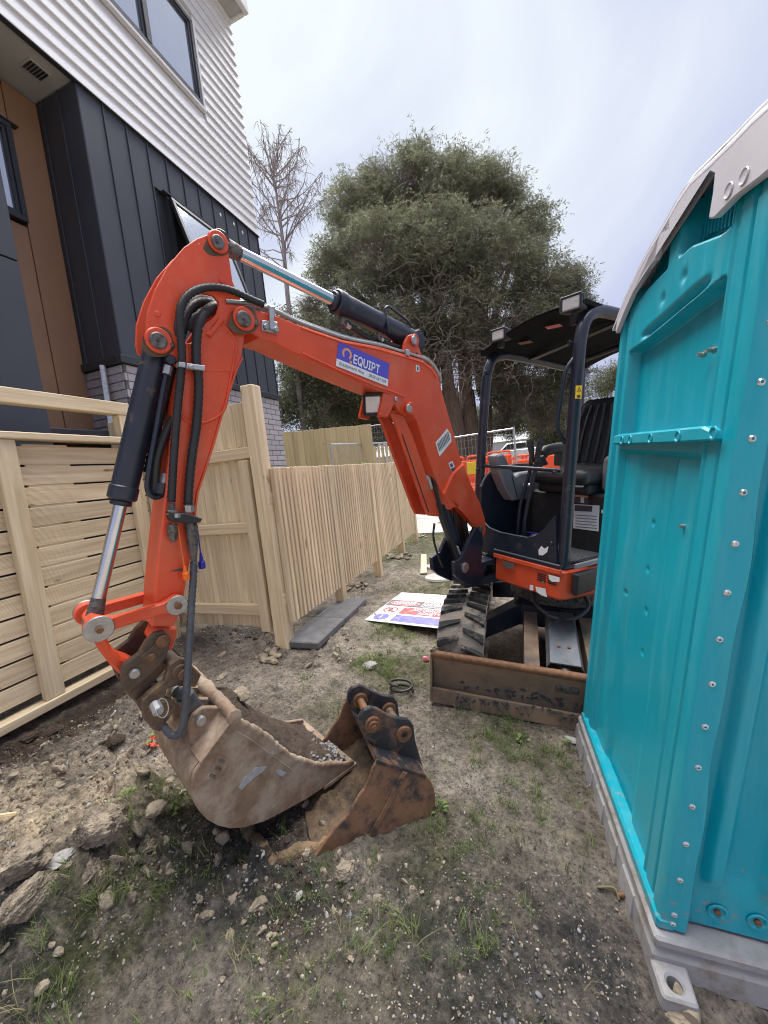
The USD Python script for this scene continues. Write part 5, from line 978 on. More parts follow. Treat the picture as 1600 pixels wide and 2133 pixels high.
# --- bucket linkage
def link(p0, p1, w, o0, o1, r0, r1):
    q0, q1 = np.array(a2(*p0, 0)), np.array(a2(*p1, 0)); d = unit(q1 - q0); s = np.array([-d[1], d[0]]); L = np.linalg.norm(q1 - q0); pts = []
    for a in np.linspace(math.pi / 2, 3 * math.pi / 2, 9): pts.append(q0 + r0 * (math.cos(a) * d + math.sin(a) * s))
    pts += [q0 + d * r0 * 1.2 - s * w, q1 - d * r1 * 1.2 - s * w]
    for a in np.linspace(-math.pi / 2, math.pi / 2, 9): pts.append(q1 + r1 * (math.cos(a) * d + math.sin(a) * s))
    pts += [q1 - d * r1 * 1.2 + s * w, q0 + d * r0 * 1.2 + s * w]
    return plate(np.array(pts), KP, af, duz, -o0, -o1, .004)
JL, JP = (193, 1291), (350, 1246)
for s, o0, o1 in ((1, SW + .002, SW + .028), (-1, -SW - .028, -SW - .002)):
    lk_ = obj('side_link', link(JL, JP, .019, o0, o1, .038, .034), M['orange'], ex, smooth=SM)
    for jp, r in ((JL, 26), (JP, 20)):
        oo = SW + .028 if s > 0 else -SW - .028
        obj('washer', [adisc(*jp, .0, r, oo, oo + s * .008, .002)], M['steel'], lk_); obj('bolt', [adisc(*jp, .0, 7, oo + s * .008, oo + s * .022, .002, 6)], M['rustpin'], lk_)
    if s > 0: obj('link_recess', [aplate([(222, 1292), (322, 1258), (324, 1262), (224, 1297)], SW + .028, SW + .0282, SW + .030, 0)], M['orange'], lk_)
crv = [(172, 1290), (186, 1272), (205, 1276), (214, 1295), (216, 1318), (228, 1345), (246, 1361), (268, 1368), (286, 1378), (290, 1400), (276, 1416), (252, 1404), (225, 1378), (200, 1345), (186, 1318)]
obj('tipping_link', aplate(crv, .0, -.042, .042, .008, r=.01), M['orange'], ex, smooth=SM)
obj('link_pin', [adisc(*JL, 0, 11, -SW - .02, SW + .02, .002)], M['pin'], ex)
# stick end ears
obj('stick_end', aplate([(318, 1300), (362, 1300), (360, 1318), (352, 1344), (333, 1352), (316, 1342), (306, 1326)], .0, -.045, .045, .006, r=.01), M['orange'], ex, smooth=SM)
# --- quick hitch
HWD = .075
hA = [(252, 1402), (256, 1388), (290, 1362), (306, 1335), (322, 1320), (344, 1316), (357, 1331), (354, 1350), (345, 1375), (318, 1405), (285, 1432), (268, 1452), (255, 1425)]
hB = [(294, 1455), (305, 1442), (340, 1415), (350, 1380), (370, 1367), (386, 1372), (416, 1402), (405, 1428), (365, 1425), (345, 1432), (340, 1450), (357, 1455), (366, 1466), (350, 1492), (330, 1520), (315, 1515), (297, 1495)]
hub = None
qh = obj('quick_hitch', [aplate(hA, .08, HWD - .02, HWD + .002, .004, r=.005), aplate(hA, .08, -HWD - .002, -HWD + .02, .004, r=.005), aplate([(262, 1440), (330, 1370), (350, 1392), (285, 1462)], .06, -HWD + .0205, HWD - .0205, .004)], M['hitch'], ex)
for o0, o1 in ((HWD + .004, HWD + .032), (-HWD - .032, -HWD - .004)): obj('hook_plate', aplate(hB, .09, o0, o1, .004, r=.004), M['hitch'], qh)
obj('cross_tube', [adisc(372, 1396, .09, 17, -HWD - .035, HWD + .04, .003), adisc(329, 1480, .09, 24, -HWD - .03, HWD + .034, .003)], M['hitch'], qh)
obj('pin_plate', aplate([(293, 1367), (343, 1324), (356, 1333), (345, 1352), (309, 1382)], .08, HWD + .003, HWD + .010, .001), M['hitch'], qh)
for px, r, m_ in (((337, 1334), 13, 'rustpin'), ((313, 1367), 8, 'rustpin'), ((279, 1401), 10, 'steel'), ((374, 1396), 11, 'rustpin')):
    obj('pin', [adisc(*px, .08, r, HWD + (.0105 if r != 11 and r != 10 else .003 if r == 10 else .041), HWD + (.022 if r != 11 else .052), .003)], M[m_], qh, smooth=SM)
obj('hitch_cylinder', [cyl(a3(384, 1445, .06), a3(418, 1498, .06), .030, 20, .006), cyl(a3(366, 1440, .06), a3(388, 1450, .06), .020, 16, .004)], M['greyhose'], qh, smooth=SM)
obj('safety_pin', [cyl(a3(322, 1466, .12), a3(331, 1484, .16), .017, 16, .003)], M['galv'], qh); obj('pin_ring', tube([a3(338 + 13 * math.cos(t), 1475 + 20 * math.sin(t), .165) for t in np.linspace(-2.2, 3.0, 18)], .0016, 5), M['rivet'], qh)
# --- bucket
Pn = a3(490, 1497, .20); bw = -al; BKW = .44                     # near hinge corner, direction across to the far side
def k2(px, py): q = onpl(px, py, Pn, al) - KP; return (q @ af, q @ duz)
side_px = [(490, 1497), (452, 1545), (425, 1580), (403, 1612), (399, 1640), (404, 1665), (415, 1690), (433, 1709), (455, 1721), (480, 1727), (509, 1725), (552, 1712), (595, 1690), (641, 1664), (676, 1640), (676, 1646), (690, 1638), (741, 1596), (737, 1584), (716, 1590), (690, 1597), (652, 1592), (625, 1584), (602, 1573), (580, 1555), (552, 1530), (520, 1509)]
sp2 = np.array([k2(*q) for q in side_px]); k0 = (Pn - KP) @ al
def kplate(p, w0, w1, b=.003): return plate(p, KP + al * k0, af, duz, w0, w1, b)     # af x duz = -al: measured across the bucket
bk = obj('bucket', [kplate(sp2, 0, .016, .004)], M['rust'], ex, label='rusty brown digging bucket full of soil')
obj('far_side_plate', [kplate(sp2, BKW - .016, BKW, .004)], M['rust'], bk)
back = [side_px[i] for i in range(0, 18)]; wr = [k2(*q) for q in back]
def shell(pts, th, w0, w1):
    p = np.array(pts); t = np.gradient(p, axis=0); t /= np.linalg.norm(t, axis=1, keepdims=True); n_ = np.stack([-t[:, 1], t[:, 0]], 1); c = p.mean(0)
    if ((c - p) * n_).sum() < 0: n_ = -n_
    q = p + n_ * th; W = lambda a, w: KP + al * (k0 - w) + a[0] * af + a[1] * duz
    return loft([np.array([W(p[i], w0), W(p[i], w1), W(q[i], w1), W(q[i], w0)]) for i in range(len(p))])
obj('wrapper', shell([wr[0], wr[1], wr[2], wr[3], wr[4], wr[5], wr[6], wr[7], wr[8], wr[9], wr[10], wr[11], wr[12], wr[13], wr[14], wr[17]], .012, .0165, BKW - .0165), M['rust'], bk, smooth=40)
lip = k2(741, 1596); lp2 = k2(676, 1645); e_ = unit(np.array(lip) - np.array(lp2))
obj('cutting_lip', kplate([np.array(lp2), np.array(lip) + e_ * .012, np.array(lip) + e_ * .004 + np.array([0, .016]), np.array(lp2) + np.array([0, .018])], -.004, BKW + .004, .002), M['rust'], bk)
W2 = lambda q, w: KP + al * (k0 - w) + q[0] * af + q[1] * duz
# top edge ridge and ears for the hitch
obj('rim_weld', tube([W2(k2(x, y), -.002) for x, y in ((490, 1520), (530, 1545), (570, 1575), (610, 1605))], .003, 6), M['rust'], bk)
q0, q1 = np.array(k2(490, 1497)), np.array(k2(403, 1612)); bd_ = unit(q1 - q0); bn_ = np.array([-bd_[1], bd_[0]]); bn_ = bn_ if (bn_ @ (np.array(k2(360, 1500)) - q0)) > 0 else -bn_
for w_ in (.09, .165, .275, .35):
    pts = [q0 + bd_ * .0, q0 + bd_ * .035 + bn_ * .075, q0 + bd_ * .07 + bn_ * .088, q0 + bd_ * .10 + bn_ * .075, q0 + bd_ * .16 + bn_ * .0]
    obj('ear', kplate(fillet(np.array(pts), .012), w_, w_ + .022, .003), M['rust'], bk)
pp = q0 + bd_ * .07 + bn_ * .055; obj('bucket_pin', cyl(W2(pp, .07), W2(pp, .40), .018, 16, .003), M['steel'], bk); obj('bush', cyl(W2(pp, .115), W2(pp, .160), .034, 18, .005), M['black'], bk)
obj('raised_rim', kplate([q0 + bd_ * (-.012), q0 + bd_ * .16, q0 + bd_ * .16 + bn_ * .007, q0 - bd_ * .012 + bn_ * .010], -.003, BKW + .003, .002), M['rust'], bk)
lab = obj('worn_cast_plate', plate(fillet(np.array([k2(*p_) for p_ in ((455, 1572), (478, 1582), (453, 1632), (429, 1622))]), .004), KP + al * k0, af, duz, -.004, -.0005), M['rust'], bk)
for px in ((461, 1582), (454, 1597), (443, 1613)): obj('cast_hollow', plate(fillet(np.array([k2(px[0] + a_, px[1] + b_) for a_, b_ in ((-5, -4), (7, 1), (4, 8), (-8, 3))]), .003), KP + al * k0, af, duz, -.0055, -.0042), M['pin'], lab)
gm = mat('smeared_grey_cement', (.36, .36, .37), (.28, .28, .28), rough=.8, scale=30)
def splash(pts): return obj('cement_smear', plate(np.array([k2(*p_) for p_ in pts]), KP + al * k0, af, duz, -.0022, -.0003), gm, bk)
splash([(497, 1640), (508, 1620), (520, 1612), (530, 1598), (556, 1596), (546, 1608), (528, 1620), (512, 1636), (502, 1646)]); splash([(559, 1573), (568, 1562), (573, 1568), (566, 1578)]); splash([(574, 1606), (582, 1602), (596, 1608), (590, 1618), (580, 1614)])
# soil heaped in the bucket
nu, nw = 44, 34; top_l = [np.array(k2(*q)) for q in ((470, 1520), (552, 1534), (602, 1578), (660, 1597), (735, 1594))]
tt = np.linspace(0, 4, nu); sx_ = np.array([np.interp(tt, range(5), [p_[i] for p_ in top_l]) for i in (0, 1)]).T
G = np.zeros((nu, nw, 3))
for i in range(nu):
    for j in range(nw):
        w_ = .017 + (BKW - .034) * j / (nw - 1); s_ = j / (nw - 1); e1 = math.sin(math.pi * s_) ** .6; e2 = math.sin(math.pi * min(max(i / (nu - 1), 0), 1)) ** .6
        G[i, j] = W2(sx_[i] + np.array([0, -.006 + .085 * e1 * e2]), w_)
nz = meshkit.fbm(G * 14, 4, 3) - .5; G += nz[..., None] * duz * .07 + (meshkit.noise(G * 70, 4) - .5)[..., None] * duz * .012
ii = np.arange(nu * nw).reshape(nu, nw); f_ = np.stack([ii[:-1, :-1], ii[1:, :-1], ii[1:, 1:], ii[:-1, 1:]], -1).reshape(-1, 4)
obj('soil_load', (G.reshape(-1, 3), np.vstack([f_[:, [0, 1, 2]], f_[:, [0, 2, 3]]])), M['soil'], label='dark soil heaped in the bucket on the digger arm', cat='soil', kind='stuff')
gr_ = []
for k in range(140):
    t_ = rng.uniform(3.05, 4.02); p_ = np.array([np.interp(t_, range(5), [q[i] for q in top_l]) for i in (0, 1)]); w_ = min(max(rng.gauss(.13, .07), .02), .40)
    gr_.append(rock(W2(p_ + np.array([0, .008 + .02 * rng.random()]), w_), (.010, .008, .008), k, 1))
obj('gravel_in_bucket', gr_, M['gravelsoil'], label='grey gravel on the lip of the bucket on the digger arm', cat='gravel', kind='stuff')
for k, (t_, w_, s_) in enumerate(((1.2, .20, .045), (1.55, .32, .05), (.9, .34, .03))):
    p_ = np.array([np.interp(t_, range(5), [q[i] for q in top_l]) for i in (0, 1)])
    obj('clay_clod', rock(W2(p_ + np.array([0, .10]), w_), (s_, s_ * .6, s_ * .55), 50 + k, 3), M['clay'], label=['clay clod on the soil in the digger bucket, nearest its rim', 'larger clay clod at the back of the soil in the digger bucket', 'small clay clod near the hitch end of the soil in the digger bucket'][k], cat='clod')
tt2 = np.linspace(.05, 3.95, 90); rp = [W2(np.array([np.interp(t_, range(5), [q[i] for q in [np.array(k2(*z_)) for z_ in ((490, 1500), (552, 1533), (602, 1576), (655, 1595), (735, 1593))]]) for i in (0, 1)]), .010) for t_ in tt2]
rp = np.array(rp); rp = rp + (meshkit.fbm(rp * 60, 3, 5) - .5)[:, None] * duz * .018
obj('caked_mud', tube(rp, .007 + .012 * meshkit.fbm(rp * 45 + 3, 3, 6), 7), M['rust'], bk, smooth=True)
cr0 = np.linspace(0, 1, 60); cp_ = np.array([W2(q0 - bd_ * .004 + bn_ * .006, -.004 + (BKW + .008) * t_) for t_ in cr0]); cp_ = cp_ + (meshkit.fbm(cp_ * 30, 3, 15) - .5)[:, None] * (duz * .02 + af * .012)
obj('caked_edge', tube(cp_, .017 + .016 * meshkit.fbm(cp_ * 28 + 9, 3, 16), 8), M['rust'], bk, smooth=True)
# ------------------------------------------------------------------ portable toilet (it leans with the sloping ground)
_ty, _tr, _tp = .079, .115, .047
A0 = V3(-math.sin(_ty), math.cos(_ty), 0); B0 = V3(math.cos(_ty), math.sin(_ty), 0); Z0 = V3(0, 0, 1)
TB = B0 * math.cos(_tr) - Z0 * math.sin(_tr); _z2 = Z0 * math.cos(_tr) + B0 * math.sin(_tr)
TA = A0 * math.cos(_tp) + _z2 * math.sin(_tp); TZ = _z2 * math.cos(_tp) - A0 * math.sin(_tp)
TO = V3(.323, 1.207, -.056); TD, TW, TH = .925, 1.06, 2.0; TH2 = 2.20
def T(a, b, c): return TO + TA * a + TB * b + TZ * c
def tpx(px, py, b=0.): q = onpl(px, py, TO + TB * b, TB) - TO; return (q @ TA, q @ TZ)
wc = thing('portable_toilet', 'teal plastic portable toilet with a pale grey roof standing at the right', 'portable toilet', T(TD / 2, TW / 2, -.15))
TAX = [TA, TB, TZ]
def tbox(a0, a1, b0, b1, c0, c1, bv=.006): return obox(T((a0 + a1) / 2, (b0 + b1) / 2, (c0 + c1) / 2), TAX, (abs(a1 - a0) / 2, abs(b1 - b0) / 2, abs(c1 - c0) / 2), bv)
def tside(pts, b0, b1, bv=.006, r=0., px=True, holes=(), rh=0.):
    """plate on the side wall; TA x TZ = TB"""
    f = (lambda q: np.array([tpx(x, y) for x, y in q])) if px else (lambda q: np.array(q, float))
    p = f(pts); p = fillet(p, r) if r else p; H = [fillet(f(h), rh) if rh else f(h) for h in holes]
    return plate(p, TO, TA, TZ, b0, b1, bv, H)
WB = .030                                # the wall sheet lies this far behind the raised parts
# smooth, moulded side wall as one relief surface
arch_lo = [(tpx(1310, 735)), (tpx(1338, 716)), (tpx(1375, 686)), (tpx(1430, 640)), (tpx(1501, 584))]
arch_hi = [(tpx(1318, 640)), (tpx(1348, 598)), (tpx(1385, 560)), (tpx(1406, 540)), (tpx(1440, 507)), (tpx(1502, 482))]
band = (tpx(1290, 927)[1] + tpx(1502, 918)[1]) / 2
na, nc = 190, 420
ga = np.linspace(.0, TD, na); gc = np.concatenate([np.linspace(-.0, TH2, nc)])
roof_pt = lambda a: np.interp(a, [-.08, .03, .15, .35, .43, .52, .65, .86, .97], [2.14, 2.172, 2.182, 2.212, 2.200, 2.172, 2.145, 2.055, 1.975])
SA, SC = np.meshgrid(ga, gc / TH2, indexing='ij'); SC = SC * (roof_pt(SA) - .012)
def bump1(x, a, b, w): return sstep(x, a - w, a + w) * (1 - sstep(x, b - w, b + w))
aP = [q[0] for q in arch_lo]; lo = np.interp(SA, sorted(aP), [c for _, c in sorted(arch_lo)]); hi = np.interp(SA, sorted(q[0] for q in arch_hi), [c for _, c in sorted(arch_hi)])
D_ = np.zeros_like(SA)                    # depth behind the face
inner = bump1(SA, .145, .80, .012)
upper = inner * bump1(SC, band + .035, 3, .008) * (1 - sstep(SC, lo - .008, lo + .006)); D_ = np.maximum(D_, upper * .045)
louv1 = bump1(SA, .150, .43, .010) * sstep(SC, hi - .010, hi + .012); louv2 = bump1(SA, .52, .80, .010) * sstep(SC, hi - .010, hi + .012)
D_ = np.maximum(D_, np.maximum(louv1, louv2) * .055)
lowp = inner * bump1(SC, -.5, band - .035, .008); D_ = np.maximum(D_, lowp * (.022 + .016 * bump1(SA, .33, .62, .03) ) * 1.0)
D_ += .010 * bump1(SA, .045, .060, .006) + .006 * bump1(SA, .115, .128, .006) + .010 * bump1(SA, .855, .875, .006)
# eyebrow crease under the louvres
t_ = (SC - lo); D_ += .030 * np.exp(-((t_ - .030) / .012) ** 2) * bump1(SA, .25, .66, .05) * sstep(SC, 1.2, 1.3)
for (x_, y_, s_) in ((1392, 622, .018), (1438, 574, .018), (1375, 630, .0), (1350, 1090, .010), (1340, 1186, .010), (1300, 1234, .009), (1336, 1272, .010), (1326, 1358, .010)):
    q = tpx(x_, y_, .02); D_ += .009 * np.exp(-(((SA - q[0]) / s_) ** 2 + ((SC - q[1]) / s_) ** 2)) if s_ else 0
D_ += (meshkit.fbm(np.stack([SA * 2.2, SC * 2.2, SA * 0], -1), 2, 8) - .5) * .010 * inner
S3 = TO + SA[..., None] * TA + SC[..., None] * TZ + D_[..., None] * TB
ii = np.arange(na * nc).reshape(na, nc); f_ = np.stack([ii[:-1, :-1], ii[:-1, 1:], ii[1:, 1:], ii[1:, :-1]], -1).reshape(-1, 4)
obj('side_wall', (S3.reshape(-1, 3), np.vstack([f_[:, [0, 1, 2]], f_[:, [0, 2, 3]]])), M['teal'], wc, smooth=True)
for k, (a0, a1) in enumerate(((.155, .425), (.525, .795))):
    for i in range(14):
        a_ = a0 + .012 + i * (a1 - a0 - .02) / 13; c0 = np.interp(a_, sorted(q[0] for q in arch_hi), [c for _, c in sorted(arch_hi)]) + .02
        if c0 < TH + .1: obj('louvre', tbox(a_ - .004, a_ + .004, .046, .056, c0, TH2, .002), M['teal'], wc)
rail_ = obj('side_rail', tside([(1290, 908), (1300, 905), (1484, 887), (1502, 895), (1504, 919), (1400, 924), (1289, 926)], -.024, .012, .006, .006), M['teal'], wc, smooth=SM)
for px in ((1296, 917), (1313, 916), (1355, 913), (1412, 909), (1487, 902)): q = tpx(*px, -.024); obj('bolt_recess', lathe(T(q[0], -.0245, q[1]), -TB, [(0, 0), (.011, 0), (.013, .003), (.017, .003), (.018, 0)], 16), M['teal'], rail_)
for px in ((1461, 738), (1482, 729), (1424, 1096), (1469, 1112)):
    q = tpx(*px, .02); obj('bolt', [cyl(T(q[0], .032, q[1]), T(q[0], .010, q[1]), .006, 10), cyl(T(q[0], .030, q[1]), T(q[0], .022, q[1]), .010, 6)], M['steel'], wc)
obj('core', tbox(.06, TD - .02, .075, TW - .03, .0, TH + .14, .01), M['teal'], wc)
# front corner post with its rivets, wavy joint against the front wall
nf, nr = 260, 80
gb = np.linspace(.0, TW, nf); gc2 = np.linspace(.0, TH, nr); SB, SC2 = np.meshgrid(gb, gc2, indexing='ij')
wav = .006 * np.sin(SC2 * 7.0) + .004 * np.sin(SC2 * 17 + 1)
F_ = np.zeros_like(SB)
F_ += .030 * sstep(SB, .060, .075) - .0
def flute(x, a, b, d, w=.012, c0=.16): return d * bump1(x, a, b, w) * sstep(SC2, c0 - .02, c0 + .03)
F_ += flute(SB, .105, .150, -.030) + flute(SB, .165, .235, .012) + flute(SB, .250, .290, -.022) + flute(SB, .33, .36, -.012, .008, .02) + flute(SB, .40, .405, .02, .004, .0)
F_ += flute(SB, .50, .80, .015, .02, .3) + flute(SB, .82, .83, .02, .004, .0)
F_ += (meshkit.fbm(np.stack([SB * 3, SC2 * 3, SB * 0], -1), 2, 18) - .5) * .008
S4 = TO + SB[..., None] * TB + SC2[..., None] * TZ + F_[..., None] * TA
ii = np.arange(nf * nr).reshape(nf, nr); f_ = np.stack([ii[:-1, :-1], ii[1:, :-1], ii[1:, 1:], ii[:-1, 1:]], -1).reshape(-1, 4)
obj('front_wall', (S4.reshape(-1, 3), np.vstack([f_[:, [0, 1, 2]], f_[:, [0, 2, 3]]])), M['teal'], wc, smooth=True)
rings = []
for c in np.linspace(0, TH - .01, 70):
    wv = .005 * math.sin(c * 7.0) + .0035 * math.sin(c * 17 + 1)
    rings.append(np.array([T(.042, -.004, c), T(.010, -.006, c), T(-.006, .0, c), T(-.008, .026, c), T(-.012 + wv * .5, .060 + wv, c), T(-.004, .066 + wv, c), T(.012, .06, c), T(.02, .0, c)]))
cpst = obj('corner_trim', loft(rings), M['teal'], wc, smooth=40)
for i in range(16):
    c = .045 + i * .1285 if i else .02
    c = .02 if i == 0 else .055 + (i - 1) * .1275
    if c > TH - .02: continue
    p = T(-.0075, .030, c); d = unit(-TA * .97 - TB * .1); obj('rivet', lathe(p, d, [(0, 0), (.0085, 0), (.0085, .002), (.005, .005), (.0035, .0045), (.003, .001), (0, .001)], 14), M['rivet'], cpst, smooth=40)
rr_ = obj('far_corner_trim', tbox(TD - .045, TD + .006, -.006, .02, 0, TH - .03, .006), M['teal'], wc)
hg = obj('hinge', tbox(-.020, .02, .305, .325, .17, .40, .004), M['black'], wc)
for c in (.24, .30, .36): q = T(.012, .285, c); obj('rivet', lathe(q, -TA, [(0, 0), (.008, 0), (.007, .003), (0, .004)], 12), M['rivet'], wc)
for b_ in (.155, .255):
    q = T(.026, b_, .062); cup = obj('bolt_cup', lathe(q + TA * .006, -TA, [(.0, .0), (.015, .001), (.021, .010), (.024, .0105), (.027, .007)], 18), M['teal'], wc, smooth=40); obj('bolt', [cyl(q + TA * .005, q - TA * .008, .009, 6, .002)], M['rustpin'], cup)
# skid base
sk_ = obj('skid_base', [hull([T(a, b, c) for a, b, c in ((-.04, -.026, -.15), (-.04, TW + .04, -.15), (TD + .04, TW + .04, -.15), (TD + .04, -.026, -.15), (-.036, -.024, -.075), (-.036, TW + .036, -.075), (TD + .036, TW + .036, -.075), (TD + .036, -.024, -.075), (-.022, -.012, -.048), (-.022, TW, -.048), (TD + .02, TW, -.048), (TD + .02, -.012, -.048))])], M['skid'], wc)
obj('skid_step', [tbox(-.034, TD + .03, -.022, TW + .02, -.0475, -.012, .008)], M['skid'], sk_)
obj('wall_foot', [tbox(-.010, TD + .01, -.012, .04, -.0115, .03, .008)], M['teal'], wc)
for i in range(5): obj('skid_rib', hull([T(.10 + i * .17 + d, b, c) for d, b, c in ((0, -.036, -.15), (.12, -.036, -.15), (0, -.020, -.15), (.12, -.020, -.15), (.015, -.026, -.07), (.12, -.028, -.072), (.015, -.015, -.062), (.12, -.015, -.062))]), M['skid'], sk_)
an = np.linspace(0, 2 * math.pi, 24, endpoint=False); foot = fillet(np.array([(-.122, -.028), (-.122, .062), (-.045, .068), (-.03, .075), (-.03, -.028)]), .010)
obj('tie_down_foot', plate(foot, T(0, 0, -.155), TA, TB, .0, -.065, .006, [np.stack([-.082 + .020 * np.cos(an), .018 + .020 * np.sin(an)], 1)]), M['skid'], sk_, smooth=SM)
# roof with a scalloped edge
fas = [(1294, 681), (1306, 655), (1325, 612), (1350, 568), (1372, 542), (1384, 488), (1404, 480), (1408, 438), (1430, 402), (1462, 370), (1490, 356), (1500, 361), (1496, 400), (1487, 455), (1500, 453), (1545, 408), (1600, 367), (1650, 340), (1650, 200), (1600, 225), (1526, 305), (1445, 369), (1415, 415), (1385, 470), (1352, 512), (1304, 605), (1300, 640)]
fp = [tpx(*q, -.022) for q in fas]
fasx = [(1292, 690), (1306, 655), (1325, 612), (1350, 568), (1373, 541), (1385, 487), (1404, 478), (1408, 438), (1430, 402), (1462, 370), (1490, 356), (1501, 361), (1497, 400), (1488, 455), (1500, 453), (1545, 408), (1600, 367)]
lowr = [tpx(*q, -.012) for q in fasx]
fpoly = [(-.075, 2.005)] + [(a, roof_pt(a)) for a in np.linspace(-.075, .93, 14)] + [(.93, 1.93)] + lowr
fac = obj('roof_fascia', plate(np.array(fpoly), TO, TA, TZ, -.026, -.006, .004), M['roofgrey'], wc, smooth=SM)
rings = []
for a in np.linspace(-.075, TD + .05, 16):
    z_ = roof_pt(a); e = [(-.0265, z_ - .012), (-.02, z_ + .004), (.04, z_ + .022), (.3, z_ + .07), (TW / 2, z_ + .085), (TW - .3, z_ + .07), (TW + .02, z_ + .0), (TW + .03, z_ - .1)]
    rings.append(np.array([T(a, b, c) for b, c in e] + [T(a, b, c - .012) for b, c in e[::-1]]))
obj('roof', loft(rings), M['roofgrey'], wc, smooth=50)
obj('roof_front', plate(fillet(np.array([(-.028, TH + .0), (.06, TH + .02), (.12, TH + .06), (TW - .1, TH + .06), (TW + .03, TH), (TW + .03, TH + .13), (TW / 2, TH + .21), (-.028, TH + .14)]), .01), T(-.077, 0, 0), TB, TZ, -.012, .006, .003), M['roofgrey'], wc)
for px in ((1549, 367), (1517, 397)):
    q = tpx(*px, -.028); obj('roof_dimple', lathe(T(q[0], -.0265, q[1]), -TB, [(0, .0), (.012, .001), (.016, .003), (.018, 0)], 14), M['roofgrey'], fac)
# ------------------------------------------------------------------ trees and the far side of the street
def strand(p0, d0, L, r0, r1, n, wob, grav, seed):
    r_ = np.random.RandomState(seed); p = [np.array(p0, float)]; d = unit(d0)
    for i in range(n):
        d = unit(d + r_.normal(size=3) * wob + V3(0, 0, grav)); p.append(p[-1] + d * L / n)
    return np.array(p), np.linspace(r0, r1, n + 1)
def leaf_cluster(seed, n, spread, ll, lw, droop=.0):
    r_ = np.random.RandomState(seed); V, Fc = [], []
    for i in range(n):
        c = r_.normal(size=3) * spread; d = unit(r_.normal(size=3) + V3(0, 0, .35 - droop)); s = unit(np.cross(d, r_.normal(size=3))); l = ll * r_.uniform(.6, 1.3); w = lw * r_.uniform(.7, 1.2)
        k = len(V); V += [c, c + d * l * .5 + s * w, c + d * l, c + d * l * .5 - s * w]; Fc += [(k, k + 1, k + 2), (k, k + 2, k + 3)]
    return (np.array(V), np.array(Fc))
def spray(seed, nst, nl, L, ll, lw):
    """drooping shoots with narrow leaves set along them"""
    r_ = np.random.RandomState(seed + 500); V, Fc = [], []
    for i in range(nst):
        p, _ = strand(r_.normal(size=3) * .09, V3(r_.normal(), r_.normal(), r_.uniform(-.2, 1.0)), L * r_.uniform(.6, 1.3), 1, 1, 6, .22, -.16, seed * 77 + i)
        t = np.diff(p, axis=0); s0 = unit(r_.normal(size=3)); k = len(V); V += [p[0] - s0 * .003, p[0] + s0 * .003, p[3], p[3] - s0 * .003, p[3] + s0 * .003, p[6]]; Fc += [(k, k + 1, k + 2), (k + 3, k + 4, k + 5)]
        for j in range(nl):
            q = r_.uniform(.15, 1) * 5.99; a = int(q); c = p[a] + t[a] * (q - a); d = unit(unit(t[a]) * .6 + r_.normal(size=3) * .7); s = unit(np.cross(d, r_.normal(size=3))); l = ll * r_.uniform(.6, 1.3); w = lw * r_.uniform(.7, 1.2)
            k = len(V); V += [c, c + d * l * .5 + s * w, c + d * l, c + d * l * .5 - s * w]; Fc += [(k, k + 1, k + 2), (k, k + 2, k + 3)]
    return (np.array(V), np.array(Fc))
def twig_cluster(seed, n, L, r, grav=-.03):
    r_ = np.random.RandomState(seed); ms = []
    for i in range(n):
        d = unit(r_.normal(size=3) * .6 + V3(0, 0, .5)); p, rr = strand(V3(0, 0, 0) + r_.normal(size=3) * L * .12, d, L * r_.uniform(.6, 1.2), r, r * .4, 4, .28, grav, seed * 31 + i); ms.append(tube(p, rr, 3, False))
    return cat_(ms)
def instancer(path, protos, mats, pos, scl, idx, ori=None, kind=None, smooth=False):
    """many small copies as one prim; pos relative to the parent"""
    pi = UsdGeom.PointInstancer.Define(stage, path); ps = []
    for i, (m, mt) in enumerate(zip(protos, mats)):
        v, f, _ = meshkit.arrays(m); pp = f'{path}/form_{i:03d}'; usdkit.mesh(stage, pp, (v, f), mt, smooth); ps.append(Sdf.Path(pp))
    pi.CreatePrototypesRel().SetTargets(ps); n = len(pos)
    pi.CreatePositionsAttr(Vt.Vec3fArray.FromNumpy(np.asarray(pos, np.float32))); pi.CreateProtoIndicesAttr(Vt.IntArray.FromNumpy(np.asarray(idx, np.int32)))
    pi.CreateScalesAttr(Vt.Vec3fArray.FromNumpy(np.repeat(np.asarray(scl, np.float32)[:, None], 3, 1) if np.ndim(scl) == 1 else np.asarray(scl, np.float32)))
    if ori is None:
        q = nrs.normal(size=(n, 4)); q /= np.linalg.norm(q, axis=1, keepdims=True)
    else: q = ori
    pi.CreateOrientationsAttr(Vt.QuathArray([Gf.Quath(float(a), float(b), float(c), float(d)) for a, b, c, d in q]))
    if kind: stage.GetPrimAtPath(path).SetCustomDataByKey('kind', kind)
    return path
def zrot(n):
    a = nrs.uniform(0, 2 * math.pi, n); t = nrs.normal(size=(n, 2)) * .12
    return np.stack([np.cos(a / 2), t[:, 0], t[:, 1], np.sin(a / 2)], 1)
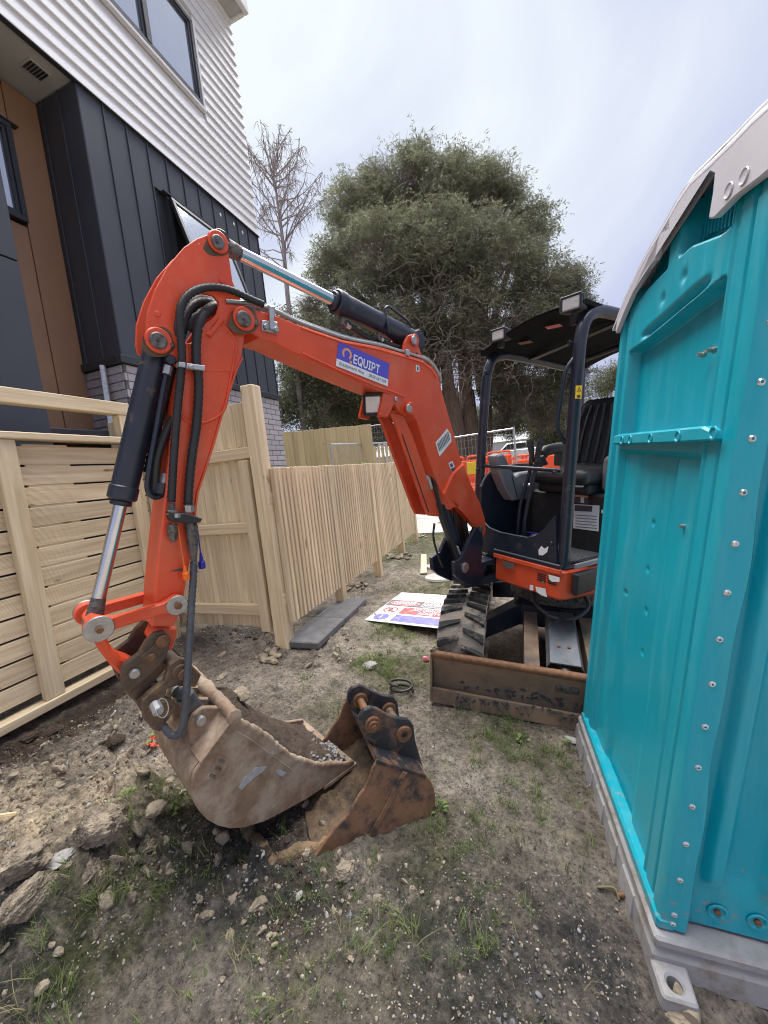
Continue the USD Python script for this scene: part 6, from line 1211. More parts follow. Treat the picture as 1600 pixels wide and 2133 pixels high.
# the big tree: crown lobes laid out from its outline, at 12 to 17 m
TDp = 14.0
lobes = [(745, 450, 14.5, 1.25), (840, 395, 14, 1.25), (930, 410, 14, 1.25), (1010, 420, 14.3, 1.15), (1085, 490, 14.5, 1.15), (700, 560, 14.3, 1.0), (800, 550, 13, 1.5), (900, 530, 12.6, 1.5), (1000, 550, 12.8, 1.5), (1110, 600, 13.6, 1.3), (1175, 600, 14.4, .8), (1160, 700, 14, 1.15), (740, 690, 13.5, 1.2), (840, 690, 12.4, 1.2), (960, 680, 12.4, 1.3), (1080, 720, 12.8, 1.3), (685, 780, 14.2, 1.1), (1175, 790, 14, .95), (790, 810, 14.6, 1.0), (1090, 830, 13.4, .9), (640, 810, 15.5, 1.0), (870, 345, 14.4, .7), (1005, 365, 14.5, .5), (1200, 650, 14.4, .6), (655, 650, 14.3, .65), (790, 370, 14.4, .65), (1130, 870, 14, .7), (720, 860, 14.6, .7), (950, 350, 14.2, .5), (1060, 410, 14.4, .6), (1195, 720, 14.2, .6), (840, 800, 13.2, .7), (1040, 800, 13.0, .7), (740, 850, 14.5, .8), (800, 870, 14.2, .75), (1060, 870, 13.2, .7), (1140, 840, 13.6, .8), (690, 865, 14.5, .7), (860, 760, 12.6, .7), (1010, 740, 12.6, .7)]
tb = dep(955, 905, 13.8); tb[2] = .0
big = thing('paperbark_tree', 'large dense olive green tree with a twisted pale trunk behind the fences', 'tree', tb)
fork = dep(935, 850, 13.8)
tr_m = []
for k, (px, py, d_, r) in enumerate(((898, 870, 13.8, .34), (935, 872, 13.6, .40), (972, 875, 13.9, .34), (1012, 862, 14.2, .24))):
    base = tb + V3((k - 1.5) * .32, .1 * k, 0); mid = dep(px, py - 60, d_)
    tr_m.append(tube(spline([base, base * .5 + mid * .5 + V3(.05 * k, 0, 0), mid], 5), np.linspace(r * 1.25, r * .8, 11), 12))
trunk = obj('trunk', tr_m, M['bark'], big, smooth=60)
lim = []
cents = [dep(a, b, c) for a, b, c, _ in lobes]
starts = [dep(905, 810, 13.8), dep(935, 812, 13.6), dep(970, 815, 13.9), dep(1005, 808, 14.2)]
for k, (c, lb_) in enumerate(zip(cents, lobes)):
    s = min(starts, key=lambda q: abs(q[0] - c[0]) + .2 * np.linalg.norm(q - c)); r_ = np.random.RandomState(100 + k)
    mid = s * .55 + c * .45 + V3(r_.normal() * .2, -.3 + r_.normal() * .2, .2); P = spline([s, mid, c], 6); lim.append(tube(P, np.linspace(.23, .035, len(P)) , 8))
    for j in range(7):
        d = unit(r_.normal(size=3) + V3(0, -.3, .5)); t_ = r_.randint(5, len(P)); p, rr = strand(P[t_], d, lb_[3] * r_.uniform(.8, 1.4), .032, .006, 7, .25, .03, k * 13 + j); lim.append(tube(p, rr, 4, False))
obj('limbs', lim, M['bark'], trunk)
# hanging dead twigs in the middle of the crown
hg_ = []
for k in range(900):
    r_ = np.random.RandomState(900 + k); px, py = r_.normal(930, 85), 800 - abs(r_.normal(0, 140)); p0 = dep(px, py, r_.uniform(10.9, 12.6)); p, rr = strand(p0, V3(r_.normal() * .9, r_.normal() * .5 - .3, r_.normal() * .5 - .1), r_.uniform(.4, 1.3), .012, .004, 9, .33, -.10, 5000 + k); hg_.append(tube(p, rr, 3, False))
obj('dead_twigs', hg_, M['twig'], big, kind='stuff')
pos, scl, idx = [], [], []; pos2, scl2, idx2 = [], [], []
for (a, b, c, rad), cc in zip(lobes, cents):
    n = int(330 * rad ** 1.9)
    d = nrs.normal(size=(n, 3)); d /= np.linalg.norm(d, axis=1, keepdims=True); rr = rad * (.40 + .74 * nrs.uniform(size=n) ** .65)
    q = cc + d * rr[:, None] * V3(1.0, 1.0, .92); cl_ = meshkit.fbm(q * 1.05, 3, 77); keep = cl_ > .425 + .05 * (1 - sstep(q[:, 2], 3.0, 6.5)); q = q[keep]
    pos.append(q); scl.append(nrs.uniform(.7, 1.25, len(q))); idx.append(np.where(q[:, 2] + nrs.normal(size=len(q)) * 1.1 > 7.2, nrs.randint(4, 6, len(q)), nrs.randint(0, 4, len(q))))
    m = int(110 * rad ** 1.8); d = nrs.normal(size=(m, 3)); d /= np.linalg.norm(d, axis=1, keepdims=True); pos2.append(cc + d * (rad * nrs.uniform(.25, .86, m))[:, None]); scl2.append(nrs.uniform(.7, 1.3, m)); idx2.append(nrs.randint(0, 3, m))
pos, scl, idx = np.vstack(pos), np.concatenate(scl), np.concatenate(idx); pos2, scl2, idx2 = np.vstack(pos2), np.concatenate(scl2), np.concatenate(idx2)
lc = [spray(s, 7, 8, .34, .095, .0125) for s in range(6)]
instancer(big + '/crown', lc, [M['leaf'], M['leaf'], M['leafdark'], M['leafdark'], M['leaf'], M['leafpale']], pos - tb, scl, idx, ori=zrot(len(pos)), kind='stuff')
tc_ = [twig_cluster(s + 40, 9, .55, .006) for s in range(3)]
instancer(big + '/twigs', tc_, [M['twig']] * 3, pos2 - tb, scl2, idx2, ori=zrot(len(pos2)), kind='stuff')
print('leaf clusters', len(pos))
# bare conifer on the left
LD = 12.0
bt = dep(604, 660, LD); top = dep(568, 345, LD); b0 = bt.copy(); b0[2] = 0
bare = thing('bare_tree', 'nearly bare thin tree with drooping twigs beside the house corner', 'tree', b0)
tk = spline([b0, bt, dep(590, 510, LD), dep(578, 420, LD), top], 6); obj('trunk', tube(tk, np.linspace(.10, .018, len(tk)), 8), M['baretwig'], bare, smooth=60)
br, tw = [], []
for k in range(46):
    r_ = np.random.RandomState(300 + k); t_ = r_.uniform(.34, .99); p0 = tk[int(t_ * (len(tk) - 1))]; a = r_.uniform(0, 6.28); L = (1.05 - t_) * 2.3 + 1.0
    d = V3(math.cos(a) * .9, math.sin(a) * .6, .45); P, rr = strand(p0, d, L, .022, .005, 9, .12, .05, 400 + k); br.append(tube(P, rr, 4, False))
    for j in range(26):
        q = P[r_.randint(3, 10)] + r_.normal(size=3) * .03; p2, r2 = strand(q, V3(r_.normal() * .5, r_.normal() * .5, -.5 + r_.normal() * .3), r_.uniform(.12, .42), .008, .0045, 4, .3, -.22, k * 100 + j); tw.append(tube(p2, r2, 3, False))
for k in range(14):     # top shoots
    r_ = np.random.RandomState(700 + k); p0 = tk[-1 - r_.randint(0, 6)]; P, rr = strand(p0, V3(r_.normal() * .45, r_.normal() * .3, 1), r_.uniform(.5, 1.1), .02, .006, 7, .1, .0, 720 + k); br.append(tube(P, rr, 4, False))
    for j in range(10): p2, r2 = strand(P[r_.randint(3, 8)], V3(r_.normal(), r_.normal() * .5, .3), r_.uniform(.08, .2), .008, .005, 3, .3, 0, 7000 + k * 20 + j); tw.append(tube(p2, r2, 3, False))
obj('branches', br, M['baretwig'], bare); obj('twigs', tw, M['baretwig'], bare, kind='stuff')
# further trees
def small_tree(name, label, lob, base_px, depth, dens, mats, lsize=1., group=None, trunk_r=.12, ncl=36, thr=.40):
    tbz = dep(*base_px, depth); tbz[2] = 0; t = thing(name, label, 'tree', tbz, group)
    cs = [dep(a, b, c) for a, b, c, _ in lob]; m0 = np.mean(cs, 0); tt_ = []
    ft = tbz * .5 + V3(m0[0], m0[1], 0) * .5; ft[2] = min(c[2] for c in cs) * .9; tt_.append(tube(spline([tbz, (tbz + ft) / 2, ft], 4), np.linspace(trunk_r, trunk_r * .7, 9), 8)); obj('trunk', tt_, M['bark'], t)
    lm = []
    for k, c in enumerate(cs):
        P = spline([ft, (ft + c) / 2 + V3(0, 0, .15), c], 5); lm.append(tube(P, np.linspace(trunk_r * .55, .02, len(P)), 5)); r_ = np.random.RandomState(k + 55)
        for j in range(6): p, rr = strand(P[r_.randint(4, len(P))], r_.normal(size=3) + V3(0, 0, .4), lob[k][3] * 1.1, .02, .006, 6, .25, .02, k * 9 + j); lm.append(tube(p, rr, 3, False))
    obj('limbs', lm, M['twig'], t)
    ps, ss = [], []
    for (a, b, c, rad), cc in zip(lob, cs):
        n = int(dens * rad ** 1.9); d = nrs.normal(size=(n, 3)); d /= np.linalg.norm(d, axis=1, keepdims=True); q = cc + d * (rad * (.35 + .7 * nrs.uniform(size=n) ** .6))[:, None]; q = q[meshkit.fbm(q * 1.1, 3, 21) > thr]; ps.append(q); ss.append(nrs.uniform(.7, 1.3, len(q)) * lsize)
    ps, ss = np.vstack(ps), np.concatenate(ss)
    instancer(t + '/crown', [leaf_cluster(s + 20, ncl, .13, .085, .016) for s in range(3)], [M[q] for q in mats], ps - tbz, ss, nrs.randint(0, 3, len(ps)), kind='stuff'); return t
small_tree('garden_tree', 'dark leafy tree beyond the tall paling fence beside the brick corner', [(610, 800, 12.5, .8), (660, 760, 12.8, .9), (720, 820, 13, .9), (600, 690, 12.5, .6), (660, 860, 12.5, .7), (740, 760, 13.2, .8), (585, 860, 12.3, .5)], (655, 905), 12.6, 420, ('leafdark', 'leaf', 'leafdark'))
small_tree('conifer_bush', 'rounded bushy green tree left of the canopy handle in the distance', [(1140, 900, 20, .9), (1165, 860, 20, .9), (1150, 885, 20, 1.0), (1125, 870, 20, .7)], (1150, 930), 20, 520, ('leafdark', 'leaf', 'leaf'), 1.1)
small_tree('street_tree', 'spreading half bare tree behind the driver seat by the power lines', [(1262, 790, 24, 1.0), (1290, 800, 24, 1.1), (1245, 830, 24, .9), (1320, 780, 24, 1.1), (1275, 850, 24, 1.0), (1240, 870, 24, .8)], (1270, 935), 24, 210, ('leafdark', 'leaf', 'leafdark'), 1.2, thr=.47)
small_tree('far_tree', 'dark low tree far behind the mesh fence and the white pickup', [(1010, 880, 30, 1.3), (960, 890, 30, 1.3), (1060, 870, 30, 1.3), (920, 880, 30, 1.4)], (1000, 930), 30, 260, ('leafdark', 'leafdark', 'leaf'), 1.6)
small_tree('far_tree', 'low dark hedge tree far off beyond the picket fence', [(760, 900, 26, 1.2), (820, 895, 26, 1.2), (880, 900, 26, 1.2), (700, 905, 26, 1.0)], (800, 940), 26, 300, ('leafdark', 'leafdark', 'leaf'), 1.6)
# power lines
for k, (y0, y1) in enumerate(((742, 712), (772, 722), (790, 748), (800, 765))):
    p0, p1 = dep(1150, y0 + 30, 40), dep(1420, y1 - 30, 26); mid = (p0 + p1) / 2 - V3(0, 0, .25)
    obj('power_line', tube(spline([p0, mid, p1], 6), .012, 4), M['black'], label=['topmost power line above the far street', 'second highest power line above the far street', 'third power line down above the far street', 'lowest power line above the far street'][k], cat='power line')
# low white houses across the road
def far_house(x0, x1, y0, y1, h, label):
    t = thing('far_house', label, 'house', ((x0 + x1) / 2, y0, ZR)); h = h + ZR; obj('wall', box(x0, x1, y0, y1, ZR - .3, h), M['farwall'], t)
    obj('roof', hull([V3(x, y, z) for x, y, z in ((x0 - .5, y0 - .5, h + .003), (x1 + .5, y0 - .5, h + .003), (x0 - .5, y1 + .5, h + .003), (x1 + .5, y1 + .5, h + .003), (x0 + 1.5, (y0 + y1) / 2, h + 1.9), (x1 - 1.5, (y0 + y1) / 2, h + 1.9))]), M['farroof'], t)
    n = int((x1 - x0) / 3)
    for i in range(n):
        c = x0 + (i + .5) * (x1 - x0) / n; w_ = obj('window', box(c - .7, c + .7, y0 - .04, y0 + .01, ZR + 1.0, ZR + 2.1), M['white'], t); obj('pane', box(c - .62, c + .62, y0 - .045, y0 - .0405, ZR + 1.08, ZR + 2.02), M['glass'], w_)
c = ony(1110, 930, 50); far_house(c[0] - 7.0, c[0] + 5.0, 50, 58, 2.5, 'low white house across the road behind the white pickup')
c = ony(1250, 930, 52); far_house(c[0] - 5, c[0] + 14, 53, 61, 2.6, 'low white house across the road behind the digger seat')
c = ony(900, 930, 52); far_house(c[0] - 12, c[0] + 5, 54, 62, 2.5, 'low white house across the road behind the mesh fence')
# cars
def car(x, y, m, label, kind, ang=0.):
    t = thing('parked_car' if kind == 'car' else 'pickup_truck', label, 'car' if kind == 'car' else 'pickup', (x, y, ZR - .04), 'parked cars on the far street' if kind == 'car' else None)
    L, W_, H_ = (4.3, 1.72, 1.45) if kind == 'car' else (5.1, 1.82, 1.75)
    if kind == 'car': bodyp = [(-2.15, .25), (-2.15, .75), (-2.0, .88), (-1.1, .95), (1.3, .98), (2.05, .85), (2.15, .6), (2.12, .25)]; cabp = [(-1.35, .93), (-.75, 1.42), (.8, 1.45), (1.7, .95)]
    else: bodyp = [(-2.5, .38), (-2.52, .9), (-2.4, 1.05), (-1.1, 1.12), (2.5, 1.12), (2.55, .45), (2.5, .38)]; cabp = [(-1.25, 1.10), (-.6, 1.72), (1.0, 1.75), (1.35, 1.12)]
    ca_, sa_ = math.cos(ang), math.sin(ang); ax = V3(ca_, sa_, 0); o = V3(x, y, ZR - .04)
    sd_ = np.cross(ax, V3(0, 0, 1))
    bdy = obj('body', plate(fillet(np.array(bodyp), .08), o, ax, V3(0, 0, 1), -W_ / 2, W_ / 2, .06), m, t, smooth=SM)
    cb_ = obj('cabin', plate(fillet(np.array(cabp), .05), o, ax, V3(0, 0, 1), -W_ / 2 + .08, W_ / 2 - .08, .10), m, t, smooth=SM)
    cx_ = np.mean(cabp, 0); gl = [(cx_ + (np.array(q) - cx_) * np.array([.86, .72])) for q in cabp]
    for s in (-1, 1): obj('side_window', plate(np.array(gl), o, ax, V3(0, 0, 1), s * (W_ / 2 - .079), s * (W_ / 2 - .072)), M['carglass'], cb_)
    for s in (-1, 1):
        obj('pillar', plate(np.array([(cx_[0] - .04, cabp[0][1]), (cx_[0] + .04, cabp[0][1]), (cx_[0] + .04, cabp[1][1] - .05), (cx_[0] - .04, cabp[1][1] - .05)]), o, ax, V3(0, 0, 1), s * (W_ / 2 - .0715), s * (W_ / 2 - .066)), m, cb_)
        for q in (-L * .30, L * .30):
            c = o + ax * q + sd_ * s * (W_ / 2 - .1) + V3(0, 0, .33); wh = obj('wheel', cyl(c - sd_ * .11, c + sd_ * .11, .33, 24, .03), M['rubber'], t, smooth=SM); obj('rim', cyl(c + sd_ * s * .111, c + sd_ * s * .12, .2, 16), M['galv'], wh)
        e = o + ax * (-L / 2 - .0) + sd_ * s * (W_ / 2 - .3) + V3(0, 0, .68); obj('headlight', obox(e + ax * .03, [ax, sd_, V3(0, 0, 1)], (.05, .16, .07), .03), M['lens'], t)
c = ony(1072, 945, 36); car(c[0], 36, M['carwhite'], 'white pickup truck parked across the road behind the orange barriers', 'ute')
c = ony(1222, 930, 30); car(c[0], 30, M['cargrey'], 'silver parked car half hidden by the digger canopy post', 'car')
c = ony(1176, 935, 33); car(c[0], 33, M['carwhite'], 'white parked car behind the travel levers of the digger', 'car')
# orange barriers
def barrier(px0, px1, y, ztop, label):
    a, b_ = ony(px0, 950, y), ony(px1, 950, y); zb = .05 + float(street(np.array(y))); t = thing('road_barrier', label, 'barrier', ((a[0] + b_[0]) / 2, y, zb), 'orange plastic barriers along the footpath')
    L = b_[0] - a[0]; prof_ = [(-.22, .1), (-.22, .25), (-.10, .45), (-.07, ztop - .04), (-.05, ztop), (.05, ztop), (.07, ztop - .04), (.10, .45), (.22, .25), (.22, .1)]
    obj('shell', loft([np.array([V3(x_, y + q[0] * s_, q[1] + zb) for q in prof_]) for x_, s_ in ((a[0], .8), (a[0] + .05, 1), (b_[0] - .05, 1), (b_[0], .8))]), M['barrier'], t)
    for k in range(2):
        c = a[0] + L * (.3 + .4 * k); obj('handle', tube(spline([V3(c - .14, y, zb + ztop - .01), V3(c - .12, y, zb + ztop + .07), V3(c + .12, y, zb + ztop + .07), V3(c + .14, y, zb + ztop - .01)], 4), .025, 8), M['barrier'], t)
    obj('recess_rib', [box(a[0] + .1, b_[0] - .1, y - .115, y - .08, zb + .52, zb + .58, .01)], M['barrier'], t)
for k, (p0, p1, y_, zt) in enumerate(((930, 1010, 10.0, 1.02), (1012, 1066, 10.1, 1.04), (1068, 1118, 9.6, .98), (1120, 1168, 9.7, 1.0), (1170, 1220, 9.6, 1.05), (1222, 1290, 9.7, 1.08))):
    barrier(p0, p1, y_, zt, ['orange plastic barrier at the left end behind the boom and mesh', 'orange plastic barrier behind the left canopy post', 'orange plastic barrier behind the grey console', 'orange plastic barrier behind the joystick grips', 'orange plastic barrier behind the driver seat base', 'orange plastic barrier at the right end behind the seat back'][k])
# orange safety netting on the mesh panel
a, b_ = ony(930, 960, 8.1), ony(1060, 960, 8.1); nw_ = []
for i in range(40): x_ = a[0] + (b_[0] - a[0]) * i / 39; nw_.append(beam(V3(x_, 8.22 , .55), V3(x_, 8.22, 1.45), .012, .006, (1, 0, 0)))
for i in range(16): z_ = .55 + i * .06; nw_.append(beam(V3(a[0], 8.212, z_), V3(b_[0], 8.212, z_), .006, .014, (0, 0, 1)))
obj('safety_netting', nw_, M['barrier'], label='orange plastic safety netting hung behind the mesh fence panel', cat='netting')
q = ony(983, 975, 7.95); obj('yellow_tag', box(q[0] - .09, q[0] + .09, 7.93, 7.94, q[2] - .12, q[2] + .12, .004), M['yellow'], label='small yellow plate tied to the mesh fence beside the canopy post', cat='sign')
# ------------------------------------------------------------------ second bucket lying in front
sw_ = unit(_Fh * math.cos(math.radians(19)) - _X * math.sin(math.radians(19))); sx_ax = unit(np.cross(sw_, V3(0, 0, 1))); sz_ax = V3(0, 0, 1)
SP = onz(637, 1806, -.085)
def s2(px, py, w=0.): q = onpl(px, py, SP + sw_ * w, sw_) - SP; return (q @ sx_ax, q @ sz_ax)
def splate(p, w0, w1, b=.003): return plate(np.array(p), SP, sx_ax, sz_ax, -w1, -w0, b) if np.cross(sx_ax, sz_ax) @ sw_ < 0 else plate(np.array(p), SP, sx_ax, sz_ax, w0, w1, b)
SWD = .50
sp_px = [(786, 1583), (775, 1602), (767, 1626), (758, 1645), (747, 1659), (731, 1688), (718, 1705), (700, 1723), (681, 1748), (660, 1779), (637, 1805), (646, 1814), (660, 1815), (710, 1802), (768, 1782), (825, 1760), (872, 1737), (897, 1710), (907, 1685), (908, 1662), (905, 1643), (898, 1627), (888, 1615)]
spp = [s2(*q) for q in sp_px]
spare = thing('spare_bucket', 'rusty spare digging bucket with pin ears lying open in front of the loaded bucket', 'bucket', SP + V3(.25, .2, 0))
obj('near_side_plate', splate(spp, 0, .014, .004), M['rustdark'], spare); obj('far_side_plate', splate(spp, SWD - .014, SWD, .004), M['rustdark'], spare)
SWp = lambda q, w: SP + sx_ax * q[0] + sz_ax * q[1] + sw_ * w
def sshell(pts, th, w0, w1):
    p = np.array(pts); t = np.gradient(p, axis=0); t /= np.linalg.norm(t, axis=1, keepdims=True); n_ = np.stack([-t[:, 1], t[:, 0]], 1); c = p.mean(0)
    if ((c - p) * n_).sum() < 0: n_ = -n_
    q = p + n_ * th
    return loft([np.array([SWp(p[i], w0), SWp(p[i], w1), SWp(q[i], w1), SWp(q[i], w0)]) for i in range(len(p))])
obj('wrapper', sshell([spp[10]] + spp[12:], .012, .0145, SWD - .0145), M['rust'], spare, smooth=40)
obj('top_plate', sshell([spp[22], spp[0]], .014, -.003, SWD + .003), M['earblack'], spare)
obj('cutting_lip', beam(SWp(np.array(spp[10]) + [.012, .004], -.004), SWp(np.array(spp[10]) + [.012, .004], SWD + .004), .055, .016, b=.003), M['rust'], spare)
obj('side_rib', splate([s2(*q) for q in ((838, 1605), (848, 1608), (800, 1700), (770, 1745), (764, 1742), (795, 1690))], -.006, -.0005, .002), M['rustdark'], spare)
ear = [(747, 1510), (749, 1492), (758, 1480), (772, 1474), (787, 1477), (803, 1487), (826, 1496), (852, 1499), (862, 1512), (866, 1545), (874, 1572), (886, 1613), (836, 1600), (787, 1582), (781, 1562), (775, 1546), (755, 1532)]
e2 = [s2(x, y, .10) for x, y in ear]; e2 = fillet(np.array(e2), .012)
for w0 in (.10, .295):
    er = obj('ear', splate(e2, w0, w0 + .024, .004), M['earblack'], spare)
    for px in ((776, 1508), (841, 1528)):
        c = s2(*px, .10); r = .036 if px[0] < 800 else .036
        for s, ww_ in ((-1, w0 - .012), (1, w0 + .0245)): obj('boss', lathe(SWp(c, ww_), sw_, [(r * .52, .012), (r * .52, .0), (r * .9, .0), (r, .003), (r, .012)], 24), M['rustpin'], er, smooth=SM)
c = s2(776, 1508, .10); obj('ear_pin', [cyl(SWp(c, .085), SWp(c, .345), .018, 16, .003)], M['rustpin'], spare); obj('pin_head', [cyl(SWp(c, .076), SWp(c, .086), .024, 20, .003), cyl(SWp(c, .068), SWp(c, .076), .010, 6)], M['rustpin'], spare)
c = s2(841, 1528, .10); obj('bush', lathe(SWp(c, .09), sw_, [(.012, .24), (.012, 0), (.019, 0), (.019, .24)], 16), M['hitch'], spare)
r_ = np.random.RandomState(5)
nu, nw = 46, 40; G = np.zeros((nu, nw, 3))
for i in range(nu):
    for j in range(nw):
        t = i / (nu - 1); w_ = .016 + (SWD - .032) * j / (nw - 1); q = np.array(spp[10]) + np.array([.03 + .42 * t, .018 + .09 * t * t + .03 * math.sin(math.pi * j / (nw - 1))]); G[i, j] = SWp(q, w_)
G[..., 2] += (meshkit.fbm(G * 11, 4, 8) - .45) * .10 + (meshkit.noise(G * 60, 9) - .5) * .012
ii = np.arange(nu * nw).reshape(nu, nw); f_ = np.stack([ii[:-1, :-1], ii[1:, :-1], ii[1:, 1:], ii[:-1, 1:]], -1).reshape(-1, 4)
obj('mud_in_spare_bucket', (G.reshape(-1, 3), np.vstack([f_[:, [0, 1, 2]], f_[:, [0, 2, 3]]])), mat('rusty_wet_mud', (.10, .066, .04), (.19, .125, .07), rough=.75, scale=14, bump=1., bscale=70, bdist=.015, detail=8., dirt=(.045, .034, .026), dirt_amt=.5, dscale=9), label='rusty brown mud filling the mouth of the spare bucket', cat='mud', kind='stuff', smooth=60)
pts = []
for px, py in ((520, 1728), (530, 1752), (545, 1774), (570, 1788), (602, 1788), (636, 1778), (662, 1764), (680, 1752)):
    g_ = onz(px, py, -.06); g_[2] = gz(g_[0], g_[1]) - .004; pts.append(g_)
P = spline(pts, 14); P = P + (np.stack([meshkit.fbm(P * 22 + k * 7.7, 3, 30 + k) for k in range(3)], -1) - .5) * V3(.05, .05, .018)
cm_ = mat('orange_yellow_clay', (.29, .195, .105), (.18, .125, .075), rough=.92, scale=12, bump=1., bscale=60, bdist=.02, detail=8., dirt=(.10, .075, .05), dirt_amt=.46, dscale=12)
tb_ = tube(P, .014 + .026 * meshkit.fbm(P * 9 + 5, 3, 40), 16); v_ = np.array(tb_[0]); v_ = v_ + (meshkit.fbm(v_ * 55, 3, 41) - .5)[:, None] * V3(.016, .016, .016)
obj('clay_on_lip', (v_, tb_[1]), cm_, label='orange yellow clay stuck along the lip of the spare bucket', cat='clay', kind='stuff', smooth=60)

# ------------------------------------------------------------------ site sign lying on the ground
sgz = max(gz(*onz(850, 1270, -.06)[:2]), -.06) + .045
def sgp(px, py): return onz(px, py, sgz)
G0, Gu, Gv = sgp(760, 1291), sgp(915, 1308) - sgp(760, 1291), sgp(806, 1232) - sgp(760, 1291)
su = unit(Gu); sv = unit(Gv - su * (Gv @ su)); Lu, Lv = np.linalg.norm(Gu) * 1.22, Gv @ sv
sgn = thing('site_sign', 'dirty white hazard sign board lying flat on the ground beside the digger track', 'sign', G0)
def sq(px, py): q = sgp(px, py) - G0; return np.array([q @ su, q @ sv])
brd = obj('board', plate(np.array([(0, 0), (Lu * .62, -.004), (Lu, .0), (Lu, Lv), (Lu * .3, Lv + .004), (0, Lv)]), G0, su, sv, -.006, 0, .001), M['signwhite'], sgn)
def sp_(name, pts, m, lift, par=None): return obj(name, plate(np.array(pts), G0, su, sv, lift, lift + .0006), M[m], par or brd)
def svband(v0, v1, u0, u1): return [(u0 * Lu, v0 * Lv), (u1 * Lu, v0 * Lv), (u1 * Lu, v1 * Lv), (u0 * Lu, v1 * Lv)]
sp_('hazard_band', svband(.50, .70, .01, .985), 'signgrey', .0008)
an = np.linspace(0, 2 * math.pi, 28, endpoint=False)
sp_('danger_oval', np.stack([Lu * .22 + Lu * .185 * np.cos(an), Lv * .60 + Lv * .085 * np.sin(an)], 1), 'red', .0016)
sp_('danger_oval_rim', np.vstack([np.stack([Lu * .22 + Lu * .175 * np.cos(an), Lv * .60 + Lv * .072 * np.sin(an)], 1)]), 'white', .0024); sp_('danger_oval', np.stack([Lu * .22 + Lu * .168 * np.cos(an), Lv * .60 + Lv * .064 * np.sin(an)], 1), 'red', .0032)
sp_('no_entry_panel', svband(.27, .47, .27, .985), 'red', .0008); sp_('blue_panel', svband(.04, .23, .27, .985), 'signblue', .0008)
for c0, m_ in (((.14, .365), 'red'), ((.13, .135), 'signblue')):
    ro, ri = .095, .075
    if m_ == 'red': 
        obj('prohibition_ring', plate(np.stack([Lu * c0[0] + Lv * ro * 1.0 * np.cos(an), Lv * (c0[1] + ro * np.sin(an))], 1), G0, su, sv, .0008, .0014, 0, [np.stack([Lu * c0[0] + Lv * ri * np.cos(an), Lv * (c0[1] + ri * np.sin(an))], 1)]), M['red'], brd)
        sp_('prohibition_bar', [(Lu * c0[0] - Lv * .065, Lv * (c0[1] + .045)), (Lu * c0[0] - Lv * .050, Lv * (c0[1] + .065)), (Lu * c0[0] + Lv * .065, Lv * (c0[1] - .045)), (Lu * c0[0] + Lv * .050, Lv * (c0[1] - .065))], 'red', .0016)
        sp_('walking_figure', [(Lu * c0[0] - Lv * .02, Lv * (c0[1] - .05)), (Lu * c0[0] + Lv * .02, Lv * (c0[1] - .05)), (Lu * c0[0] + Lv * .025, Lv * (c0[1] + .03)), (Lu * c0[0], Lv * (c0[1] + .06)), (Lu * c0[0] - Lv * .025, Lv * (c0[1] + .03))], 'ink', .0008)
    else: sp_('mandatory_disc', np.stack([Lu * c0[0] + Lv * ro * np.cos(an), Lv * (c0[1] + ro * np.sin(an))], 1), 'signblue', .0008)
def stext(s, u0, u1, v, h, m, lift=.0014, bold=True):
    o = G0 + su * Lu * u0 + sv * Lv * v + np.cross(su, sv) * lift
    obj('lettering', text(s, o, su, sv, Lv * h, .0008, bold, Lu * (u1 - u0)), M[m], brd)
stext('DANGER', .085, .355, .565, .075, 'white', .0040); stext('CONSTRUCTION', .43, .97, .64, .045, 'white'); stext('HAZARDOUS AREA', .43, .97, .575, .055, 'white'); stext('Authorised persons only', .43, .97, .520, .038, 'white', bold=False)
stext('NO UNAUTHORISED', .40, .97, .385, .065, 'white'); stext('ADMITTANCE', .48, .90, .295, .065, 'white'); stext('!', .125, .137, .085, .10, 'white')

# ------------------------------------------------------------------ loose things on the ground
def on_g(px, py, z0=-.07):
    q = onz(px, py, z0)
    for _ in range(4): q = onz(px, py, gz(q[0], q[1]))
    return q
a, b_ = on_g(883, 1197, 0), on_g(883, 1158, 0)
obj('timber_offcut', beam(a + V3(0, 0, .02), b_ + V3(0, 0, .02), .085, .02, b=.002), M['pine_y'], label='short pale timber offcut lying on the grass beyond the sign', cat='timber')
a = on_g(-5, 1706); b_ = on_g(33, 1702); obj('timber_offcut', beam(a + V3(0, 0, .012), b_ + V3(0, 0, .015), .014, .012, b=.002), M['pine_x'], label='thin timber splinter on the soil at the left edge', cat='timber')
for px, rx, lab in (((917, 1204), 36, 'nearer round grey stepping stone beside the swing bracket of the digger'), ((906, 1181), 24, 'farther round grey stepping stone behind the digger boom cylinder')):
    c = on_g(*px, 0); r = rx * np.linalg.norm(c - CAM) / F_PX / 1.15; st_ = lathe(c - V3(0, 0, .02), (0, .04, 1), [(0, 0), (r, 0), (r * 1.02, .02), (r * .97, .045), (0, .05)], 30); obj('stepping_stone', st_, M['stone'], label=lab, cat='stone', smooth=SM)
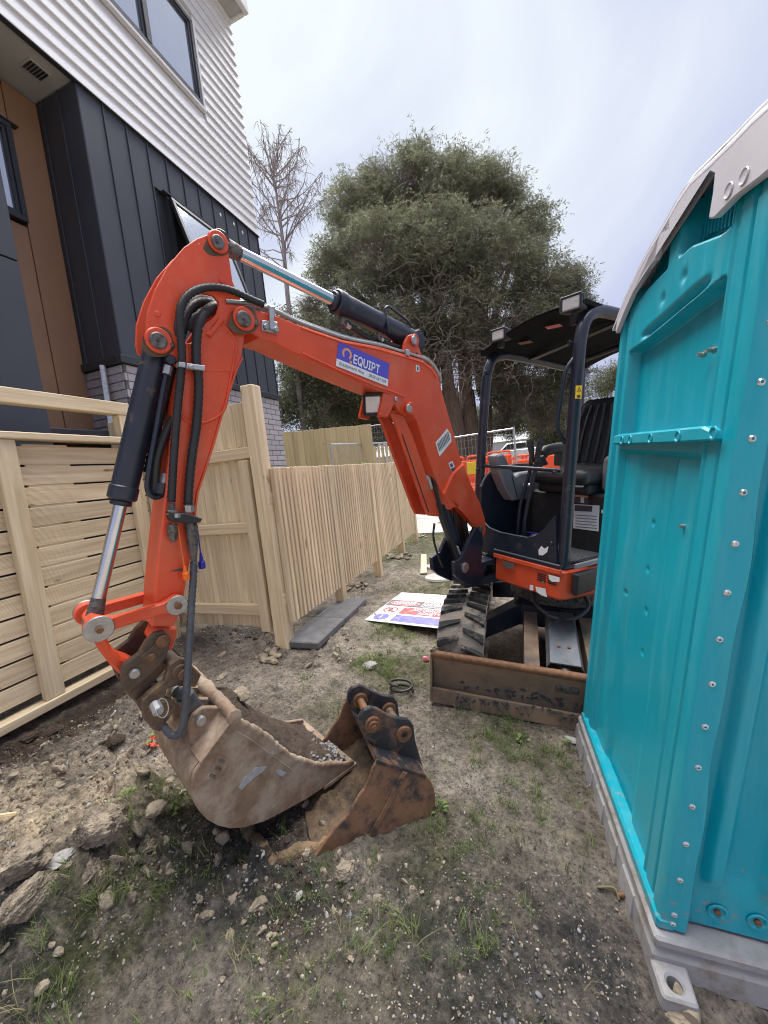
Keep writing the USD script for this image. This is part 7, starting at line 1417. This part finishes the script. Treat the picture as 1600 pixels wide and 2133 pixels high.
ROCKS = [((770, 1390), .050, 'rockgrey', 'grey rounded stone on the grass in front of the batten fence'), ((323, 1690), .040, 'rocktan', 'angular tan stone beside the grass left of the loaded bucket'), ((117, 1800), .040, 'rockgrey', 'pale grey angular stone on the clay heap at the left'), ((357, 1818), .018, 'rocktan', 'small tan stone in the gravel right of the clay heap'),
         ((624, 1866), .015, 'rockgrey', 'blue grey pebble in front of the spare bucket'), ((540, 1782), .024, 'rockgrey', 'pale grey stone at the left end of the spare bucket lip'), ((722, 1815), .034, 'clay', 'knobbly pale clay lump in front of the spare bucket heel'), ((672, 1822), .020, 'clay', 'brown clay lump under the spare bucket tip'),
         ((412, 1880), .022, 'clay', 'small crumbly clod below the clay heap'), ((540, 1885), .026, 'clay', 'greyish clod in front of the spare bucket, left of the pebble'), ((295, 1770), .05, 'clay', 'clay lump on the right shoulder of the clay heap'), ((200, 1735), .075, 'clay', 'large cracked clay lump on top of the clay heap'), ((100, 1760), .045, 'clay', 'long narrow clay lump behind the pale stone'), ((40, 1810), .07, 'clay', 'broad clay slab at the left edge of the heap'), ((180, 1830), .085, 'clay', 'biggest clay block in the middle of the heap'), ((60, 1880), .06, 'clay', 'clay block at the lower left of the heap'), ((280, 1845), .045, 'clay', 'clay lump at the lower right of the heap'),
         ((240, 1545), .045, 'soil', 'dark round clod in the trench under the decking screen'), ((60, 1540), .05, 'soil', 'dark broken clod in the trench at the left edge'), ((110, 1525), .05, 'soil', 'dark soil clod in the trench beside the screen post'), ((430, 1910), .018, 'clay', 'tiny pale clod left of the bare soil patch'), ((905, 1330), .035, 'clay', 'mud clod on the top corner of the dozer blade'), ((1190, 1545), .03, 'rockgrey', 'grey stone by the skid corner of the toilet'), ((1240, 1520), .03, 'clay', 'clay clod between the dozer blade and the toilet'), ((1410, 2115), .03, 'rocktan', 'stone under the tie down foot of the toilet')]
for k, (px, s, m, lab) in enumerate(ROCKS):
    if px == (905, 1330): c = UC(-.775, -.955, .345)
    else: c = on_g(*px); c = c + V3(0, 0, s * .25)
    s = s * 1.0; ra = random.Random(k); obj('stone' if m.startswith('rock') else 'clod', rock(c, (s * ra.uniform(1, 1.35), s * ra.uniform(.7, 1), s * ra.uniform(.65, .9)), 20 + k, 5 if s > .04 else 4, .62 if m == 'clay' else .45, .9 if m == 'clay' else .72), M[m], label=lab, cat='stone' if m.startswith('rock') else 'clod', smooth=40)
# heap of rubble at the post holes
for nm, px, n, sp_r, lab in (('rubble', (735, 1222), 16, .16, 'broken clay rubble at the foot of the first mid post of the batten fence'), ('rubble', (830, 1160), 20, .22, 'broken clay rubble at the foot of the second mid post of the batten fence'), ('rubble', (560, 1370), 14, .12, 'broken clay rubble round the corner post of the paling fence'), ('rubble', (870, 1120), 14, .16, 'broken clay rubble at the street end of the batten fence')):
    r_ = np.random.RandomState(px[0]); ms = []; c0 = on_g(*px, .02)
    for k in range(n): q = c0[:2] + r_.normal(size=2) * sp_r * .5; ms.append(rock((q[0], q[1], gz(*q) + .015), (r_.uniform(.02, .06), r_.uniform(.02, .045), r_.uniform(.02, .04)), px[0] + k, 2, .45))
    obj(nm, ms, M['clay'], label=lab, cat='rubble', kind='stuff', smooth=35)
# blade and hitch mud, pink scrap, black pot, sticks
c = on_g(888, 1377); pk_ = rock(c + V3(0, 0, .02), (.032, .02, .035), 3, 2, .3); obj('pink_scrap', pk_, M['pink'], label='crumpled pink plastic scrap left of the dozer blade', cat='litter', smooth=40)
c = on_g(838, 1448); ms = [tube([c + V3(.075 * math.cos(a_), .055 * math.sin(a_), .03 + .006 * a_) for a_ in np.linspace(0, 11, 40)], .009, 8)]
pot = obj('black_pipe_coil', ms, M['hose'], label='coil of black pipe lying behind the spare bucket ears', cat='pipe', smooth=60)
for k, (p0, p1, r, m, lab) in enumerate((((776, 1280), (840, 1262), .006, 'drygrass', 'dry bent twig on the grass in front of the site sign'), ((1405, 2070), (1440, 2140), .022, 'rocktan', 'broken root lying under the tie down foot of the toilet'), ((225, 1500), (240, 1482), .004, 'white', 'white sliver in the trench soil by the decking screen'), ((1245, 1850), (1290, 1876), .004, 'drygrass', 'thin dry stalk beside the toilet skid'))):
    a, b_ = on_g(*p0), on_g(*p1); mid = (a + b_) / 2 + V3(.02, .01, .02); obj('twig' if r < .02 else 'root', tube(spline([a + V3(0, 0, r), mid, b_ + V3(0, 0, r)], 5), r, 7), M[m], label=lab, cat='twig' if r < .02 else 'root', smooth=60)
c = on_g(1285, 1868); obj('copper_cap', cyl(c + V3(0, 0, .006), c + V3(.026, .006, .010), .008, 12, .001), M['rustpin'], label='small copper pipe cap on the mud beside the toilet skid', cat='pipe cap')
# little flowering plant and weeds
def leaf_blade(p, d, l, w, up=V3(0, 0, 1)):
    d = unit(d); s = unit(np.cross(d, up)); n_ = np.cross(s, d); k = 6; V, Fc = [], []
    for i in range(k + 1):
        t = i / k; wd = w * math.sin(math.pi * (t * .86 + .12)) ; c_ = p + d * l * t + n_ * l * .22 * math.sin(math.pi * t) - V3(0, 0, 1) * l * .25 * t * t
        V += [c_ - s * wd, c_ + n_ * wd * -.25, c_ + s * wd]
    for i in range(k):
        a = i * 3
        for j in (0, 1): Fc += [(a + j, a + j + 1, a + j + 4), (a + j, a + j + 4, a + j + 3)]
    return (np.array(V), np.array(Fc))
def weed(px, n, l, lab, seed, name='weed', cat='weed'):
    c = on_g(*px); r_ = np.random.RandomState(seed); t = thing(name, lab, cat, c)
    for k in range(n):
        a_ = r_.uniform(0, 6.28); st = c + V3(math.cos(a_), math.sin(a_), 0) * l * .2; tip = st + V3(math.cos(a_) * l * .5, math.sin(a_) * l * .5, l * r_.uniform(.4, .9)); sm = obj('stem', tube([c, (st + tip) / 2 + V3(0, 0, l * .2), tip], .0013, 5), M['grass'], t)
        obj('leaf', leaf_blade(tip, V3(math.cos(a_ + r_.normal() * .6), math.sin(a_ + r_.normal() * .6), .2), l * r_.uniform(.6, 1.), l * .28), M['grass'], sm)
    return t, c
for k, (px, n, l, lab) in enumerate((((268, 1668), 7, .03, 'small green weed on the stony slope left of the loaded bucket'), ((365, 1672), 7, .035, 'small bright weed beside the loaded bucket'), ((915, 1690), 10, .03, 'leafy weed at the right of the spare bucket'), ((640, 1412), 6, .03, 'pale leafy weed behind the soil in the loaded bucket'), ((1090, 1545), 9, .03, 'leafy weed in front of the dozer blade'), ((355, 1705), 6, .03, 'low weed by the angular tan stone'), ((1180, 1555), 6, .025, 'small weed near the skid corner of the toilet'), ((885, 1620), 5, .025, 'little weed behind the spare bucket'))): weed(px, n, l, lab, 60 + k)
fl, c = weed((335, 1545), 4, .05, 'red flowering plant pulled up beside the quick hitch', 90, 'red_flower', 'plant')
r_ = np.random.RandomState(4)
for k in range(16):
    p = c + V3(r_.normal() * .028, r_.normal() * .024 - .02, .012 + .02 * r_.random()); ms = [leaf_blade(p, V3(math.cos(q), math.sin(q), .4), .014, .006) for q in np.arange(5) * 1.257 + r_.random()]; obj('blossom', ms, M['petal'], fl)
# seedling on the far side of the batten fence
sd_ = thing('seedling', 'young yellow green shoot poking above the batten fence', 'plant', (*ony(755, 975, 6.0)[:2], .1)); c = ony(755, 975, 6.0)
obj('stem', tube([V3(c[0], c[1], .1), c], .006, 5), M['grass'], sd_)
for k in range(8): a_ = k * .8; obj('leaf', leaf_blade(c + V3(0, 0, .02 * (k % 3)), V3(math.cos(a_), math.sin(a_), .5), .15, .03), M['grass'], sd_)

# ------------------------------------------------------------------ grass, clods and gravel
gx_, gy_ = [], []
def tuft(seed, n, h, spread):
    r_ = np.random.RandomState(seed); V, Fc = [], []
    for i in range(n):
        p = V3(r_.normal() * spread, r_.normal() * spread, -.004); a_ = r_.uniform(0, 6.28); lean = r_.uniform(.15, .95); L = h * r_.uniform(.5, 1.25); w = .0011 + .0008 * r_.random(); s = V3(-math.sin(a_), math.cos(a_), 0); d = V3(math.cos(a_), math.sin(a_), 0); k = len(V)
        for j, t in enumerate((0, .4, .75, 1.)): q = p + d * L * lean * t ** 1.6 + V3(0, 0, L * (t - .35 * lean * t * t)); V += [q - s * w * (1 - t * .9), q + s * w * (1 - t * .9)]
        for j in range(3): Fc += [(k + 2 * j, k + 2 * j + 1, k + 2 * j + 3), (k + 2 * j, k + 2 * j + 3, k + 2 * j + 2)]
    return (np.array(V), np.array(Fc))
def scatter(n, x0, x1, y0, y1, prob):
    x, y = nrs.uniform(x0, x1, n), nrs.uniform(y0, y1, n); k = nrs.uniform(size=n) < prob(x, y); return x[k], y[k]
blocked = lambda x, y: ((x > .24) & (y > 1.0) & (y < 2.25)) | (x < -2.93) | ((x > -2.0) & (x < -1.55) & (y > 2.5) & (y < 3.65))
def pg(x, y):
    m = mask_of(GRASS, x, y); f = meshkit.fbm(np.stack([x * 6, y * 6, x * 0], -1), 3, 61); return np.where(blocked(x, y), 0, np.clip(m * 1.25, 0, 1) * np.clip((f - .40) * 6, 0, 1) + .006)
x, y = scatter(15000, -3., 1.2, .3, 2.6, pg); x2, y2 = scatter(7000, -1.9, .6, 2.6, 6.6, pg)
x, y = np.concatenate([x, x2]), np.concatenate([y, y2]); pos = np.stack([x, y, ground_z(x, y) + .001], -1)
obj_g = UsdGeom.Xform.Define(stage, '/World/grass') if False else None
instancer('/World/grass', [tuft(s, 13, .055, .014) for s in range(4)] + [tuft(9, 8, .07, .012), tuft(10, 6, .045, .02)], [M['grass']] * 4 + [M['drygrass']] * 2, pos, nrs.uniform(.55, 1.25, len(pos)), nrs.choice(6, len(pos), p=[.2, .2, .2, .16, .12, .12]), ori=zrot(len(pos)))
tag('/World/grass', 'short green grass and dry stalks growing in patches on the mud', 'grass', kind='stuff'); print('tufts', len(pos))
# lawn verge towards the street
x, y = scatter(14000, -9, 9, 6.5, 13.5, lambda x, y: np.where((x > -3.3) & (x < 1.1) & (y > 7.3) & (y < 12.6) | (y > 10.95) & (y < 12.6), 0, .55)); pos = np.stack([x, y, ground_z(x, y)], -1)
instancer('/World/verge_grass', [tuft(s + 30, 16, .09, .05) for s in range(3)], [M['grass']] * 3, pos, nrs.uniform(.8, 1.6, len(pos)), nrs.randint(0, 3, len(pos)), ori=zrot(len(pos)))
tag('/World/verge_grass', 'green verge grass along the far footpath', 'grass', kind='stuff')
def pr(x, y):
    m = .05 + .8 * np.clip(mask_of(CLOD, x, y) + mask_of(TAR, x, y) + .5 * mask_of(CLAY, x, y), 0, 1); return np.where(blocked(x, y), 0, m * np.clip((meshkit.fbm(np.stack([x * 4, y * 4, x * 0], -1), 3, 71) - .30) * 3, 0, 1))
x, y = scatter(42000, -2.95, 1.2, .3, 2.9, pr); s = np.exp(nrs.normal(-5.65, .50, len(x))); s = np.minimum(s, .014); pos = np.stack([x, y, ground_z(x, y) + s * .15], -1)
instancer('/World/gravel', [rock((0, 0, 0), (1, .85, .75), 700 + k, 1, .4) for k in range(7)], [M['rockgrey'], M['rocktan'], M['clay'], M['sleeper'], M['sleeper'], M['soil'], M['clay']], pos, s, nrs.randint(0, 7, len(pos)))
tag('/World/gravel', 'loose gravel and pebbles strewn over the mud', 'gravel', kind='stuff'); print('pebbles', len(pos))
def pc(x, y): return np.where(blocked(x, y), 0, np.clip(mask_of(CLOD, x, y) * 1.0 + mask_of(CLAY, x, y) * .6 + .6 * mask_of(SOIL, x, y), 0, 1))
x, y = scatter(3600, -2.95, .6, .35, 2.9, pc); s = np.clip(np.exp(nrs.normal(-4.25, .45, len(x))), .005, .035); pos = np.stack([x, y, ground_z(x, y) + s * .1], -1)
sl = mask_of(SOIL, x, y) > .5
idx = np.where(sl, nrs.randint(5, 7, len(x)), nrs.randint(0, 5, len(x)))
instancer('/World/crumbled_clods', [rock((0, 0, 0), (1, .8, .7), 800 + k, 3, .5) for k in range(7)], [M['clay'], M['clay'], M['rocktan'], M['clay'], M['clay'], M['soil'], M['soil']], pos, s, idx, smooth=40)
tag('/World/crumbled_clods', 'crumbled clay and soil clods lying over the churned ground', 'clods', kind='stuff'); print('clods', len(pos))

M['crumb'] = mat('mud_crumb', (.17, .135, .105), (.34, .29, .235), rough=.95, scale=40, vary=.3)
M['crumbdark'] = mat('dark_mud_crumb', (.055, .047, .040), (.11, .092, .075), rough=.9, scale=40, vary=.3)
x, y = scatter(34000, -2.95, 1.1, .3, 2.4, lambda x, y: np.where(blocked(x, y), 0, np.clip(.25 + 2.6 * (meshkit.fbm(np.stack([x * 5, y * 5, x * 0], -1), 3, 91) - .42), 0, 1))); s = np.clip(np.exp(nrs.normal(-5.75, .38, len(x))), .0016, .009); pos = np.stack([x, y, ground_z(x, y) + s * .2], -1)
instancer('/World/soil_crumbs', [rock((0, 0, 0), (1, .8, .75), 900 + k, 1, .5) for k in range(6)], [M['crumb'], M['crumb'], M['crumbdark'], M['crumbdark'], M['crumb'], M['crumbdark']], pos, s, nrs.randint(0, 6, len(pos)))
tag('/World/soil_crumbs', 'fine crumbs of dried mud lying over the ground', 'soil', kind='stuff'); print('crumbs', len(pos))
